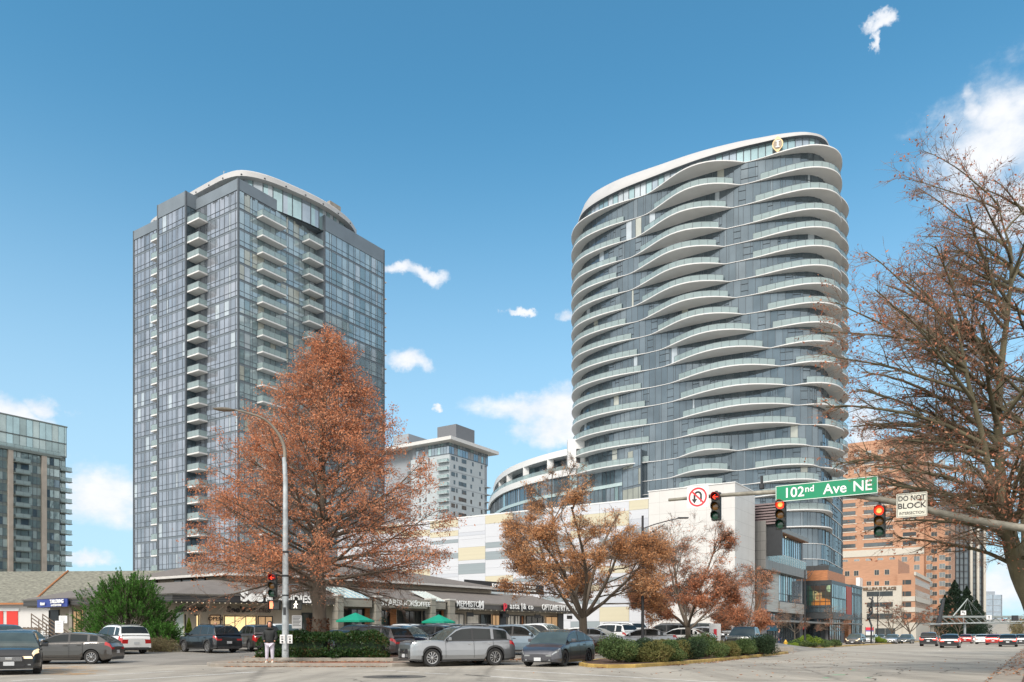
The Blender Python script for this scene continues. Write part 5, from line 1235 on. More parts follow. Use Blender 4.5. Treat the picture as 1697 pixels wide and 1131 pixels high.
def make_car(kind, name, rim='ten', grille='bar', rack=False, tall_tail=False, dual=False):
    """local frame: +x forward, origin on the ground below the middle"""
    K = KINDS[kind]; L, W = K['L'], K['W']; low, roof = K['low'], K['roof']; R_ = K['R']; c = K['c']
    X = lambda u: L/2-u*L
    root = thing(name, None, None)
    wx = [K['wf'], K['wr']]; Ra = R_+.055
    us = sorted(set([0,.004,.012,.022,.04,.06,.085,.11,.14,.17,.2,.24,.28,.32,.36,.4,.44,.48,.52,.56,.6,.64,.68,.72,.76,.8,.84,.88,.91,.935,.955,.97,.982,.992,1.0]+[w_+k*Ra/L/6 for w_ in wx for k in range(-6, 7)]+[w_+s*Ra*.985/L for w_ in wx for s in (-1,1)]+[.5,.5-.001]))
    def half(u): 
        a = max(0, (.11-u)/.11); b_ = max(0, (u-.925)/.075); return W/2*(1-(.32 if kind == 'egg' else .25)*a**2.1-.10*b_**2.2-.012*math.cos((u-.5)*6.28))
    def zb(u):
        z = c+.04*max(0, (.1-u)/.1)+.09*max(0, (u-.9)/.1)
        for w_ in wx:
            d = abs(u-w_)*L
            if d < Ra: z = max(z, R_*.98+math.sqrt(max(Ra*Ra-d*d, 0)))
        return z
    RW = [0, .10, .30, .55, .80, .93, 1.0]; WF = [.955, .985, 1.0, .995, .975, .955, .915]
    def ring(u):
        b0, t0 = zb(u), ip(low, u); h = half(u); out = []
        for r, wf in zip(RW, WF):
            z = b0+(t0-b0)*r; fr = (z-c)/(t0-c) if t0 > c else 1   # width follows true height, not the arch
            wv = float(np.interp(fr, RW, WF)); out.append((h*wv, z))
        out.append((h*.72, t0+.018)); out.append((h*.36, t0+.032)); out.append((0, t0+.036)); return out
    body = MB(); trim = MB(); hl = {1: MB(), -1: MB()}; tl = {1: MB(), -1: MB()}
    rings = [ring(u) for u in us]; n = len(rings[0])
    # rows: 0 under side ... 6 shoulder ... 9 centre
    def P_(i, j, s): y, z = rings[i][j]; return (X(us[i]), s*y, z)
    for s in (1, -1):
        for i in range(len(us)-1):
            um = (us[i]+us[i+1])/2
            for j in range(n-1):
                q = [P_(i, j, s), P_(i+1, j, s), P_(i+1, j+1, s), P_(i, j+1, s)]
                f = (0,3,2,1) if s > 0 else (0,1,2,3)
                f = f[::-1]
                tgt, m = body, 'P'
                arch = any(abs(um-w_)*L < Ra+.03 for w_ in wx)
                if K['clad'] and j == 0: tgt, m = trim, M['trim']
                if K['clad'] and arch and j == 1: tgt, m = trim, M['trim']
                if j == (5 if um > .055 else 4) and .004 <= um < (.10 if K['clad'] else .085) and not arch or (j == 5 and um < .055 and um > .004 and K['clad']): tgt, m = hl[s], M['lampw']
                if (j in (4, 5) or (j == 3 and tall_tail)) and um > .945: tgt, m = tl[s], M['lampr']
                tgt.add(q, [f], m)
    # underside / wheel wells and the two end caps
    for i in range(len(us)-1):
        trim.add([P_(i,0,1),P_(i+1,0,1),P_(i+1,0,-1),P_(i,0,-1)], [(0,1,2,3)], M['black'])
    for (i, end) in ((0, 0), (len(us)-1, 1)):
        for j in range(6):
            for (fa, fb) in ((1, .60), (.60, -.60), (-.60, -1)):
                y0, z0 = rings[i][j]; y1, z1 = rings[i][j+1]; x = X(us[i])
                bul = .03 if abs(fa) < 1 and abs(fb) < 1 else 0
                q = [(x, y0*fa, z0), (x, y0*fb, z0), (x, y1*fb, z1), (x, y1*fa, z1)]; f = (0,1,2,3) if end == 0 else (3,2,1,0)
                tgt, m = body, 'P'; s = 1 if fa+fb > 0 else -1; outer = (fa, fb) != (.60, -.60)
                if j == 0: tgt, m = trim, M['trim'] 
                if end == 1 and outer and (j in (4, 5) or (j == 3 and tall_tail)): tgt, m = tl[s], M['lampr']
                if end == 0 and outer and j in (4, 5): tgt, m = hl[s], M['lampw']
                tgt.add(q, [f], m)
        y, z = rings[i][6]; x = X(us[i]); top = [(x, rings[i][j][0]*s, rings[i][j][1]) for (j, s) in ((6,1),(7,1),(8,1),(9,1),(8,-1),(7,-1),(6,-1))]
        body.add(top, [tuple(range(7)) if end == 1 else tuple(range(6,-1,-1))], 'P')
    # door gaps and handles
    u0, u1 = K['wf']+Ra/L+.035, K['wr']-Ra/L-.0
    def side_pt(u, fr, s, o=.003):
        b0, t0 = c, ip(low, u); z = b0+(t0-b0)*fr; return (X(u), s*(half(u)*float(np.interp(fr, RW, WF))+o), z)
    seams = [u0, K['pil'][0][1]-.005] + ([K['cc']-.145] if kind != 'pickup' else [.625])
    for s in (1, -1):
        for u in seams:
            pr_ = [side_pt(u, f_, s) for f_ in (.08,.3,.55,.8,.93,1)]; pr2 = [side_pt(u+.0032, f_, s) for f_ in (.08,.3,.55,.8,.93,1)]
            for k in range(5): trim.add([pr_[k], pr2[k], pr2[k+1], pr_[k+1]], [(0,1,2,3),(3,2,1,0)], M['seam'])
        for u in (seams[1]-.035, (seams[2] if len(seams) > 2 else .7)-.035):
            p = side_pt(u, .84, s, .018); body.cbox(p, (.2, .03, .032), M['chrome'] if kind in ('bigsuv',) else 'P')
        lo = [side_pt(u, .17, s, .012) for u in (u0, .5, u1)]
        if not K['clad']:
            for k in range(2): a, b_ = lo[k], lo[k+1]; trim.add([a, b_, (b_[0], b_[1], b_[2]+.02), (a[0], a[1], a[2]+.02)], [(0,1,2,3),(3,2,1,0)], M['trim'])
    # greenhouse
    gu = sorted(set([roof[0][0]+(roof[-1][0]-roof[0][0])*k/46 for k in range(47)]+[K['hdr'], K['rr'], K['cc']]+[q for p in K['pil'] for q in p]))
    roofb = MB(); ws = MB(); rw = MB(); sg = {1: MB(), -1: MB()}
    base = [ip(low, u)-.02 for u in gu]
    def gring(u):
        zr = ip(roof, u); zbelt = ip(low, u)-.015; h = half(u)*.93; t = max(zr-zbelt, .0); lean = .30*t
        H_ = [(h, zbelt), (h-.25*lean*.8, zbelt+t*.12), (h-.75*lean, zbelt+t*.86), (h-lean*.98, zbelt+t*.955), (h-lean*1.22, zr)]
        cr = .03*min(t/.4, 1)
        yy = H_[-1][0]; H_ += [(yy*.6, zr+cr*.7), (0, zr+cr)]; return H_
    gr_ = [gring(u) for u in gu]; m_ = len(gr_[0])
    for s in (1, -1):
        for i in range(len(gu)-1):
            um = (gu[i]+gu[i+1])/2; inpil = any(a <= um <= b_ for a, b_ in K['pil']); 
            for j in range(m_-1):
                q = [(X(gu[i+a]), s*gr_[i+a][j+b_][0], gr_[i+a][j+b_][1]) for a, b_ in ((0,0),(1,0),(1,1),(0,1))]
                f = (0,1,2,3) if s > 0 else (0,3,2,1); f = f if s < 0 else f
                f = (0,1,2,3) if s > 0 else (3,2,1,0); f = f[::-1] if False else f
                tgt, m = roofb, 'P'
                if j == 0: m = M['trim']
                if j in (1,):
                    if um > roof[0][0]+.03 and um < K['cc'] and not (inpil): tgt, m = sg[s], M['cglass']
                    elif inpil: m = M['trim'] if um < .6 else 'P'
                elif j >= 4 or (j == 3 and (um < K['hdr'] or um > K['rr'])):
                    if um < K['hdr']-.004 and j >= 4: tgt, m = ws, M['wscreen']
                    elif um > K['rr']+.004 and j >= 4 and um < roof[-1][0]-.012: tgt, m = rw, M['cglass']
                tgt.add(q, [f], m)
    pm = PAINT['grey']
    def fin(mb, nm, sm=30):
        mb.mats = [pm if x == 'P' else x for x in mb.mats]; return mb.build(nm, root, smooth=sm)
    # grille, intake, plates, mirrors
    zf = ip(low, 0.0); hw = half(0)
    bo = fin(body, 'body', 32); ro = fin(roofb, 'roof', 32); fin(trim, 'sill_trim', 30); fin(ws, 'windscreen'); fin(rw, 'rear_window')
    for s in (1, -1):
        fin(sg[s], 'side_window'); fin(hl[s], 'headlight'); fin(tl[s], 'tail_light')
    x0 = L/2
    g = MB(); gh = (zf-c)
    if grille != 'none':
        g.cbox((x0+.005, 0, c+gh*.80), (.05, hw*1.2, gh*.36), M['black'])
        for k in range(4): g.cbox((x0+.032, 0, c+gh*(.66+.09*k)), (.012, hw*1.08, .018), M['chrome'] if grille == 'bar' else M['dark'])
        g.cbox((x0+.035, 0, c+gh*.84), (.02, .2, .09), M['chrome'])
    g.cbox((x0+.004, 0, c+gh*.28), (.05, hw*1.3, gh*.15), M['black'])
    g.build('grille', root, bevel=.012)
    for s in (1, -1):
        b = MB(); b.cbox((x0-.02, s*hw*.83, c+gh*.33), (.05, .20, .10), M['black']); b.cbox((x0+.008, s*hw*.83, c+gh*.35), (.01, .09, .05), M['lampw']); b.build('fog_light', root)
        b = MB(); um = K['hdr']-.115; ym = half(um)*.94; zm = ip(low, um)+.07; b.cbox((X(um), s*(ym+.16), zm+.02), (.13, .22, .15), 'P'); b.cbox((X(um), s*(ym+.03), zm-.03), (.06, .1, .05), M['trim']); b.mats = [pm if x == 'P' else x for x in b.mats]; b.build('door_mirror', root, bevel=.03)
    b = MB(); b.cbox((x0+.03+.005*(grille != 'none'), 0, c+gh*.45), (.02, .32, .15), M['plate']); b.build('number_plate', root)
    zr_ = ip(low, 1.0); b = MB(); b.cbox((-x0-.008, 0, c+(zr_-c)*.66), (.02, .32, .15), M['plate']); b.build('number_plate', root)
    b = MB(); b.cbox((-x0+.02, 0, c+(zr_-c)*.16), (.06, half(1)*1.7, (zr_-c)*.24), M['trim']); b.build('rear_bumper', root, bevel=.02)
    if rack:
        for s in (1, -1):
            b = MB(); yy = gr_[len(gu)//2][4][0]*.93; pts = [(X(u), s*yy, ip(roof, u)+.055) for u in (.46, .5, .6, .7, .8, .86)]; pts[0] = (*pts[0][:2], pts[0][2]-.05); pts[-1] = (*pts[-1][:2], pts[-1][2]-.05); b.tube(pts, .022, M['trim'], 6); b.build('roof_rail', root)
    td, rd = wheel_meshes(R_, rim)
    for w_ in wx:
        for s in (1, -1):
            o = bpy.data.objects.new('wheel', td); COL.objects.link(o); o.parent = root; o.location = (X(w_), s*(W/2-.135), R_)
            o.rotation_euler = (0, rng.random()*6, 0)
            r = bpy.data.objects.new('rim', rd); COL.objects.link(r); r.parent = o
    return root
PROTO = {}
def car(kind, px, Y, head, color, label, cat, name='parked_car', group=None, z=None, brake=False, lit=False, **kw):
    """head: heading in degrees, 0 = to the right of the photo, 90 = away from the camera"""
    key = (kind, tuple(sorted(kw.items())))
    if key not in PROTO: PROTO[key] = root = make_car(kind, name, **kw); first = True
    else: root = copy_tree(PROTO[key]); first = False
    root.name = name; p = at(px, Y)
    root.location = (p.x, p.y, lot_z(p.x, p.y) if z is None else z); root.rotation_euler = (0, 0, R(head))
    tag(root, label, cat, group)
    for o in kids(root):
        for i, sl in enumerate(o.material_slots):
            if sl.material and sl.material.name.startswith('paint_'):
                sl.link = 'OBJECT'; sl.material = PAINT[color]
            elif sl.material and sl.material.name == 'paint_dark_grey': pass
        if o.name.startswith('tail_light') and brake: o.material_slots[0].link = 'OBJECT'; o.material_slots[0].material = M['brake']
        if o.name.startswith('headlight') and lit: o.material_slots[0].link = 'OBJECT'; o.material_slots[0].material = M['lit']
    if px == 20: root.scale = (1, 1, .90)
    return root
def all_cars():
    P = 'cars in the shop car park'; A = math.degrees(math.atan2(S.y, S.x)); Bw = math.degrees(math.atan2(WD.y, WD.x))   # ~56 (up the avenue), ~146 (along the cross street)
    car('suv', 20, 29.2, -60, 'black', 'black SUV facing the camera with a lit headlight at the left edge', 'SUV', lit=True, grille='bar')
    car('hatch', 114, 37.5, 187, 'gun', 'dark grey hatchback side-on in front of the white SUV', 'hatchback', rim='ten')
    car('suv', 197, 48.5, 140, 'white', 'white SUV with tall red tail lights seen from behind', 'SUV', group=P, tall_tail=True, rack=True)
    car('sedan', 38, 48, -38, 'silver', 'silver sedan facing right behind the black SUV at the left edge', 'sedan', group=P)
    car('suv', 10, 55, -30, 'black', 'dark SUV with only its roof showing behind the silver sedan', 'SUV', group=P)
    car('suv', 347, 50, 140, 'black', 'black SUV parked with its tail towards the orange-clad person', 'SUV', group=P, rack=True)['label'] = 'black SUV seen from behind in front of the lit confectioner window'
    car('suv', 424, 52.5, 127, 'brown', 'brown-grey SUV with upright red tail lights beside the black SUV', 'SUV', group=P, tall_tail=True)
    car('bigsuv', 470, 55, -52, 'white', 'large white SUV behind the signal pole and standing person', 'SUV', group=P)
    car('sedan', 560, 47, -60, 'silver', 'silver sedan behind the hedge right of the tree trunk', 'sedan', group=P)
    car('sedan', 596, 57, -40, 'red', 'red car behind the hedge under the first green umbrella', 'car', group=P)
    car('suv', 617, 43.5, 148, 'brown', 'grey crossover seen from behind at the right end of the hedge', 'crossover', group=P)
    car('suv', 672, 45.8, -28, 'navy', 'navy blue SUV just left of the silver SUV nose', 'SUV', group=P)
    car('suv', 665, 57, 140, 'white', 'white SUV between the red car and the navy blue SUV', 'SUV', group=P, rack=True)
    car('bigsuv', 722, 57.5, 150, 'slate', 'slate grey SUV behind the hood of the silver SUV', 'SUV', group=P)
    car('suv', 778, 56.5, 160, 'beige', 'beige wagon with roof rails under the black shop sign', 'wagon', group=P, rack=True)
    car('bigsuv', 868, 46.5, -22, 'bluegrey', 'blue-grey SUV behind the rear of the silver SUV', 'SUV', group=P)
    car('bigsuv', 905, 57, -38, 'white', 'white SUV with dark windscreen above the dark grey electric car', 'SUV', group=P)
    car('sedan', 745, 49.5, 160, 'silver', 'silver car roof peeping over the silver SUV hood', 'car', group=P)
    car('sedan', 953, 60, 168, 'white', 'white sedan left of the forked tree trunk', 'sedan', group=P)
    car('sedan', 990, 58, -30, 'silver', 'silver car immediately right of the forked tree trunk', 'car', group=P)
    car('suv', 1010, 62, 132, 'white', 'white SUV with red tail lights behind the low bushes', 'SUV', group=P, rack=True)
    car('bigsuv', 1030, 72, 128, 'white', 'large white SUV furthest back left of the black lamp post', 'SUV', group=P)
    car('sedan', 1062, 54, 172, 'silver', 'silver sedan directly behind the black lamp post', 'sedan', group=P)
    car('suv', 1098, 62, 165, 'grey', 'dark grey SUV right of the black lamp post', 'SUV', group=P, rack=True)
    car('sedan', 1128, 57, 150, 'white', 'white sedan rear showing above the shrubs before the small maple', 'sedan', group=P)['label'] = 'white sedan behind the shrubs left of the third tree trunk'
    car('suv', 1152, 72, 165, 'green', 'dark SUV behind the third tree trunk', 'SUV', group=P)
    car('sedan', 1174, 66, -30, 'silver', 'silver car left of the white parking pylon', 'car', group=P)
    car('sedan', 1192, 75, 165, 'silver', 'grey car behind the white parking pylon', 'car', group=P)
    car('pickup', 1236, 58, -118, 'green', 'dark green pickup truck facing the camera beyond the shrubs', 'pickup truck', group=P, z=.1)
    car('suv', 590, 50.5, 150, 'black', 'black SUV roof above the middle of the hedge', 'SUV', group=P, rack=True)
    car('suv', 706, 51.5, 150, 'gun', 'dark crossover between the navy SUV and the silver SUV hood', 'crossover', group=P)
    car('sedan', 812, 53, -35, 'grey', 'dark grey sedan above the rear roof of the silver SUV', 'sedan', group=P)
    # the two cars in front
    e = car('bigsuv', 757, 35.9, 208, 'silver', 'silver SUV with dark wheel arches in front of the hedge', 'SUV', name='moving_car', z=0, rack=True, grille='mesh')
    t = car('egg', 926, 36.3, 244, 'slate', 'dark grey rounded electric car beside the yellow kerb nose', 'car', name='moving_car', z=0, rim='dark', grille='none')
    # avenue traffic
    T = 'traffic on the avenue'; up = A; down = A+180
    car('suv', 1418, 106, down, 'gun', 'dark SUV facing the camera by the brick-piered corner store', 'SUV', group=T, z=0, grille='bar')
    car('sedan', 1443, 120, down, 'white', 'white car tucked behind the dark SUV facing the camera', 'car', group=T, z=0)
    car('sedan', 1459, 160, down, 'silver', 'pale car beyond the white car near the lamp post', 'car', group=T, z=0)
    car('sedan', 1479, 122, down, 'silver', 'silver car facing the camera right of the second black lamp post', 'car', group=T, z=0)
    car('sedan', 1502, 124, down, 'green', 'dark car right of the silver car facing the camera', 'car', group=T, z=0)
    car('suv', 1540, 96, up+3, 'black', 'black SUV driving away with red tail lights', 'SUV', name='moving_car', group=T, z=0, brake=True, tall_tail=False)
    car('sedan', 1575, 84, up+2, 'black', 'nearest black sedan driving away with brake lights on', 'sedan', name='moving_car', group=T, z=0, brake=True)
    car('sedan', 1601, 125, up, 'red', 'red sedan just right of the nearest black sedan', 'sedan', name='moving_car', group=T, z=0, brake=True)
    car('sedan', 1613, 150, down, 'silver', 'silver sedan oncoming in the middle of the traffic', 'sedan', name='moving_car', group=T, z=0)
    car('sedan', 1629, 118, up, 'white', 'white sedan driving away in the far queue', 'sedan', name='moving_car', group=T, z=0, brake=True)
    car('sedan', 1647, 108, up, 'red', 'bright red sedan braking left of the second black sedan', 'sedan', name='moving_car', group=T, z=0, brake=True)
    car('sedan', 1671, 92, up, 'black', 'second black sedan braking near the right kerb', 'sedan', name='moving_car', group=T, z=0, brake=True)
    car('sedan', 1692, 103, up, 'grey', 'dark car braking at the right edge of the photo', 'car', name='moving_car', group=T, z=0, brake=True)
    far = [(1622,190,'silver'),(1641,200,'white'),(1658,175,'grey'),(1683,150,'red'),(1605,210,'white'),(1694,180,'white'),(1668,230,'silver'),(1633,260,'grey')]
    lab = {'silver':'small distant silver car in the avenue queue','white':'small distant white car in the avenue queue','grey':'small distant grey car in the avenue queue','red':'small distant red car in the avenue queue'}
    for (px, Y, c_) in far: car('sedan', px, Y, up, c_, lab[c_], 'car', name='moving_car', group='far cars on the avenue, '+c_, z=0, brake=(c_ != 'silver'))
    for (px, t_, k_, c_) in ((1633,520,'pickup','beige'),(1664,560,'sedan','black'),(1678,470,'sedan','grey'),(1690,575,'sedan','black')):
        lb = {1633:'beige van-like truck on the far hill at the left lane',1664:'dark car with red lights highest on the hill road',1678:'grey car halfway up the hill road',1690:'dark car with red lights at the right edge of the hill'}[px]
        Yy = t_*.8325; car(k_, px, Yy, up, c_, lb, 'car', name='moving_car', group='cars on the hill', z=hill_z(t_)+.05, brake=True)
# ---------------------------------------------------------------- trees and shrubs
def bark(name, c): return mat(name, c, .95, var=.35, scale=3, bump=1.0, bscale=14, stretch=(1,1,.35))
M['bark'] = bark('bark_grey_brown', (.13,.105,.08)); M['barkm'] = bark('bark_mossy', (.105,.092,.055)); M['twig'] = mat('twig_bark', (.17,.12,.09), .95, var=.3); M['twig2'] = mat('twig_brown', (.20,.13,.09), .95, var=.3)
def leafmat(name, stops, rough=.75, trans=.25):
    m = bpy.data.materials.new(name); m.use_nodes = True; t = m.node_tree; b = t.nodes['Principled BSDF']; b.inputs['Roughness'].default_value = rough; b.inputs['Specular IOR Level'].default_value = .25
    g = t.nodes.new('ShaderNodeNewGeometry'); co = t.nodes.new('ShaderNodeTexCoord'); n = t.nodes.new('ShaderNodeTexNoise'); n.inputs['Scale'].default_value = .55; n.inputs['Detail'].default_value = 3; t.links.new(co.outputs['Object'], n.inputs['Vector'])
    a = t.nodes.new('ShaderNodeMath'); a.operation = 'MULTIPLY_ADD'; t.links.new(n.outputs[0], a.inputs[0]); a.inputs[1].default_value = 1.1; a.inputs[2].default_value = -.3
    a2 = t.nodes.new('ShaderNodeMath'); a2.operation = 'MULTIPLY_ADD'; t.links.new(g.outputs['Random Per Island'], a2.inputs[0]); a2.inputs[1].default_value = .55; t.links.new(a.outputs[0], a2.inputs[2])
    r = t.nodes.new('ShaderNodeValToRGB'); e = r.color_ramp.elements
    while len(e) < len(stops): e.new(.5)
    for k, c in enumerate(stops): e[k].position = k/(len(stops)-1); e[k].color = (*c, 1)
    t.links.new(a2.outputs[0], r.inputs[0]); t.links.new(r.outputs[0], b.inputs['Base Color'])
    if trans:
        tr = t.nodes.new('ShaderNodeBsdfTranslucent'); t.links.new(r.outputs[0], tr.inputs[0]); mx = t.nodes.new('ShaderNodeMixShader'); mx.inputs[0].default_value = trans
        o = t.nodes['Material Output']; t.links.new(b.outputs[0], mx.inputs[1]); t.links.new(tr.outputs[0], mx.inputs[2]); t.links.new(mx.outputs[0], o.inputs[0])
    return m
M['rust'] = leafmat('rust_leaves', [(.24,.105,.06),(.50,.19,.095),(.62,.27,.14),(.66,.38,.24)], trans=.35)
M['rust2'] = leafmat('orange_brown_leaves', [(.26,.14,.07),(.52,.25,.11),(.66,.34,.16),(.62,.42,.25)], trans=.35)
M['dryleaf'] = leafmat('dry_seed_leaves', [(.22,.09,.055),(.42,.16,.09),(.46,.25,.15)])
M['jun'] = leafmat('juniper_green', [(.02,.06,.010),(.045,.13,.018),(.08,.21,.03),(.13,.28,.05)])
M['laurel'] = leafmat('laurel_green', [(.008,.022,.008),(.018,.05,.014),(.035,.085,.02),(.09,.05,.02)], .4)
M['shrub'] = leafmat('shrub_green', [(.03,.05,.02),(.06,.10,.035),(.10,.15,.05),(.17,.17,.06)])
M['shrubd'] = leafmat('dark_shrub_green', [(.012,.025,.012),(.03,.055,.025),(.055,.085,.04)])
M['olive'] = leafmat('olive_bronze', [(.05,.05,.02),(.11,.12,.04),(.17,.16,.05),(.16,.09,.04)])
M['lime'] = leafmat('lime_green', [(.10,.17,.02),(.17,.26,.03),(.28,.32,.06)]); M['redb'] = leafmat('red_brown_shrub', [(.08,.035,.022),(.15,.065,.035),(.22,.10,.05)]); M['tanb'] = leafmat('tan_shrub', [(.11,.09,.05),(.20,.16,.09),(.16,.17,.07)])
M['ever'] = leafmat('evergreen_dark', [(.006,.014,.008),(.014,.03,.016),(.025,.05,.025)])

def tubes_np(segs, n=3):
    """segs: array (k, 8): p0 p1 r0 r1 -> vertices, quads of open n-gon tubes"""
    s = np.asarray(segs, float); p0, p1, r0, r1 = s[:, :3], s[:, 3:6], s[:, 6], s[:, 7]
    d = p1-p0; d /= np.maximum(np.linalg.norm(d, axis=1), 1e-9)[:, None]
    ref = np.where(np.abs(d[:, 2:3]) < .9, np.array([[0,0,1.]]), np.array([[1.,0,0]])); u = np.cross(d, ref); u /= np.linalg.norm(u, axis=1)[:, None]; v = np.cross(d, u)
    a = np.arange(n)*2*math.pi/n; ring = u[:, None]*np.cos(a)[None, :, None]+v[:, None]*np.sin(a)[None, :, None]
    V = np.concatenate([p0[:, None]+ring*r0[:, None, None], p1[:, None]+ring*r1[:, None, None]], 1).reshape(-1, 3)
    b = np.arange(len(s))[:, None]*2*n; k = np.arange(n); k2 = (k+1) % n
    Q = np.stack([b+k, b+k2, b+n+k2, b+n+k], 2).reshape(-1, 4); return V, Q
def leaf_quads(P, size, r, asp=.6, droop=0.0):
    n = len(P); a = r.normal(size=(n, 3)); a[:, 2] -= droop; a /= np.linalg.norm(a, axis=1)[:, None]; b = r.normal(size=(n, 3)); b = np.cross(a, b); b /= np.maximum(np.linalg.norm(b, axis=1), 1e-6)[:, None]
    s = size*(.55+.9*r.random(n))[:, None]; a = a*s; b = b*s*asp
    V = np.stack([P-a, P+b*.9+a*.1, P+a, P-b*.9+a*.1], 1).reshape(-1, 3); return V, np.arange(4*n).reshape(-1, 4)
class Grow:
    def __init__(s, seed): s.r = random.Random(seed); s.big = []; s.twig = []; s.tips = []   # tips: (pos, dir, weight)
    def rot(s, d, ang, az):
        d = d.normalized(); ref = Vector((0,0,1)) if abs(d.z) < .95 else Vector((1,0,0)); u = d.cross(ref).normalized(); v = d.cross(u); return (d*math.cos(ang)+(u*math.cos(az)+v*math.sin(az))*math.sin(ang)).normalized()
    def line(s, p, d, L, r0, r1, nseg, wob, trop, store):
        pts = [p.copy()]; dirs = [d.copy()]
        for i in range(nseg):
            d = (d+Vector((s.r.gauss(0,wob), s.r.gauss(0,wob), s.r.gauss(0,wob)+trop))).normalized(); q = p+d*(L/nseg); a = r0+(r1-r0)*i/nseg; b = r0+(r1-r0)*(i+1)/nseg
            store.append((*p, *q, a, b)); p = q; pts.append(p.copy()); dirs.append(d.copy())
        return pts, dirs
def finish_tree(root, g, trunk_pts, trunk_rs, m_trunk, m_twig, m_leaf, leafP, leaf_size, seed, asp=.55, leaf_kind='foliage', tn=10, droop=.3):
    b = MB()
    for pts, rs in zip(trunk_pts, trunk_rs): b.tube(pts, rs, m_trunk, tn)
    b.build('trunk', root, smooth=60)
    if g.big: V, Q = tubes_np(g.big, 5); np_mesh('branches', V, Q, m_trunk, root, smooth=True)
    if g.twig: V, Q = tubes_np(g.twig, 3); o = np_mesh('twigs', V, Q, m_twig, root)
    if leafP is not None and len(leafP):
        V, Q = leaf_quads(leafP, leaf_size, np.random.default_rng(seed), asp, droop); np_mesh('crown', V, Q, m_leaf, root)
def rust_tree():
    p = at(527, 43); z0 = .3; root = thing('deciduous_tree', 'tallest tree, pyramid crown of rust-coloured leaves behind the dark hedge', 'tree', (p.x, p.y, z0)); g = Grow(2); r = g.r
    H = 17.0; tp = [Vector((math.sin(z*.9)*.10+ (z/H)**2*.55, math.cos(z*.7)*.1-.1, z)) for z in np.linspace(0, H, 26)]; rs = [.62, .50, .45]+[.43*(1-(k/25)**1.0)*.95+.015 for k in range(3, 26)]
    rs[5] = .46; rs[6] = .44
    def prof(z): return float(np.interp(z, [3.0, 4.1, 5.4, 7, 9, 11, 13, 14.9, 16.2, 17.3], [6.0, 6.8, 7.3, 7.1, 6.0, 4.4, 2.9, 1.5, .6, .1]))
    leaf = []; n = 135; az = 0
    for k in range(n):
        t = (k/(n-1))**.92; z = 3.2+t*(H-.1-3.2); az += 2.39996+r.gauss(0, .3); R_ = prof(z)*r.uniform(.72, 1.1); el = R(float(np.interp(z, [3, 6, 10, 16], [-3, 12, 27, 48]))+r.gauss(0, 6))
        base = Vector((np.interp(z, [q.z for q in tp], [q.x for q in tp]), np.interp(z, [q.z for q in tp], [q.y for q in tp]), z)); base.z -= R_*math.tan(el)*.85
        base.z = max(base.z, 2.7+r.random()*.8)
        d = Vector((math.cos(az)*math.cos(el), math.sin(az)*math.cos(el), math.sin(el))); L = R_/math.cos(el)*1.02; r0 = .022+.010*L
        pts, ds = g.line(base, d, L, r0, .012, 9, .05, -.012 if z < 6 else .004, g.big)
        ns = int(9+L*2.6)
        for i in range(ns):
            f = r.uniform(.22, 1); q = f*9; j = min(int(q), 8); pp = pts[j].lerp(pts[j+1], q-j); dd = g.rot(ds[j], R(r.uniform(28, 62)), r.uniform(0, 6.28)); dd.z = dd.z*.55+(.05 if z > 6 else -.08); dd.normalize()
            l2 = (.55+.26*L*(1-f)+.35)*r.uniform(.6, 1.15); p2, d2 = g.line(pp, dd, l2, .016, .006, 3, .12, -.02, g.twig)
            for m in range(int(3+l2*3.0)):
                f2 = r.uniform(.2, 1)*3; j2 = min(int(f2), 2); pq = p2[j2].lerp(p2[j2+1], f2-j2); d3 = g.rot(d2[j2], R(r.uniform(20, 60)), r.uniform(0, 6.28)); d3.z -= .12; l3 = r.uniform(.25, .6)
                g.twig.append((*pq, *(pq+d3*l3), .006, .003))
                c = pq+d3*l3*.8
                if f > .30 and r.random() < float(np.interp(c.z, [3.4, 4.1, 4.9], [.05, .6, 1]))*float(np.interp(f, [.3, .65, .9], [.3 if z < 11 else .6, .75, 1])):
                    for _ in range(9): leaf.append((c.x+r.gauss(0,.13)+d3.x*r.uniform(-.4,.15), c.y+r.gauss(0,.13)+d3.y*r.uniform(-.4,.15), c.z+r.gauss(0,.08)))
    for _ in range(26):    # bare drooping twigs at the bottom of the crown
        pass
    finish_tree(root, g, [tp], [rs], M['bark'], M['twig'], M['rust'], np.array(leaf), .052, 3)
    # ivy-like red growth round the foot and burls
    rr = np.random.default_rng(5); a = rr.random(1500)*6.28; P = np.stack([np.cos(a)*(.62-.1*rr.random(1500)), np.sin(a)*(.62-.1*rr.random(1500)), rr.random(1500)**1.3*2.0], 1); V, Q = leaf_quads(P, .06, rr); np_mesh('ivy', V, Q, M['redb'], root)
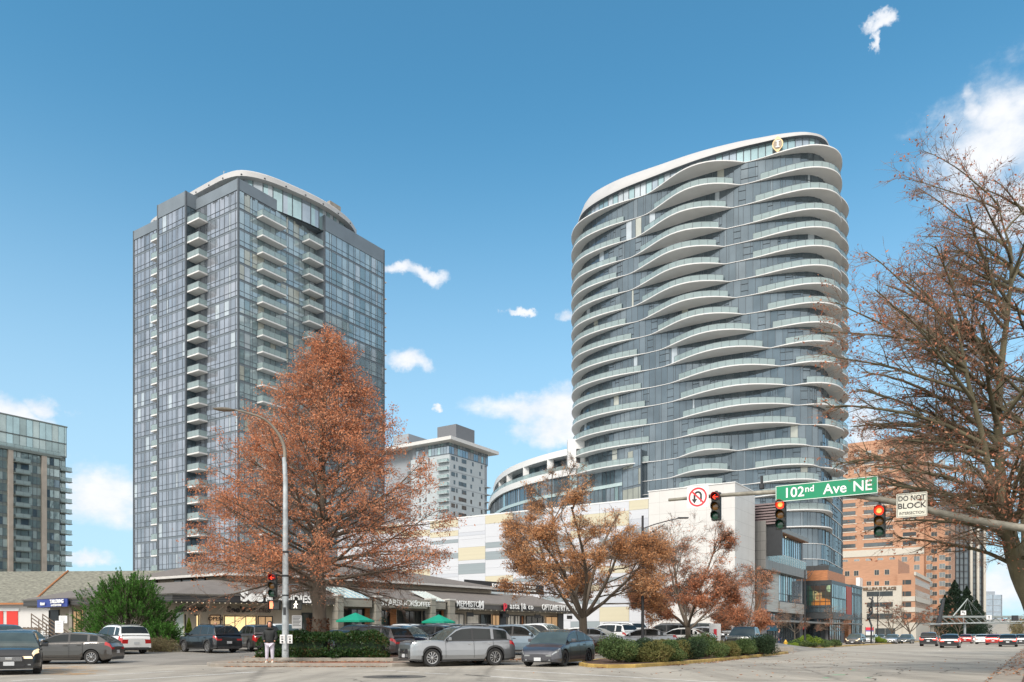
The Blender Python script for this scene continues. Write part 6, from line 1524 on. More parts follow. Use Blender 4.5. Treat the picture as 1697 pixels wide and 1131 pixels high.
def spread_tree(px, Y, H, Rad, seed, label, z0, leaf_frac, leafm, lean=0, name='deciduous_tree', group=None, dens=1.0, trunk_h=1.9, tr=.26, leafy_low=True, lsize=.05, twm='twig', nl=3, limb_n=6, flat=.62):
    p = at(px, Y); root = thing(name, label, 'tree', (p.x, p.y, z0), group=group); g = Grow(seed); r = g.r
    th = trunk_h; tp = [Vector((0,0,-.1)), Vector((.02,0,.15)), Vector((lean*.3+.03,.02,th*.5)), Vector((lean*.6,.0,th))]; trs = [tr*1.5, tr*1.12, tr, tr*.95]
    TP = [tp]; TR = [trs]; leaf = []
    def level(pt, d, L, rad, lv):
        nseg = 6 if lv < 2 else 4
        pts, ds = g.line(pt, d, L, rad, rad*.42, nseg, .09, .035 if lv == 0 else .02, g.big if rad > .022 else g.twig)
        if lv >= nl:
            for i in range(int(5*dens)):
                f2 = r.uniform(.1, 1)*nseg; j2 = min(int(f2), nseg-1); pq = pts[j2].lerp(pts[j2+1], f2-j2); d3 = g.rot(ds[j2], R(r.uniform(18, 50)), r.uniform(0, 6.28)); l3 = r.uniform(.2, .55); g.twig.append((*pq, *(pq+d3*l3), .006, .003))
                hz_ = (pq.z-th)/(H-th); pr_ = leaf_frac*(1.5-1.45*hz_ if leafy_low else 1)
                if r.random() < pr_:
                    c = pq+d3*l3*.7
                    for _ in range(9): leaf.append((c.x+r.gauss(0,.13), c.y+r.gauss(0,.12), c.z+r.gauss(0,.07)))
            return
        nb = [7, 7, 6, 6][lv]
        for i in range(int(nb*(dens if lv > 1 else 1))+1):
            f = r.uniform(.28, 1.0) if lv else r.uniform(.25, 1); q = f*nseg; j = min(int(q), nseg-1); pp = pts[j].lerp(pts[j+1], q-j)
            dd = g.rot(ds[j], R(r.uniform(22, 52)), r.uniform(0, 6.28)); dd.z = dd.z*flat+.08; dd.normalize()
            out = Vector((pp.x, pp.y, 0)); 
            if out.length > .3: dd = (dd+out.normalized()*.22).normalized()
            l2 = L*r.uniform(.42, .66)*(1.05-.35*f)
            # keep inside the crown outline
            e = pp+dd*l2; hz_ = max(e.z-th*.8, 0)/(H-th*.8); lim = Rad*math.sqrt(max(1-abs(hz_-.32)**2/.5, .02))
            if math.hypot(e.x, e.y) > lim*1.12 or e.z > H*1.03: l2 *= .6
            level(pp, dd, l2, max(rad*.42*(1-.3*f), .006), lv+1)
    az = r.uniform(0, 6)
    for k in range(limb_n):
        az += 2*math.pi/limb_n+r.gauss(0, .25); el = R(r.uniform(30, 52)) if k % 3 else R(70); d = Vector((math.cos(az)*math.cos(el), math.sin(az)*math.cos(el), math.sin(el)))
        L = (Rad*.86/math.cos(el) if k % 3 else (H-th)*.80); L = min(L, (H-th)*.95); s0 = Vector((lean*.6, 0, th*r.uniform(.82, 1.0))); level(s0, d, L, tr*.52, 0)
    finish_tree(root, g, TP, TR, M['bark'], M[twm], leafm, np.array(leaf) if leaf else None, lsize, seed)
    return root
def big_right_tree():
    p = at(1740, 28); root = thing('street_tree', 'large nearly bare street tree with leaning mossy trunk at the right edge', 'tree', (p.x, p.y, .15)); g = Grow(12); r = g.r
    px2 = lambda px, py, Y=28: Vector(((px-CX)/F*Y-p.x, Y-p.y, zat(py, Y)-.15))
    st = [([Vector((0,0,-.1)), px2(1732,1060), px2(1714,1000), px2(1690,948), px2(1668,869), px2(1660,807,28.3), px2(1655,740,28.6), px2(1654,683,28.8), px2(1660,600,29), px2(1672,500,29.2), px2(1676,420,29.2), px2(1664,380,29.2), px2(1652,330,29)], [.50,.40,.36,.29,.20,.17,.15,.135,.11,.085,.06,.04,.015]),
          ([px2(1690,960), px2(1668,880,27.4), px2(1644,800,27), px2(1626,714,26.8), px2(1606,640,26.6), px2(1590,560,26.6), px2(1570,500,26.6)], [.22,.15,.12,.095,.07,.05,.02]),
          ([px2(1700,980), px2(1706,900,28.6), px2(1700,800,29.2), px2(1712,700,29.8), px2(1716,560,30.2), px2(1722,430,30.4), px2(1716,330,30.4)], [.3,.24,.2,.16,.12,.08,.03]),
          ([px2(1712,1000), px2(1738,900,28), px2(1768,780,27.6), px2(1800,650,27.4)], [.24,.18,.12,.06])]
    TP = [smooth_curve([tuple(q) for q in a], len(a)*3) for a, b in st]; TR = [list(np.interp(np.linspace(0, 1, len(a)*3+1), np.linspace(0, 1, len(a)), b)) for a, b in st]
    leaf = []
    def sub(pp, d, L, rad, lv, trop):
        ns = 8 if lv == 0 else 5 if lv == 1 else 3
        pts, ds = g.line(pp, d, L, rad, max(rad*.25, .003), ns, .055 if lv == 0 else .09, trop, g.big if rad > .02 else g.twig)
        if lv == 2:
            if r.random() < .55:
                for _ in range(r.choice([2,3,5])): c = pts[r.randint(1, ns)]; leaf.append((c.x+r.gauss(0,.06), c.y+r.gauss(0,.06), c.z-.04+r.gauss(0,.05)))
            for _ in range(3):
                j = r.randint(0, ns-1); q = pts[j]; dd = g.rot(ds[j], R(r.uniform(20, 50)), r.uniform(0, 6.28)); g.twig.append((*q, *(q+dd*r.uniform(.12, .4)), .005, .0025))
            return
        nb = int(L*(3.1 if lv == 0 else 4.0))+2
        for i in range(nb):
            f = r.uniform(.15, 1)*ns; j = min(int(f), ns-1); q = pts[j].lerp(pts[j+1], f-j); dd = g.rot(ds[j], R(r.uniform(22, 55)), r.uniform(0, 6.28)); dd.z *= .7; dd.normalize()
            sub(q, dd, (L*.38*(1.1-f/ns)+.45)*r.uniform(.6, 1.2) if lv == 0 else r.uniform(.35, .95), max(rad*.38*(1-.4*f/ns), .007) if lv == 0 else .006, lv+1, -.01)
    for ti, (pts, rs, n) in enumerate(((TP[0], TR[0], 46), (TP[1], TR[1], 22), (TP[2], TR[2], 16), (TP[3], TR[3], 5))):
        for k in range(n):
            f = r.uniform(.0, 1)**(1.25)*(.82 if ti == 0 else .9)+(.17 if ti == 0 else .1); i = min(int(f*(len(pts)-1)), len(pts)-2); q = Vector(pts[i]).lerp(Vector(pts[i+1]), f*(len(pts)-1)-i); hz_ = q.z/18
            az = r.uniform(0, 6.28) if r.random() < .45 else math.pi+r.gauss(0, .7); el = R(r.uniform(8, 42)+hz_*14); L = float(np.interp(q.z, [2, 5, 9, 13, 17], [4.2, 5.4, 5.4, 5.2, 3.6]))*r.uniform(.6, 1.05)
            d = Vector((math.cos(az)*math.cos(el), math.sin(az)*math.cos(el)*.9, math.sin(el))); sub(q, d, L, min(.035+.012*L, rs[i]*.7+.02), 0, -.055 if q.z < 9 else -.03)
    finish_tree(root, g, TP, TR, M['barkm'], M['twig2'], M['dryleaf'], np.array(leaf), .05, 4, tn=12, droop=.8)
    print('big tree', len(g.twig), len(leaf)); return root
def blob_shrub(name, label, px, Y, z0, rx, ry, h, m, n, size, seed, group=None, lumps=14, cat='shrub', spiky=0.0, core=None, shape='dome', stem=True):
    p = at(px, Y) if not isinstance(px, Vector) else px; root = thing(name, label, cat, (p.x, p.y, z0), group=group); r = np.random.default_rng(seed)
    L = []
    for k in range(lumps):
        a = r.random()*6.28; q = math.sqrt(r.random()); x, y = math.cos(a)*q*rx*.72, math.sin(a)*q*ry*.72; e = math.sqrt(max(1-(x/rx)**2-(y/ry)**2, .05)); hh = h*e*(.75+.25*r.random()); z = hh*(.25+.6*r.random()) if shape == 'dome' else h*(.2+.65*r.random())
        s = (.30+.2*r.random())*min(rx, h, ry if ry > .8*rx else rx); L.append((x, y, z, s))
    P = []; NRM = []
    per = n//lumps
    for (x, y, z, s) in L:
        d = r.normal(size=(per, 3)); d /= np.linalg.norm(d, axis=1)[:, None]; rad = s*(.55+.5*r.random(per)**.6)*(1+spiky*np.maximum(0, np.sin(d[:, 0]*9+d[:, 2]*7+x*5)))
        P.append(np.stack([x+d[:, 0]*rad*1.15, y+d[:, 1]*rad*1.15, z+d[:, 2]*rad*.85], 1))
    P = np.concatenate(P); P = P[P[:, 2] > .02]
    V, Q = leaf_quads(P, size, r, .5 if not spiky else .22, -.4*(spiky > 0)); np_mesh('foliage', V, Q, m, root)
    segs = []
    for (x, y, z, s) in L: segs.append((0, 0, 0, x*.5, y*.5, z*.55, .03, .02)); segs.append((x*.5, y*.5, z*.55, x, y, z, .02, .008))
    V, Q = tubes_np(segs, 4); np_mesh('stems', V, Q, M['twig'], root)
    return root
def juniper(label, px, Y, z0, rx, ry, h, n, seed):
    p = at(px, Y); root = thing('juniper', label, 'shrub', (p.x, p.y, z0)); r = np.random.default_rng(seed); P = []; A = []; B = []; segs = []
    for k in range(n):
        a = r.random()*6.28; e = r.random()**.8*1.45; d = np.array([math.cos(a)*math.cos(e), math.sin(a)*math.cos(e), math.sin(e)])
        lump = 1+.10*math.sin(a*3+seed)+.10*math.sin(a*7+e*6)+.07*math.sin(e*11+a*4); q = (.70+.32*r.random())*lump
        c = np.array([d[0]*rx*q, d[1]*ry*q, .35+d[2]*(h-.5)*q*.88]); up = d*np.array([1,1,.6])+np.array([0,0,.55])+r.normal(size=3)*.18; up /= np.linalg.norm(up); L = .35+.45*r.random()
        segs.append((*(c-d*.5), *c, .02, .012)); segs.append((*c, *(c+up*L), .012, .004))
        m = 46; t = r.random(m); side = r.normal(size=(m, 3)); side -= (side@up)[:, None]*up; side /= np.linalg.norm(side, axis=1)[:, None]; w_ = .17*(1-t)**.7+.02
        P.append(c+up*(t*L)[:, None]+side*(w_*r.random(m))[:, None]); A.append(up+side*.75); B.append(np.cross(up, side))
    P = np.concatenate(P); A = np.concatenate(A); B = np.concatenate(B); A /= np.linalg.norm(A, axis=1)[:, None]; k = P[:, 2] > .02; P, A, B = P[k], A[k], B[k]
    s_ = (.05+.05*r.random(len(P)))[:, None]; V = np.stack([P-A*s_*.6, P+B*s_*.28, P+A*s_, P-B*s_*.28], 1).reshape(-1, 3); np_mesh('foliage', V, np.arange(len(V)).reshape(-1, 4), M['jun'], root)
    for k in range(14): a = k*.45; segs.append((0, 0, 0, math.cos(a)*rx*.6, math.sin(a)*ry*.6, h*(.3+.25*(k % 3)), .06, .03))
    V, Q = tubes_np(segs, 4); np_mesh('stems', V, Q, M['bark'], root)
def box_hedge(name, label, pts, z0, hgt, wid, m, n, size, seed):
    """clipped hedge following a polyline"""
    P0 = [Vector((*q, 0)) for q in pts]; o = P0[0]; root = thing(name, label, 'hedge', (o.x, o.y, z0)); r = np.random.default_rng(seed); Ls = [(P0[i+1]-P0[i]).length for i in range(len(P0)-1)]; T = sum(Ls); out = []
    for i, L in enumerate(Ls):
        k = int(n*L/T); u = (P0[i+1]-P0[i])/L; nn = Vector((-u.y, u.x, 0)); t = r.random(k)*L; a = r.random(k)*2*math.pi
        # points near the surface of a rounded box section, with uneven lumps
        cx = np.sign(np.cos(a))*np.abs(np.cos(a))**.45; cz = np.sign(np.sin(a))*np.abs(np.sin(a))**.45; q = (.80+.26*r.random(k))*(1+.10*np.sin(t*2.7+a*2)+.06*np.sin(t*7.3))
        s_ = cx*q*wid/2; z = hgt/2+cz*q*hgt/2
        e = np.minimum(np.minimum(t if i == 0 else 9+t*0, (L-t) if i == len(Ls)-1 else 9+t*0)/.5, 1); z = z*(.55+.45*np.sqrt(np.clip(e, 0, 1)))
        out.append(np.stack([P0[i].x-o.x+u.x*t+nn.x*s_, P0[i].y-o.y+u.y*t+nn.y*s_, z], 1))
    P = np.concatenate(out); P = P[P[:, 2] > .01]; V, Q = leaf_quads(P, size, r, .55); np_mesh('foliage', V, Q, m, root)
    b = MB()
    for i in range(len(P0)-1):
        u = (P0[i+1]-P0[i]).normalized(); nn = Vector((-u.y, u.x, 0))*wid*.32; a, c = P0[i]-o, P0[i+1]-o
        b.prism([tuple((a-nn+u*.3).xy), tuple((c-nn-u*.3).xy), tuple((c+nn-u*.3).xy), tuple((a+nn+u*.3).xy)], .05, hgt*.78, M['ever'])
    b.build('dark_core', root); return root  # solid dark green block filling the hedge behind its leaves
def conifer(px, Y, H, rad, seed, label, group=None):
    p = at(px, Y); root = thing('evergreen_tree', label, 'tree', (p.x, p.y, 0), group=group); r = np.random.default_rng(seed); n = 9000
    t = r.random(n)**.8; z = H*(.06+.94*t); R_ = rad*(1-t)**.8*(.55+.45*np.abs(np.sin(z*1.3+seed)))*np.sqrt(r.random(n)); a = r.random(n)*6.28
    P = np.stack([np.cos(a)*R_, np.sin(a)*R_, z-R_*.25], 1); V, Q = leaf_quads(P, H*.016, r, .35, .5); np_mesh('crown', V, Q, M['ever'], root)
    b = MB(); b.tube([(0,0,0),(0,0,H*.9)], [H*.02, .05], M['bark'], 6); b.build('trunk', root)
def vegetation():
    rust_tree(); big_right_tree()
    spread_tree(966, 47.5, 12.0, 4.5, 31, 'forked tree with orange-brown leaves right of the dark grey electric car', .2, .40, M['rust2'], trunk_h=2.3, tr=.25, dens=1.15, limb_n=9)
    spread_tree(1140, 54, 9.7, 3.3, 45, 'medium tree with sparse rusty leaves before the blank white wall', .2, .26, M['rust'], trunk_h=1.7, tr=.2, dens=1.0, limb_n=8)
    spread_tree(1237, 68, 7.6, 2.4, 52, 'small rusty tree in front of the grey-framed store corner', .15, .24, M['rust'], trunk_h=1.4, tr=.13, dens=.9, limb_n=7)
    # second big street tree further along the right pavement
    sp = spread_tree(1752, 47, 17.5, 8.2, 66, 'tall bare street tree further back at the right edge', .15, .10, M['dryleaf'], trunk_h=4.5, tr=.34, dens=.72, name='street_tree', leafy_low=False, twm='twig2', limb_n=8, flat=.8)
    # little bare trees by the stores and the office block
    for i, (px, Y, h, lb) in enumerate(((1317,84,4.6,'thin bare sapling left of the first tall black lamp post by the stores'),(1383,88,4.7,'thin bare sapling right of the tall black lamp post by the stores'))):
        spread_tree(px, Y, h, 1.7, 71+i, lb, .15, .06, M['dryleaf'], trunk_h=1.5, tr=.05, dens=.7, name='sapling', twm='twig2', limb_n=5, nl=2)
    for i, (px, Y, h, rd, lb) in enumerate(((1478,165,9.5,5.5,'pale bare tree before the lettered office wall'),(1508,170,9,5,'pale bare tree right of the lettered office wall'),(1556,235,9.5,7,'bare brown tree under the footbridge on the left'),(1588,245,9,8,'dark tree under the middle of the footbridge'))):
        spread_tree(px, Y, h, rd, 81+i, lb, 0, [.03,.03,.12,.35][i], M['ever'] if i == 3 else M['dryleaf'], trunk_h=2, tr=.2, dens=.9, twm='twig2', limb_n=6, leafy_low=False, lsize=.16, nl=2)
    for i, (px, Y, H, rd, lb) in enumerate(((1582,300,22,10,'tallest dark conifer behind the footbridge mast'),(1566,310,17,8,'lower conifer left of the tallest one'),(1602,320,21,9,'dark conifer between the tallest one and the finned tower'),(1618,330,16,9,'dark conifer at the foot of the finned tower'))): conifer(px, Y, H, rd, 91+i, lb, 'conifers behind the footbridge')
    for i in range(7):
        px = [1700,1712,1690,1725,1702,1596,1612][i]; Y = [330,250,420,180,500,270,280][i]
        blob_shrub('leafy_tree', ['round olive tree lining the hill road on the right','round olive tree lining the hill road on the right','round olive tree lining the hill road on the right','round olive tree lining the hill road on the right','round olive tree lining the hill road on the right','low dark tree under the footbridge left of the hill road','low dark tree under the footbridge left of the hill road'][i], px, Y, 0, 6, 6, [9,8,14,7,16,7.5,7][i], M['tanb'] if i < 5 else M['ever'], 5000, .22, 200+i, group='trees lining the hill road' if i < 5 else 'dark trees under the footbridge', cat='tree')
    # planting on the left
    juniper('big bright green juniper bush in front of the corner of the shops', 212, 54.2, .3, 3.25, 2.3, 5.3, 1500, 5)
    juniper('smaller dark green juniper spilling right of the big one', 264, 52.6, .3, 1.3, 1.1, 1.8, 300, 6)
    blob_shrub('shrub', 'rounded red-brown shrub behind the white SUV on the left', 178, 52.5, .2, 1.7, 1.4, 1.75, M['redb'], 9000, .05, 7)
    blob_shrub('shrub', 'tan ornamental grass shrub left of the black SUV', 270, 50.5, .2, 1.3, 1, 1.15, M['tanb'], 6000, .06, 8, spiky=.3)
    blob_shrub('shrub', 'low tan shrub before the timber stair', 110, 54, .2, 2, 1, .9, M['tanb'], 5000, .06, 9, spiky=.3)
    p = at(313, 56.5); root = thing('cypress', 'small lime green pointed cypress beside the lit shop window', 'shrub', (p.x, p.y, .4)); r = np.random.default_rng(3); n = 7000; t = r.random(n); a = r.random(n)*6.28; R_ = .42*(1-t)**.7*(.4+.6*np.sqrt(r.random(n)))
    V, Q = leaf_quads(np.stack([np.cos(a)*R_, np.sin(a)*R_, .1+2.1*t], 1), .035, r); np_mesh('foliage', V, Q, M['lime'], root); b = MB(); b.tube([(0,0,0),(0,0,1.8)], [.04,.01], M['bark'], 5); b.build('trunk', root)
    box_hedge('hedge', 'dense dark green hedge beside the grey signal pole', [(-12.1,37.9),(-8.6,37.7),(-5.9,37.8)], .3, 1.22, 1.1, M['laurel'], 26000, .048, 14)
    b_ = blob_shrub('shrub', 'bare twiggy bush with pale buds at the foot of the tallest tree', 505, 39.6, .3, .9, .8, 1.8, M['tanb'], 700, .03, 15, lumps=30)
    # shrubs on the median
    sh = [(1026,35.6,1.05,1.0,1.28,'shrub','large green shrub at the yellow kerb nose'),(1062,37.0,1.0,.95,1.3,'shrubd','dark green shrub second along the yellow kerb'),(1084,36.2,.85,.8,1.05,'olive','yellow-green shrub in front of the dark ones on the median'),
          (1112,37.6,.95,.8,1.12,'shrub','light green shrub drooping over the yellow kerb'),(1104,40,1.2,1,1.35,'olive','bronze-topped shrub behind the drooping light green one'),(1140,40.5,1.1,1,1.2,'shrubd','grey-green spreading shrub in the middle of the median'),
          (1172,43.5,1.25,1.1,1.35,'shrub','green shrub behind the grey-green one on the median'),(1205,45.5,.75,.75,1.15,'olive','rounded yellow-green shrub right of the gap in the median'),(1232,47.5,.8,.8,1.15,'shrub','small rounded green shrub between the yellow-green and dark ones'),(1263,50.5,1.05,1.0,1.5,'shrubd','dark clipped shrub at the right end of the median')]
    for i, (px, Y, rx, ry, h, m, lb) in enumerate(sh): blob_shrub('shrub', lb, px, Y, .12, rx, ry, h, M[m], 13000, .042, 30+i, group='median shrubs', lumps=22)
    for i, (px, Y, rx, h, m, lb) in enumerate(((925,46.2,1.3,.95,'shrubd','low dark shrub left of the forked tree trunk'),(950,47,1.2,1.0,'olive','low bronze shrub in front of the forked tree trunk'),(985,50,1.2,.95,'redb','low reddish shrub right of the forked tree trunk'),(1155,54.5,1.5,1.25,'shrub','low green shrub at the foot of the third tree'),(1172,57,1.3,1.2,'shrubd','low dark shrub right of the third tree foot'))): blob_shrub('shrub', lb, px, Y, .25, rx, .9, h, M[m], 7000, .045, 50+i, group='shrubs in the car park bed')
    for i, (px, Y, rx, h, m, lb) in enumerate(((1338,84,1.6,1.25,'lime','bright lime shrub around the first tall black lamp post'),(1322,80,1.2,.8,'shrub','low green shrub left of the lime shrub by the stores'),(1312,79,.8,.5,'lime','small yellow flowering patch beside the hydrant'),(1358,84,1.4,.9,'shrub','mid green shrub right of the lime shrub by the stores'),(1375,88,1.6,.75,'shrub','low spreading green shrub farthest right by the stores'),(1350,80,1.9,.45,'shrub','flat green ground cover along the yellow kerb by the stores'),(1455,118,1.5,.9,'lime','small lime shrub around the second black lamp post'))): blob_shrub('shrub', lb, px, Y, .15, rx, 1, h, M[m], 5000, .06, 60+i, group='shrubs by the stores')
    blob_shrub('spiky_plant', 'bright green spiky plant in front of the shoe shop', 752, 68, .5, .5, .5, 1.9, M['lime'], 500, .28, 70, lumps=6, spiky=.6)
# ---------------------------------------------------------------- street furniture and people
M['sgreen'] = mat('sign_green', (.0,.22,.10), .35, var=.04); M['sigblack'] = mat('signal_housing', (.02,.022,.02), .5); M['siggreen'] = mat('lens_green_off', (.01,.06,.035), .15, spec=.8); M['sigamber'] = mat('lens_amber_off', (.16,.07,.01), .15, spec=.8); M['sigredoff'] = mat('lens_red_off', (.08,.012,.01), .15, spec=.8)
M['sigred'] = mat('lens_red_lit', (.8,.05,.02), .3, emit=(1,.035,.012), estr=1.5); M['sigcore'] = mat('lens_hot_core', (.9,.5,.1), .3, emit=(1,.16,.03), estr=1.6); M['visred'] = mat('visor_lit_red', (.35,.02,.02), .5)
def ball_signal(label, loc, rz, arrow=False, arm=False, amber_core=True):
    """three-lens vertical signal, facing local -y, origin at the top of the housing"""
    root = thing('traffic_light', label, 'traffic light', loc, rz); b = MB()
    b.box((-.175,-.10,-1.07), (.175,.10,0), M['sigblack']); o = b.build('housing', root, bevel=.03)
    for k in range(3):
        z = -.18-.355*k; lens = ('sigred' if not arrow else 'black') if k == 0 else ('sigamber' if k == 1 else 'siggreen')
        b = MB(); T = Matrix.Translation((0,-.105,z)) @ Matrix.Rotation(R(90), 4, 'X'); b.lathe([(0,.03),(.08,.026),(.135,.01),(.15,0)], M[lens], 20, T)
        if k == 0 and not arrow: b.lathe([(0,.035),(.085,.030)], M['sigcore'], 18, T)
        l = b.build('lens', root, smooth=40)
        if k == 0 and arrow:
            a = MB()
            for s in (1, -1): a.tube([(-.09,-.14,z),(.0,-.14,z+s*.085)], .015, M['sigred'], 5)
            a.tube([(-.08,-.14,z),(.1,-.14,z)], .015, M['sigred'], 5); a.build('arrow', l)
        v = MB(); n = 16; vs = []
        for q in (0, 1):
            for i in range(n+1):
                a = R(-35+250*i/n); y = -.10 if q == 0 else -.10-.26*(.45+.55*math.sin(max(0, min(math.pi, a+.2)))); vs.append((math.cos(a)*.165, y, z+math.sin(a)*.165))
        v.add(vs, [(i, i+1, n+2+i, n+1+i) for i in range(n)], M['sigblack'] if k else M['visred']); md = v.build('visor', root, smooth=40); mm = md.modifiers.new('s', 'SOLIDIFY'); mm.thickness = .008
    b = MB(); b.cbox((0,0,.03), (.09,.09,.06), M['dark']); b.build('bracket', root); return root
def flat_sign(name, label, loc, rz, w_, h, back, cat='sign', r=.03):
    root = thing(name, label, cat, loc, rz); b = MB(); pts = []
    for (cx, cz, a0) in ((w_/2-r,h/2-r,0),(-w_/2+r,h/2-r,90),(-w_/2+r,-h/2+r,180),(w_/2-r,-h/2+r,270)):
        for k in range(4): a = R(a0+30*k); pts.append((cx+r*math.cos(a), cz+r*math.sin(a)))
    T = Matrix(((1,0,0,0),(0,0,-1,0),(0,1,0,0),(0,0,0,1))); b.prism(pts, -.012, .0, M['galv'], T, mtop=back); b.build('panel', root); return root, T
def txt(root, T, s, size, x, z, m, bold=0, sx=1, spacing=1): return text_mesh(s, size, m, .002, root, T @ Matrix.Translation((x, z, .006)), 'lettering', bold, sx, spacing=spacing)
def ring_pts(r, n=28, a0=0, a1=360): return [(r*math.cos(R(a0+(a1-a0)*k/n)), r*math.sin(R(a0+(a1-a0)*k/n))) for k in range(n+1)]
def flat_band(b, pts, w_, m, T, z=.006):
    P = [Vector((p[0], p[1], 0)) for p in pts]
    vs = []
    for i, p in enumerate(P):
        d = (P[min(i+1, len(P)-1)]-P[max(i-1, 0)]).normalized(); n = Vector((-d.y, d.x, 0))*w_/2; vs += [(p.x+n.x, p.y+n.y, z), (p.x-n.x, p.y-n.y, z)]
    b.add(vs, [(2*i, 2*i+1, 2*i+3, 2*i+2) for i in range(len(P)-1)], m, T)
def mast_arm():
    # arm runs along the cross-street direction WD; t measured from the signal at pixel 1458
    B = at(1458, 27); pt = lambda t, z: Vector((B.x+WD.x*t, B.y+WD.y*t, z))
    prof = [(-9,1.0,.20),(-8.96,3.2,.19),(-8.6,3.75,.18),(-7,4.15,.145),(-4.14,4.72,.125),(-2,5.35,.11),(-1.0,5.72,.105),(0,6.02,.105),(1.2,6.32,.095),(3.18,6.6,.08),(5.8,6.7,.07),(7.65,6.72,.06)]
    arm = mat('mossy_steel', (.24,.225,.185), .75, .2, var=.5, scale=2.5, dirt=.9)
    base = pt(-9, 0); root = thing('signal_mast', 'weathered grey signal mast whose curved arm reaches over the avenue from the right', 'signal mast', base)
    b = MB(); P = smooth_curve([tuple(pt(t, z)-base) for t, z, r in prof[1:]], 60); rr = list(np.interp(np.linspace(0, 1, 61), np.linspace(0, 1, len(prof)-1), [r for _,_,r in prof[1:]])); b.tube(P, rr, arm, 14); b.build('arm', root, smooth=40)
    b = MB(); b.tube([(0,0,.15),(0,0,7.0)], [.24,.17], arm, 14); b.cbox((0,0,.2), (.6,.6,.1), M['galv']); b.build('pole', root, smooth=40)
    for (t, z) in ((0,6.02),(3.18,6.6),(5.8,6.7)):
        q = pt(t, z)-base; b = MB(); b.cbox((q.x,q.y,q.z-.1), (.06,.06,.36), M['dark'], None); b.build('hanger', root)
    q = pt(4.0, 6.78)-base; b = MB(); b.lathe([(0,.5),(.05,.48),(.05,.2),(.1,.18),(.1,0)], M['dark'], 10, Matrix.Translation(q)); b.build('camera', root)
    rz = ROT
    fz = -.16
    def hang(t, z): q = pt(t, z); q.z = z; return q
    ball_signal('rightmost hanging signal with glowing red lens beside the white text sign', hang(0.0, zat(838.5, 27)), rz)
    ball_signal('middle hanging signal with red lens just left of the green street sign', hang(3.3, zat(829, 28.8)), rz)
    ball_signal('leftmost hanging signal with a red arrow by the no-turn sign', hang(5.72, zat(817, 30.2)), rz, arrow=True)
    # green street name sign
    Yc = 27.8; c = at(1367.5, Yc); 
    tt = (B-c).dot(-WD) if False else (c-B).dot(WD); q = pt(tt, 0)-S*.22
    r1, T = flat_sign('street_sign', 'long green street name sign with white lettering on the mast arm', (q.x, q.y, zat(811.5, q.y)), rz, 3.42, .60, M['sgreen'])
    b = MB(); pts = [(-1.69,-.28),(1.69,-.28),(1.69,.28),(-1.69,.28),(-1.69,-.28)]; 
    for i in range(4): flat_band(b, [pts[i], pts[i+1]], .02, M['white'], T, .004+.0002*i)
    b.build('border', r1); wm_ = M['sgn']
    txt(r1, T, "102", .50, -1.06, -.01, wm_, .012, .98); txt(r1, T, "nd", .32, -.52, .075, wm_, .012); txt(r1, T, "Ave", .50, .33, -.01, wm_, .012, .98); txt(r1, T, "NE", .50, 1.22, -.01, wm_, .012, .98)
    # DO NOT BLOCK INTERSECTION
    c = at(1510.5, 26.2); tt = (c-B).dot(WD); q = pt(tt, 0)-S*.24; cr = mat('sign_cream', (.68,.66,.56), .5, var=.05)
    r2, T = flat_sign('text_sign', 'cream sign with three lines of black text on the mast arm', (q.x, q.y, zat(837, q.y)), rz, .92, .80, cr)
    k = M['black']; txt(r2, T, "DO NOT", .235, 0, .22, k, .012, .86); txt(r2, T, "BLOCK", .255, 0, -.03, k, .016, 1.02); txt(r2, T, "INTERSECTION", .135, 0, -.27, k, .006, .82)
    b = MB(); pts = [(-.43,-.37),(.43,-.37),(.43,.37),(-.43,.37),(-.43,-.37)]
    for i in range(4): flat_band(b, [pts[i], pts[i+1]], .012, k, T, .004+.0002*i)
    b.build('border', r2)
    # no U/left turn
    c = at(1160.5, 30.6); tt = (c-B).dot(WD); q = pt(tt, 0)-S*.2; rd = mat('sign_red', (.6,.03,.04), .4)
    r3, T = flat_sign('no_turn_sign', 'square white no-turn sign with red ring at the left end of the arm', (q.x, q.y, zat(824, q.y)), rz, .86, .80, M['white'])
    b = MB(); u = ring_pts(.13, 12, 0, 180); pts = [(.13,-.19)]+[(x, y+.06) for x, y in u]+[(-.13,-.08)]; flat_band(b, pts, .075, k, T, .004); b.prism([(-.24,-.07),(-.02,-.07),(-.13,-.24)], .003, .0055, k, T); b.build('arrow', r3)
    b = MB(); flat_band(b, ring_pts(.335), .065, rd, T, .008); flat_band(b, [(-.22,.22),(.22,-.22)], .06, rd, T, .010); b.build('prohibition_ring', r3)
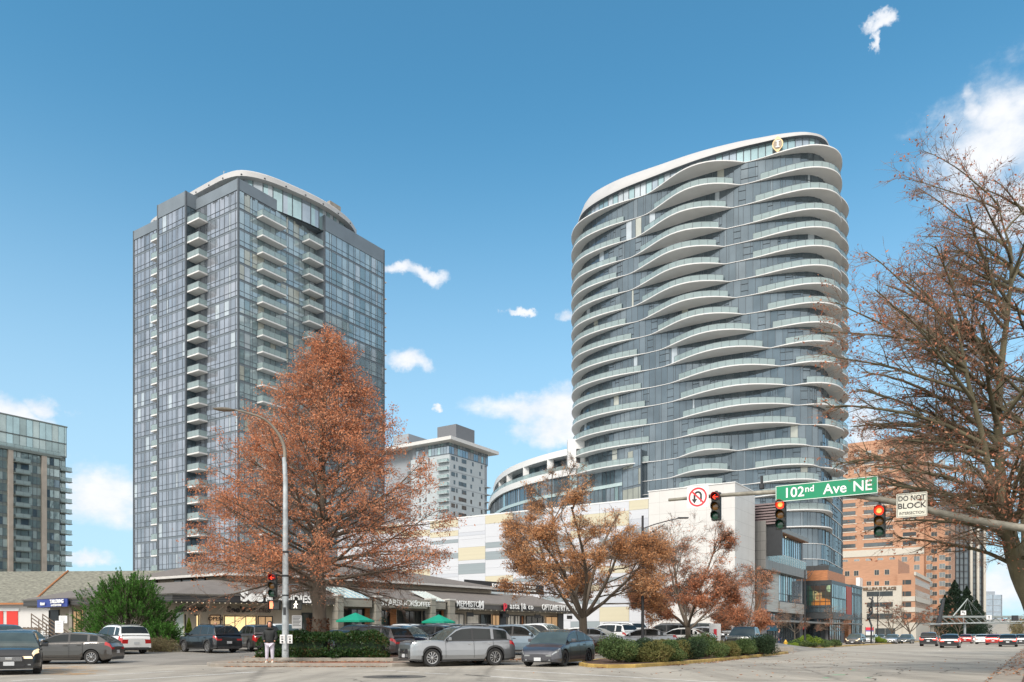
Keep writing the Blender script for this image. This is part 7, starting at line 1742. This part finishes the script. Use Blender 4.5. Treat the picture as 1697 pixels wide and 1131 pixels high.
def signal_pole():
    Y = 36.4; base = at(473, Y); base.z = .15; root = thing('signal_pole', 'tall grey street lamp and signal pole standing at the left end of the hedge', 'lamp post', base)
    b = MB(); b.tube([(0,0,0),(0,0,2.2),(0,0,8.4),(-.05,0,9.4)], [.155,.15,.105,.1], M['galv'], 16); b.lathe([(.36,0),(.36,.1),(.24,.14),(.17,.2)], M['conc'], 20); b.build('pole', root, smooth=40)
    P = smooth_curve([(-.02,0,9.2),(-.06,0,9.9),(-.35,-.1,10.55),(-.9,-.3,11.1),(-1.7,-.5,11.35),(-2.15,-.65,11.42)], 24); b = MB(); b.tube(P, list(np.linspace(.09,.035,25)), mat('bronze_arm', (.22,.19,.15), .5, .4, var=.2), 10); b.build('lamp_arm', root, smooth=40)
    b = MB(); T = Matrix.Translation((-2.55,-.75,11.42)) @ Matrix.Rotation(R(15), 4, 'Z'); 
    b.lathe([(0,.09),(.2,.07),(.42,.0),(.40,-.05),(.25,-.085),(0,-.095)], bpy.data.materials['bronze_arm'], 16, T @ Matrix.Diagonal((1.15,.42,1,1))); b.build('lamp_head', root, smooth=60)
    b = MB(); b.box((-.06,-.16,2.15), (.06,-.10,2.5), M['dark']); b.box((-.04,-.19,.55), (.1,-.12,.95), M['galv']); b.build('service_hatch', root)
    b = MB(); b.tube([(-.75,-.05,3.55),(.62,-.05,3.55)], .03, M['dark'], 8); b.build('signal_bracket', root)
    for z in (3.0, 3.9, 5.0):
        b = MB(); b.lathe([(.135,z),(.15,z+.02),(.15,z+.08),(.135,z+.1)], M['dark'], 16); b.build('strap', root)
    bx, by = base.x, base.y
    ball_signal('pole-mounted signal with red left arrow beside the grey signal pole', (bx-.53, by-.1, zat(952, Y)), R(-8), arrow=True)
    # pedestrian signals
    am = mat('ped_hand_lit', (.7,.15,.05), .4, emit=(1,.22,.12), estr=1.5); wt = mat('ped_walk_lit', (.8,.75,.6), .4, emit=(1,.93,.75), estr=1.4)
    for (px, kind, lb) in ((455.5,'hand','pedestrian signal with orange hand left of the grey signal pole'),(490.5,'walk','pedestrian signal with white walking figure right of the grey signal pole')):
        q = at(px, Y-.05); r_ = thing('pedestrian_signal', lb, 'pedestrian signal', (q.x, q.y, zat(1003, Y)), R(-6 if kind == 'hand' else 4)); b = MB(); b.cbox((0,0,0), (.52,.22,.46), M['sigblack']); b.build('housing', r_, bevel=.03)
        b = MB(); b.box((-.28,-.22,.2), (.28,-.10,.225), M['sigblack']); b.box((-.28,-.22,-.2), (-.255,-.10,.2), M['sigblack']); b.box((.255,-.22,-.2), (.28,-.10,.2), M['sigblack']); b.build('visor', r_)
        b = MB(); T = Matrix(((1,0,0,0),(0,0,-1,-.112),(0,1,0,0),(0,0,0,1)))
        if kind == 'hand':
            b.prism([(-.2,-.17),(-.06,-.17),(-.03,-.02),(-.05,.12),(-.2,.12),(-.21,0)], 0, .006, am, T)
            for k in range(4): b.prism([(-.2+k*.04,.11),(-.17+k*.04,.11),(-.17+k*.04,.18-.015*abs(k-1.5)),(-.2+k*.04,.18-.015*abs(k-1.5))], 0, .0065, am, T)
            for (sx_) in (.04, .15):
                for (a, c, e, f_) in ((0,.1,.08,.12),(0,-.01,.08,.01),(0,-.12,.08,-.1),(0,-.1,.015,.1),(.065,-.1,.08,.1)): b.prism([(sx_+a,c),(sx_+e,c),(sx_+e,f_),(sx_+a,f_)], 0, .003, M['trim'], T)
        else:
            for pl in ([(-.03,.02),(.03,.02),(.05,.10),(-.01,.12)],[(-.04,-.03),(.03,-.02),(.035,.04),(-.03,.04)],[(-.03,-.03),(-.0,-.03),(-.05,-.15),(-.09,-.15)],[(.0,-.03),(.035,-.02),(.07,-.15),(.03,-.15)],[(.03,.06),(.04,.09),(.11,.02),(.09,.0)],[(-.02,.09),(-.04,.06),(-.09,.01),(-.07,-.01)]): b.prism(pl, 0, .006, wt, T)
            b.prism([(.02+.032*math.cos(a*.6283), .155+.032*math.sin(a*.6283)) for a in range(10)], 0, .006, wt, T)
        b.build('symbol', r_)
    for (px, lb) in ((468,'left pedestrian push-button plate on the grey signal pole'),(480.5,'right pedestrian push-button plate on the grey signal pole')):
        q = at(px, Y-.18); r_ = thing('push_button', lb, 'push button', (q.x, q.y, zat(1059.5, Y))); b = MB(); b.cbox((0,0,0), (.23,.03,.40), M['white']); b.build('plate', r_, bevel=.01)
        b = MB(); b.lathe([(0,.03),(.04,.025),(.045,0)], M['dark'], 12, Matrix.Translation((0,-.015,-.12)) @ Matrix.Rotation(R(90), 4, 'X')); b.box((-.07,-.017,.08), (.05,-.0155,.12), M['black']); b.box((-.05,-.017,-.03), (.05,-.0155,.03), M['dark']); b.build('button', r_)
    q = at(492, 47); r_, T = flat_sign('notice_board', 'white parking notice board left of the tallest tree trunk', (q.x, q.y, zat(1031, 47)), R(-8), .62, .78, M['white'])
    b = MB()
    for k in range(7): b.box((-.25,-.004,.28-k*.085), (.25-.06*(k % 3),-.0025,.31-k*.085), M['dark'])
    b.build('printed_lines', r_); b = MB(); b.tube([(0,.05,-1.85),(0,.05,.35)], .03, M['dark'], 6); b.build('post', r_)
def black_lamp(label, px, Y, top_py, arm, z0=0.1, head=None):
    base = at(px, Y); base.z = z0; root = thing('lamp_post', label, 'lamp post', base, group='black lamp posts'); H = zat(top_py, Y)-z0
    b = MB(); b.tube([(0,0,0),(0,0,.5),(0,0,.52),(0,0,H)], [.13,.13,.095,.065], M['black'], 12); b.build('pole', root, smooth=40)
    ex, ez = arm; b = MB(); P = smooth_curve([(0,0,H-.75),(ex*.35,0,H-.75+ez*.5+.18),(ex*.75,0,H+ez-.12-.3),(ex,0,H+ez-.3)], 14); b.tube(P, .028, M['black'], 8); P2 = smooth_curve([(0,0,H-1.15),(ex*.3,0,H-.95+ez*.25),(ex*.62,0,H+ez-.62)], 10); b.tube(P2, .022, M['black'], 8); b.tube([(ex*.38,0,H-.9+ez*.42),(ex*.38,0,H-.75+ez*.62)], .018, M['black'], 6); b.build('arm', root, smooth=40)
    b = MB(); s = 1 if ex > 0 else -1; b.cbox((ex+s*.25,0,H+ez-.28), (.62,.26,.07), M['black']); b.build('lamp_head', root, bevel=.02); b = MB(); b.cbox((ex+s*.28,0,H+ez-.32), (.4,.2,.012), M['lampw']); b.build('lens', root)
    b = MB(); b.cbox((0,-.1,H*.56), (.14,.1,.3), M['black']); b.build('control_box', root); return root
def umbrella(px, Y, label, z0=.55):
    p = at(px, Y); root = thing('umbrella', label, 'umbrella', (p.x, p.y, z0), group='green cafe umbrellas'); g = mat('umbrella_green', (.0,.24,.15), .7, var=.06) if 'umbrella_green' not in bpy.data.materials else bpy.data.materials['umbrella_green']
    b = MB(); n = 8; vs = [(0,0,2.62)]+[(1.55*math.cos(2*math.pi*k/n+.39),1.55*math.sin(2*math.pi*k/n+.39),1.98) for k in range(n)]+[(1.55*math.cos(2*math.pi*k/n+.39),1.55*math.sin(2*math.pi*k/n+.39),1.84) for k in range(n)]
    b.add(vs, [(0,1+k,1+(k+1) % n) for k in range(n)]+[(1+k,9+k,9+(k+1) % n,1+(k+1) % n) for k in range(n)], g); o = b.build('canopy', root); md = o.modifiers.new('s', 'SOLIDIFY'); md.thickness = .01
    b = MB(); b.tube([(0,0,0),(0,0,2.7)], .025, M['dark'], 8); b.lathe([(.3,0),(.3,.06),(.03,.08)], M['dark'], 14); b.build('pole', root)
    b = MB(); b.lathe([(0,.72),(.42,.72),(.42,.75),(0,.75)], M['dark'], 16, Matrix.Translation((.7,.3,0))); b.tube([(.7,.3,0),(.7,.3,.72)], .03, M['dark'], 6); t = b.build('cafe_table'); 
    t.location = (p.x, p.y, z0); tag(t, 'dark round cafe table under the '+('left' if px < 650 else 'right')+' green umbrella', 'table')
def person(label, px, Y, z0, rz, scale=1.0, coat=(.012,.014,.014), trou=(.50,.46,.53), shoe=(.55,.50,.42), hood=True, skin=(.50,.24,.16), hair=(.03,.02,.015), group=None, pockets=True):
    p = at(px, Y); root = thing('person', label, 'person', (p.x, p.y, z0), rz, group); root.scale = (scale,)*3
    mc = mat('coat_fabric', coat, .75, var=.2, scale=8); mt = mat('trouser_fabric', trou, .85, var=.12, scale=10, bump=.6, bscale=18); ms = mat('shoe', shoe, .7); mk = mat('skin', skin, .55, var=.08); mh = mat('hair', hair, .8)
    def skin_obj(name, verts, edges, radii, m, par, sub=1, rootv=0):
        me = bpy.data.meshes.new(name); me.from_pydata(verts, edges, []); me.materials.append(m); o = bpy.data.objects.new(name, me); COL.objects.link(o); o.parent = par
        md = o.modifiers.new('skin', 'SKIN'); md.use_smooth_shade = True
        for i, rr in enumerate(radii): me.skin_vertices[0].data[i].radius = rr if hasattr(rr, '__len__') else (rr, rr)
        me.skin_vertices[0].data[rootv].use_root = True; sb = o.modifiers.new('sub', 'SUBSURF'); sb.levels = sub; sb.render_levels = sub; return o
    # body: one continuous figure; facing local -y
    el = .30; hx, hy, hz = (.215, -.06, .93) if pockets else (.29, -.03, .80)
    V = [(0,0,.95),(0,0,1.15),(0,.01,1.35),(0,.01,1.47),(0,0,1.56),(0,-.01,1.66)]; E = [(0,1),(1,2),(2,3),(3,4),(4,5)]; Rr = [(.09,.08),(.12,.09),(.15,.10),(.075,.07),(.055,.055),(.075,.09)]
    for s in (1, -1):
        b0 = len(V); V += [(s*.17,.01,1.40),(s*.265,.02,1.16),(s*hx,hy,hz)]; E += [(3,b0),(b0,b0+1),(b0+1,b0+2)]; Rr += [.062,.046,.034]
        b1 = len(V); V += [(s*.09,0,.88),(s*.105,-.02,.50),(s*.115,.0,.10),(s*.125,-.10,.05)]; E += [(0,b1),(b1,b1+1),(b1+1,b1+2),(b1+2,b1+3)]; Rr += [.065,.05,.04,.035]
    body = skin_obj('body', V, E, Rr, mk, root)
    # head with face
    b = MB(); b.lathe([(0,-.125),(.045,-.118),(.066,-.09),(.078,-.04),(.082,.0),(.083,.05),(.07,.10),(.04,.125),(0,.132)], mk, 16, Matrix.Translation((0,-.015,1.68)) @ Matrix.Diagonal((.93,1.12,1,1))); 
    b.lathe([(0,.03),(.012,.012),(.016,0)], mk, 8, Matrix.Translation((0,-.098,1.665)) @ Matrix.Rotation(R(90), 4, 'X'))
    for s in (1, -1): b.cbox((s*.032,-.098,1.69), (.024,.012,.010), M['black']); b.cbox((s*.032,-.100,1.712), (.034,.008,.006), mh); b.cbox((s*.082,-.01,1.675), (.014,.03,.05), mk)
    b.cbox((0,-.102,1.618), (.045,.010,.010), mat('lips', (.35,.12,.10), .5)); b.build('head', root, smooth=60)
    if hood:
        n = 18; b = MB(); prof = []
        b.lathe([(.118,-.115),(.128,-.05),(.125,.05),(.10,.13),(.05,.165),(0,.172)], mc, n, Matrix.Translation((0,.028,1.68)) @ Matrix.Diagonal((1,1.05,1,1))); b.lathe([(.13,-.12),(.16,-.16),(.13,-.2)], mc, n, Matrix.Translation((0,.02,1.68)))
        # open the hood over the face
        keep = [i for i, f in enumerate(b.f) if not (sum(b.v[k][1] for k in f)/4 < -.052 and 1.575 < sum(b.v[k][2] for k in f)/4 < 1.775)]
        b.f = [b.f[i] for i in keep]; b.m = [b.m[i] for i in keep]; o = b.build('hood', root, smooth=60); md = o.modifiers.new('s', 'SOLIDIFY'); md.thickness = .015
    else:
        b = MB(); b.lathe([(.09,-.06),(.098,.0),(.096,.06),(.075,.12),(.035,.15),(0,.155)], mh, 14, Matrix.Translation((0,.008,1.69)) @ Matrix.Diagonal((1,1.1,1,1))); keep = [i for i, f in enumerate(b.f) if not (sum(b.v[k][1] for k in f)/4 < -.05 and sum(b.v[k][2] for k in f)/4 < 1.745)]; b.f = [b.f[i] for i in keep]; b.m = [b.m[i] for i in keep]; b.build('hair', root, smooth=60)
    V = [(0,0,.86),(0,0,1.02),(0,.0,1.18),(0,.01,1.36),(0,.01,1.47)]; E = [(0,1),(1,2),(2,3),(3,4)]; Rr = [(.215,.165),(.215,.165),(.215,.16),(.215,.155),(.11,.1)]
    for s in (1, -1):
        b0 = len(V); V += [(s*.19,.01,1.40),(s*.285,.03,1.14),(s*(hx-.0),hy+.0,hz+.05)]; E += [(3,b0),(b0,b0+1),(b0+1,b0+2)]; Rr += [.10,.088,.07]
    skin_obj('jacket', V, E, Rr, mc, root, rootv=0)
    V = [(0,0,.90)]; E = []; Rr = [(.18,.14)]
    for s in (1, -1):
        b1 = len(V); V += [(s*.10,0,.80),(s*.115,-.02,.48),(s*.125,.0,.13)]; E += [(0,b1),(b1,b1+1),(b1+1,b1+2)]; Rr += [.115,.088,.066]
    skin_obj('trousers', V, E, Rr, mt, root)
    for s in (1, -1):
        b = MB(); T = Matrix.Translation((s*.13,-.06,.0)) @ Matrix.Rotation(R(s*8), 4, 'Z'); b.lathe([(0,0),(.13,0),(.14,.02),(.125,.055),(.08,.09),(0,.11)], ms, 14, T @ Matrix.Diagonal((.40,1.05,1,1))); b.build('shoe', root, smooth=50)
    if not pockets:     # relaxed hands: palm, four bent fingers and a thumb
        for s in (1, -1):
            V = [(s*hx,hy,hz),(s*hx,hy-.01,hz-.08)]; E = [(0,1)]; Rr = [.022,(.034,.016)]
            for k in range(4):
                y = hy-.04+.022*k; ln = [.055,.07,.075,.06][k]; b0 = len(V); V += [(s*hx,y,hz-.10),(s*(hx-.008),y,hz-.10-ln*.55),(s*(hx-.025),y-.004,hz-.10-ln)]; E += [(1,b0),(b0,b0+1),(b0+1,b0+2)]; Rr += [.010,.009,.008]
            b0 = len(V); V += [(s*(hx-.01),hy-.045,hz-.06),(s*(hx-.025),hy-.065,hz-.095)]; E += [(0,b0),(b0,b0+1)]; Rr += [.012,.009]
            skin_obj('hand', V, E, Rr, mk, body)
    return root
def hydrant():
    p = at(1302, 78); root = thing('fire_hydrant', 'yellow fire hydrant beside the shrubs near the stores', 'fire hydrant', (p.x, p.y, .14)); y = mat('hydrant_yellow', (.62,.36,.03), .45, var=.1); b = MB()
    b.lathe([(.17,0),(.17,.05),(.12,.06),(.12,.5),(.15,.52),(.15,.56),(.12,.62),(.05,.70),(.03,.76),(0,.76)], y, 16); b.build('barrel', root, smooth=40)
    for a in (0, 90, 180): b = MB(); b.lathe([(0,.2),(.05,.2),(.055,.1),(.055,0)], y, 10, Matrix.Translation((0,0,.42)) @ Matrix.Rotation(R(a+90), 4, 'Z') @ Matrix.Rotation(R(90), 4, 'X')); b.build('outlet', root)
def white_hydrant():
    pass
def pylon():
    p = at(1185, 60); root = thing('parking_pylon', 'white slab pylon with a rust-red stripe between shrubs and pickup', 'pylon', (p.x, p.y, .2), R(-12)); h = zat(1034, 60)-.2; b = MB(); b.box((-.42,-.12,0), (.42,.12,h), M['white']); b.build('slab', root, bevel=.02); b = MB(); b.box((-.1,-.135,.05), (.12,-.122,h*.8), M['red']); b.build('stripe', root)

def sculpture():
    p = at(1444, 112); root = thing('sculpture', 'tall twisting dark metal sculpture in front of the lettered office wall', 'sculpture', (p.x, p.y, .15)); k = 112/F; b = MB()
    zz = lambda py: zat(py, 112)-.15
    for pts in ([(1444,1037),(1441,1027),(1437,1026),(1441,1022),(1445,1016),(1441,1012),(1444,1003),(1446,996),(1441,991)],[(1445,1038),(1443,1030),(1440,1022),(1443,1014),(1446,1016),(1446,1008),(1443,1000),(1445,993),(1447,990)]):
        b.tube(smooth_curve([((px-1444)*k, .2*math.sin(i*1.7), zz(py)) for i, (px, py) in enumerate(pts)], 30), .11, M['dark'], 7)
    b.build('ribbons', root, smooth=60); b = MB(); b.tube([(0,0,0),(0,0,zz(1036))], .12, M['dark'], 8); b.build('post', root)
def banner():
    p = at(1441, 116); root = thing('pole_banner', 'red and blue banner panel left of the second black lamp post', 'banner', (p.x, p.y, .1)); b = MB(); z = lambda py: zat(py, 116)-.1
    b.box((-.55,-.03,z(1053)), (.55,.03,z(1047)), M['white']); b.box((-.55,-.03,z(1046.9)), (.55,.03,z(1045)), mat('banner_blue', (.03,.12,.4), .6)); b.box((-.55,-.031,z(1044.9)), (.55,.031,z(1040)), M['red']); b.build('panel', root)
    b = MB(); b.tube([(-.6,0,0),(-.6,0,z(1039))], .03, M['dark'], 6); b.tube([(.6,0,0),(.6,0,z(1039))], .03, M['dark'], 6); b.build('post', root)
def footbridge():
    """covered footbridge / truss gantry across the avenue far ahead"""
    Y = 215; f0 = at(1541, Y); root = thing('footbridge', 'pale steel truss footbridge with raking masts across the avenue', 'footbridge', f0); st = mat('pale_bridge_steel', (.24,.27,.265), .5, .3, var=.1); k = Y/F
    X = lambda px: (px-1541)*k
    z = lambda py: zat(py, Y)
    b = MB(); b.box((X(1541)-2,-1.5,z(1024)), (X(1690),1.5,z(1021)), st); b.box((X(1541)-2,-1.5,z(1034)), (X(1690),1.5,z(1032.5)), st); b.build('deck', root)
    b = MB(); n = 13
    for i in range(n):
        x0 = X(1546)+(X(1688)-X(1546))*i/n; x1 = X(1546)+(X(1688)-X(1546))*(i+1)/n
        b.tube([(x0,-1.3,z(1024)),(x1,-1.3,z(1033))], .13, st, 5)
        if i % 2: b.tube([(x1,1.3,z(1024)),(x0,1.3,z(1033))], .1, st, 5)
    b.build('truss', root)
    b = MB(); b.tube([(X(1574),-1.6,z(1022)),(X(1598),-1.6,z(993))], [.22,.14], st, 7); b.build('mast', root)
    b = MB(); b.tube([(X(1548),-2,z(1038)),(X(1558),-2,z(992))], [.7,.35], M['dark'], 7); b.build('dark_mast', root)
    for (px, py) in ((1590,1018),(1606,1020),(1622,1020),(1612,1013)): b = MB(); b.tube([(X(1598),-1.6,z(993)),(X(px),-1.5,z(py))], .035, st, 4); b.build('stay', root)
    b = MB(); b.tube([(X(1599),0,z(1034)),(X(1599),0,0)], .3, M['galv'], 7); b.tube([(X(1545),0,z(1034)),(X(1545),0,0)], .5, M['conc'], 7); b.tube([(X(1697),0,z(1034)),(X(1697),0,0)], .5, M['conc'], 7); b.build('pier', root)
    # overhead lane signs on a span in front
    for (px, py, lb, up) in ((1596.5,1016,'small white overhead lane sign with a left-turn arrow',False),(1639,1023.5,'small white overhead lane sign with an upward arrow',True)):
        Y2 = 150; q = at(px, Y2); r_ = thing('lane_sign', lb, 'sign', (q.x, q.y, zat(py, Y2))); b = MB(); b.box((-.5,-.03,-.42), (.5,.03,.42), M['white']); b.build('panel', r_); b = MB(); T = Matrix(((1,0,0,0),(0,0,-1,-.035),(0,1,0,0),(0,0,0,1)))
        if up: b.prism([(-.06,-.3),(.06,-.3),(.06,.05),(-.06,.05)], 0, .01, M['black'], T); b.prism([(-.2,.05),(.2,.05),(0,.32)], 0, .01, M['black'], T)
        else: b.prism([(.08,-.3),(.2,-.3),(.2,.14),(.08,.14)], 0, .01, M['black'], T); b.prism([(-.1,.08),(.08,.08),(.08,.2),(-.1,.2)], 0, .01, M['black'], T); b.prism([(-.1,-.04),(-.1,.32),(-.34,.14)], 0, .01, M['black'], T)
        b.build('arrow', r_)
    # span wire and traffic lights at the far crossing
    Y2 = 150.3; a = at(1541, Y2); r_ = thing('signal_gantry', 'slim grey sign gantry in front of the footbridge', 'gantry', a); b = MB(); kx = Y2/F; zz = lambda py: zat(py, Y2)
    b.tube([((1541-1541)*kx,0,zz(1035)),((1700-1541)*kx,0,zz(1030))], .1, M['galv'], 6); b.tube([((1596.5-1541)*kx,0,zz(1033)),((1596.5-1541)*kx,0,zz(1013))], .05, M['galv'], 5); b.tube([((1639-1541)*kx,0,zz(1032)),((1639-1541)*kx,0,zz(1020))], .05, M['galv'], 5); b.tube([((1703-1541)*kx,0,zz(1030)),((1703-1541)*kx,0,0)], .16, M['galv'], 7); b.build('beam', r_)
    q = at(1682, 148); s = thing('traffic_light', 'small dark distant signal seen from behind above the far queue', 'traffic light', (q.x, q.y, zat(1022, 148))); b = MB(); b.cbox((0,0,-.3), (1.1,.3,1.0), M['dark']); b.build('housing', s)
def timber_stair():
    p = at(72, 66); root = thing('timber_stair', 'brown timber stair with slatted railings beside the tailor shop', 'stair', (p.x, p.y, .3), R(-10)); tm = mat('weathered_timber', (.14,.11,.085), .9, var=.3, scale=3); b = MB()
    for k in range(9): b.box((.6-.28*k+1.2,-.6,.18*k), (.9-.28*k+1.2,.6,.18*k+.05), tm)
    b.build('tread', root)
    for y in (-.62, .62):
        b = MB()
        for dz in (.45, .75, 1.05): b.tube([(2.2,y,dz),(-.6,y,dz+1.75)], .05, tm, 4)
        for k in range(5): x = 2.2-k*.7; z = k*.4375; b.tube([(x,y,z-.1),(x,y,z+1.1)], .05, tm, 4)
        b.build('railing', root)
    q = at(57, 64); r2 = thing('timber_gate', 'brown slatted timber gate left of the timber stair', 'gate', (q.x, q.y, .3)); b = MB()
    for k in range(5): b.box((-.9+k*.3,-.04,0), (-.72+k*.3,.04,1.7), tm)
    b.box((-.95,-.06,1.5), (.6,-.041,1.65), tm); b.box((-.95,-.06,.3), (.6,-.041,.45), tm); b.build('slats', r2)
    q = at(71, 50); r3 = thing('marker_post', 'white marker post with a yellow base left of the dark hatchback', 'post', (q.x, q.y, .25)); b = MB(); b.tube([(0,0,.3),(0,0,1.35)], .045, M['white'], 8); b.build('post', r3); b = MB(); b.tube([(0,0,0),(0,0,.35)], [.14,.1], M['yellow'], 10); b.build('base', r3)
    for (px, py, w_, h, lb) in ((98,1039,.75,.95,'white notice board on the ground by the timber stair'),(104.5,1027,.75,.6,'white notice fixed beside the tailor shop door')):
        q = at(px, 63); r_, T = flat_sign('notice_board', lb, (q.x, q.y, zat(py, 63)), R(-10), w_, h, M['white']); b = MB()
        for k in range(5): b.box((-.25,-.004,h*.33-k*h*.15), (.22-.05*(k % 2),-.0025,h*.33-k*h*.15+.03), M['galv'])
        b.build('printed_lines', r_); 
        if py > 1030: b = MB(); b.tube([(-.3,.04,-.75),(-.3,.04,.3)], .025, M['dark'], 6); b.tube([(.3,.04,-.75),(.3,.04,.3)], .025, M['dark'], 6); b.build('leg', r_)
def street():
    mast_arm(); signal_pole()
    black_lamp('nearest black lamp post, in front of the white wall left edge', 1065, 46, 855, (2.1, .15), .2)
    black_lamp('tall black lamp post by the corner store with the portrait', 1334, 83, 944, (1.7, .8), .15)
    black_lamp('farthest black lamp post, in front of the lettered office block', 1454.5, 122, 985, (1.9, 1.0), .15)
    umbrella(589, 63.5, 'green cafe umbrella left of the cafe door'); umbrella(727, 69.5, 'green cafe umbrella partly hidden by a pier, right of the cafe door')
    hydrant(); pylon(); sculpture(); banner(); footbridge(); timber_stair()
    p = at(586, 61); r_ = thing('garden_statue', 'small white urn-shaped ornament under the left umbrella', 'ornament', (p.x, p.y, .6)); b = MB(); b.lathe([(.2,0),(.2,.1),(.1,.2),(.28,.6),(.22,.85),(.3,.95),(.12,1.15),(0,1.2)], M['white'], 14); b.build('urn', r_, smooth=50)
    person('standing person in black hooded jacket and pale lilac trousers beside the signal pole', 447, 34.9, .15, R(6), 1.0)
    person('person in teal jacket at the lit shop window behind the black SUV', 357, 56.5, .5, R(30), .98, coat=(.02,.25,.28), trou=(.05,.05,.07), shoe=(.05,.05,.05), hood=False, hair=(.35,.25,.15), pockets=False)
    person('person in dark clothes left of the yellow hydrant', 1291, 80, .15, R(60), 1.0, coat=(.02,.022,.03), trou=(.04,.06,.12), shoe=(.04,.04,.04), hood=False, pockets=False)
    # concrete blocks at the end of the median
    for i, px in enumerate((1288, 1303)): p = at(px, 62+i*2); b = MB(); b.box((-.5,-.3,-.05), (.5,.3,.42), M['conc']); o = b.build('kerb_block', bevel=.03, loc=p); tag(o, ['left','right'][i]+' concrete block at the far end of the shrub median', 'concrete block')
left_tower(); right_tower(); podium_wing(); apartment_tower(); midrise(); mall(); white_building(); grey_store(); picture_store(); brick_tower(); office_block(); far_blocks(); strip_mall(); shake_building()
all_cars()
vegetation(); street()
for o in bpy.data.objects:
    if '_w' in o.keys(): del o['_w']
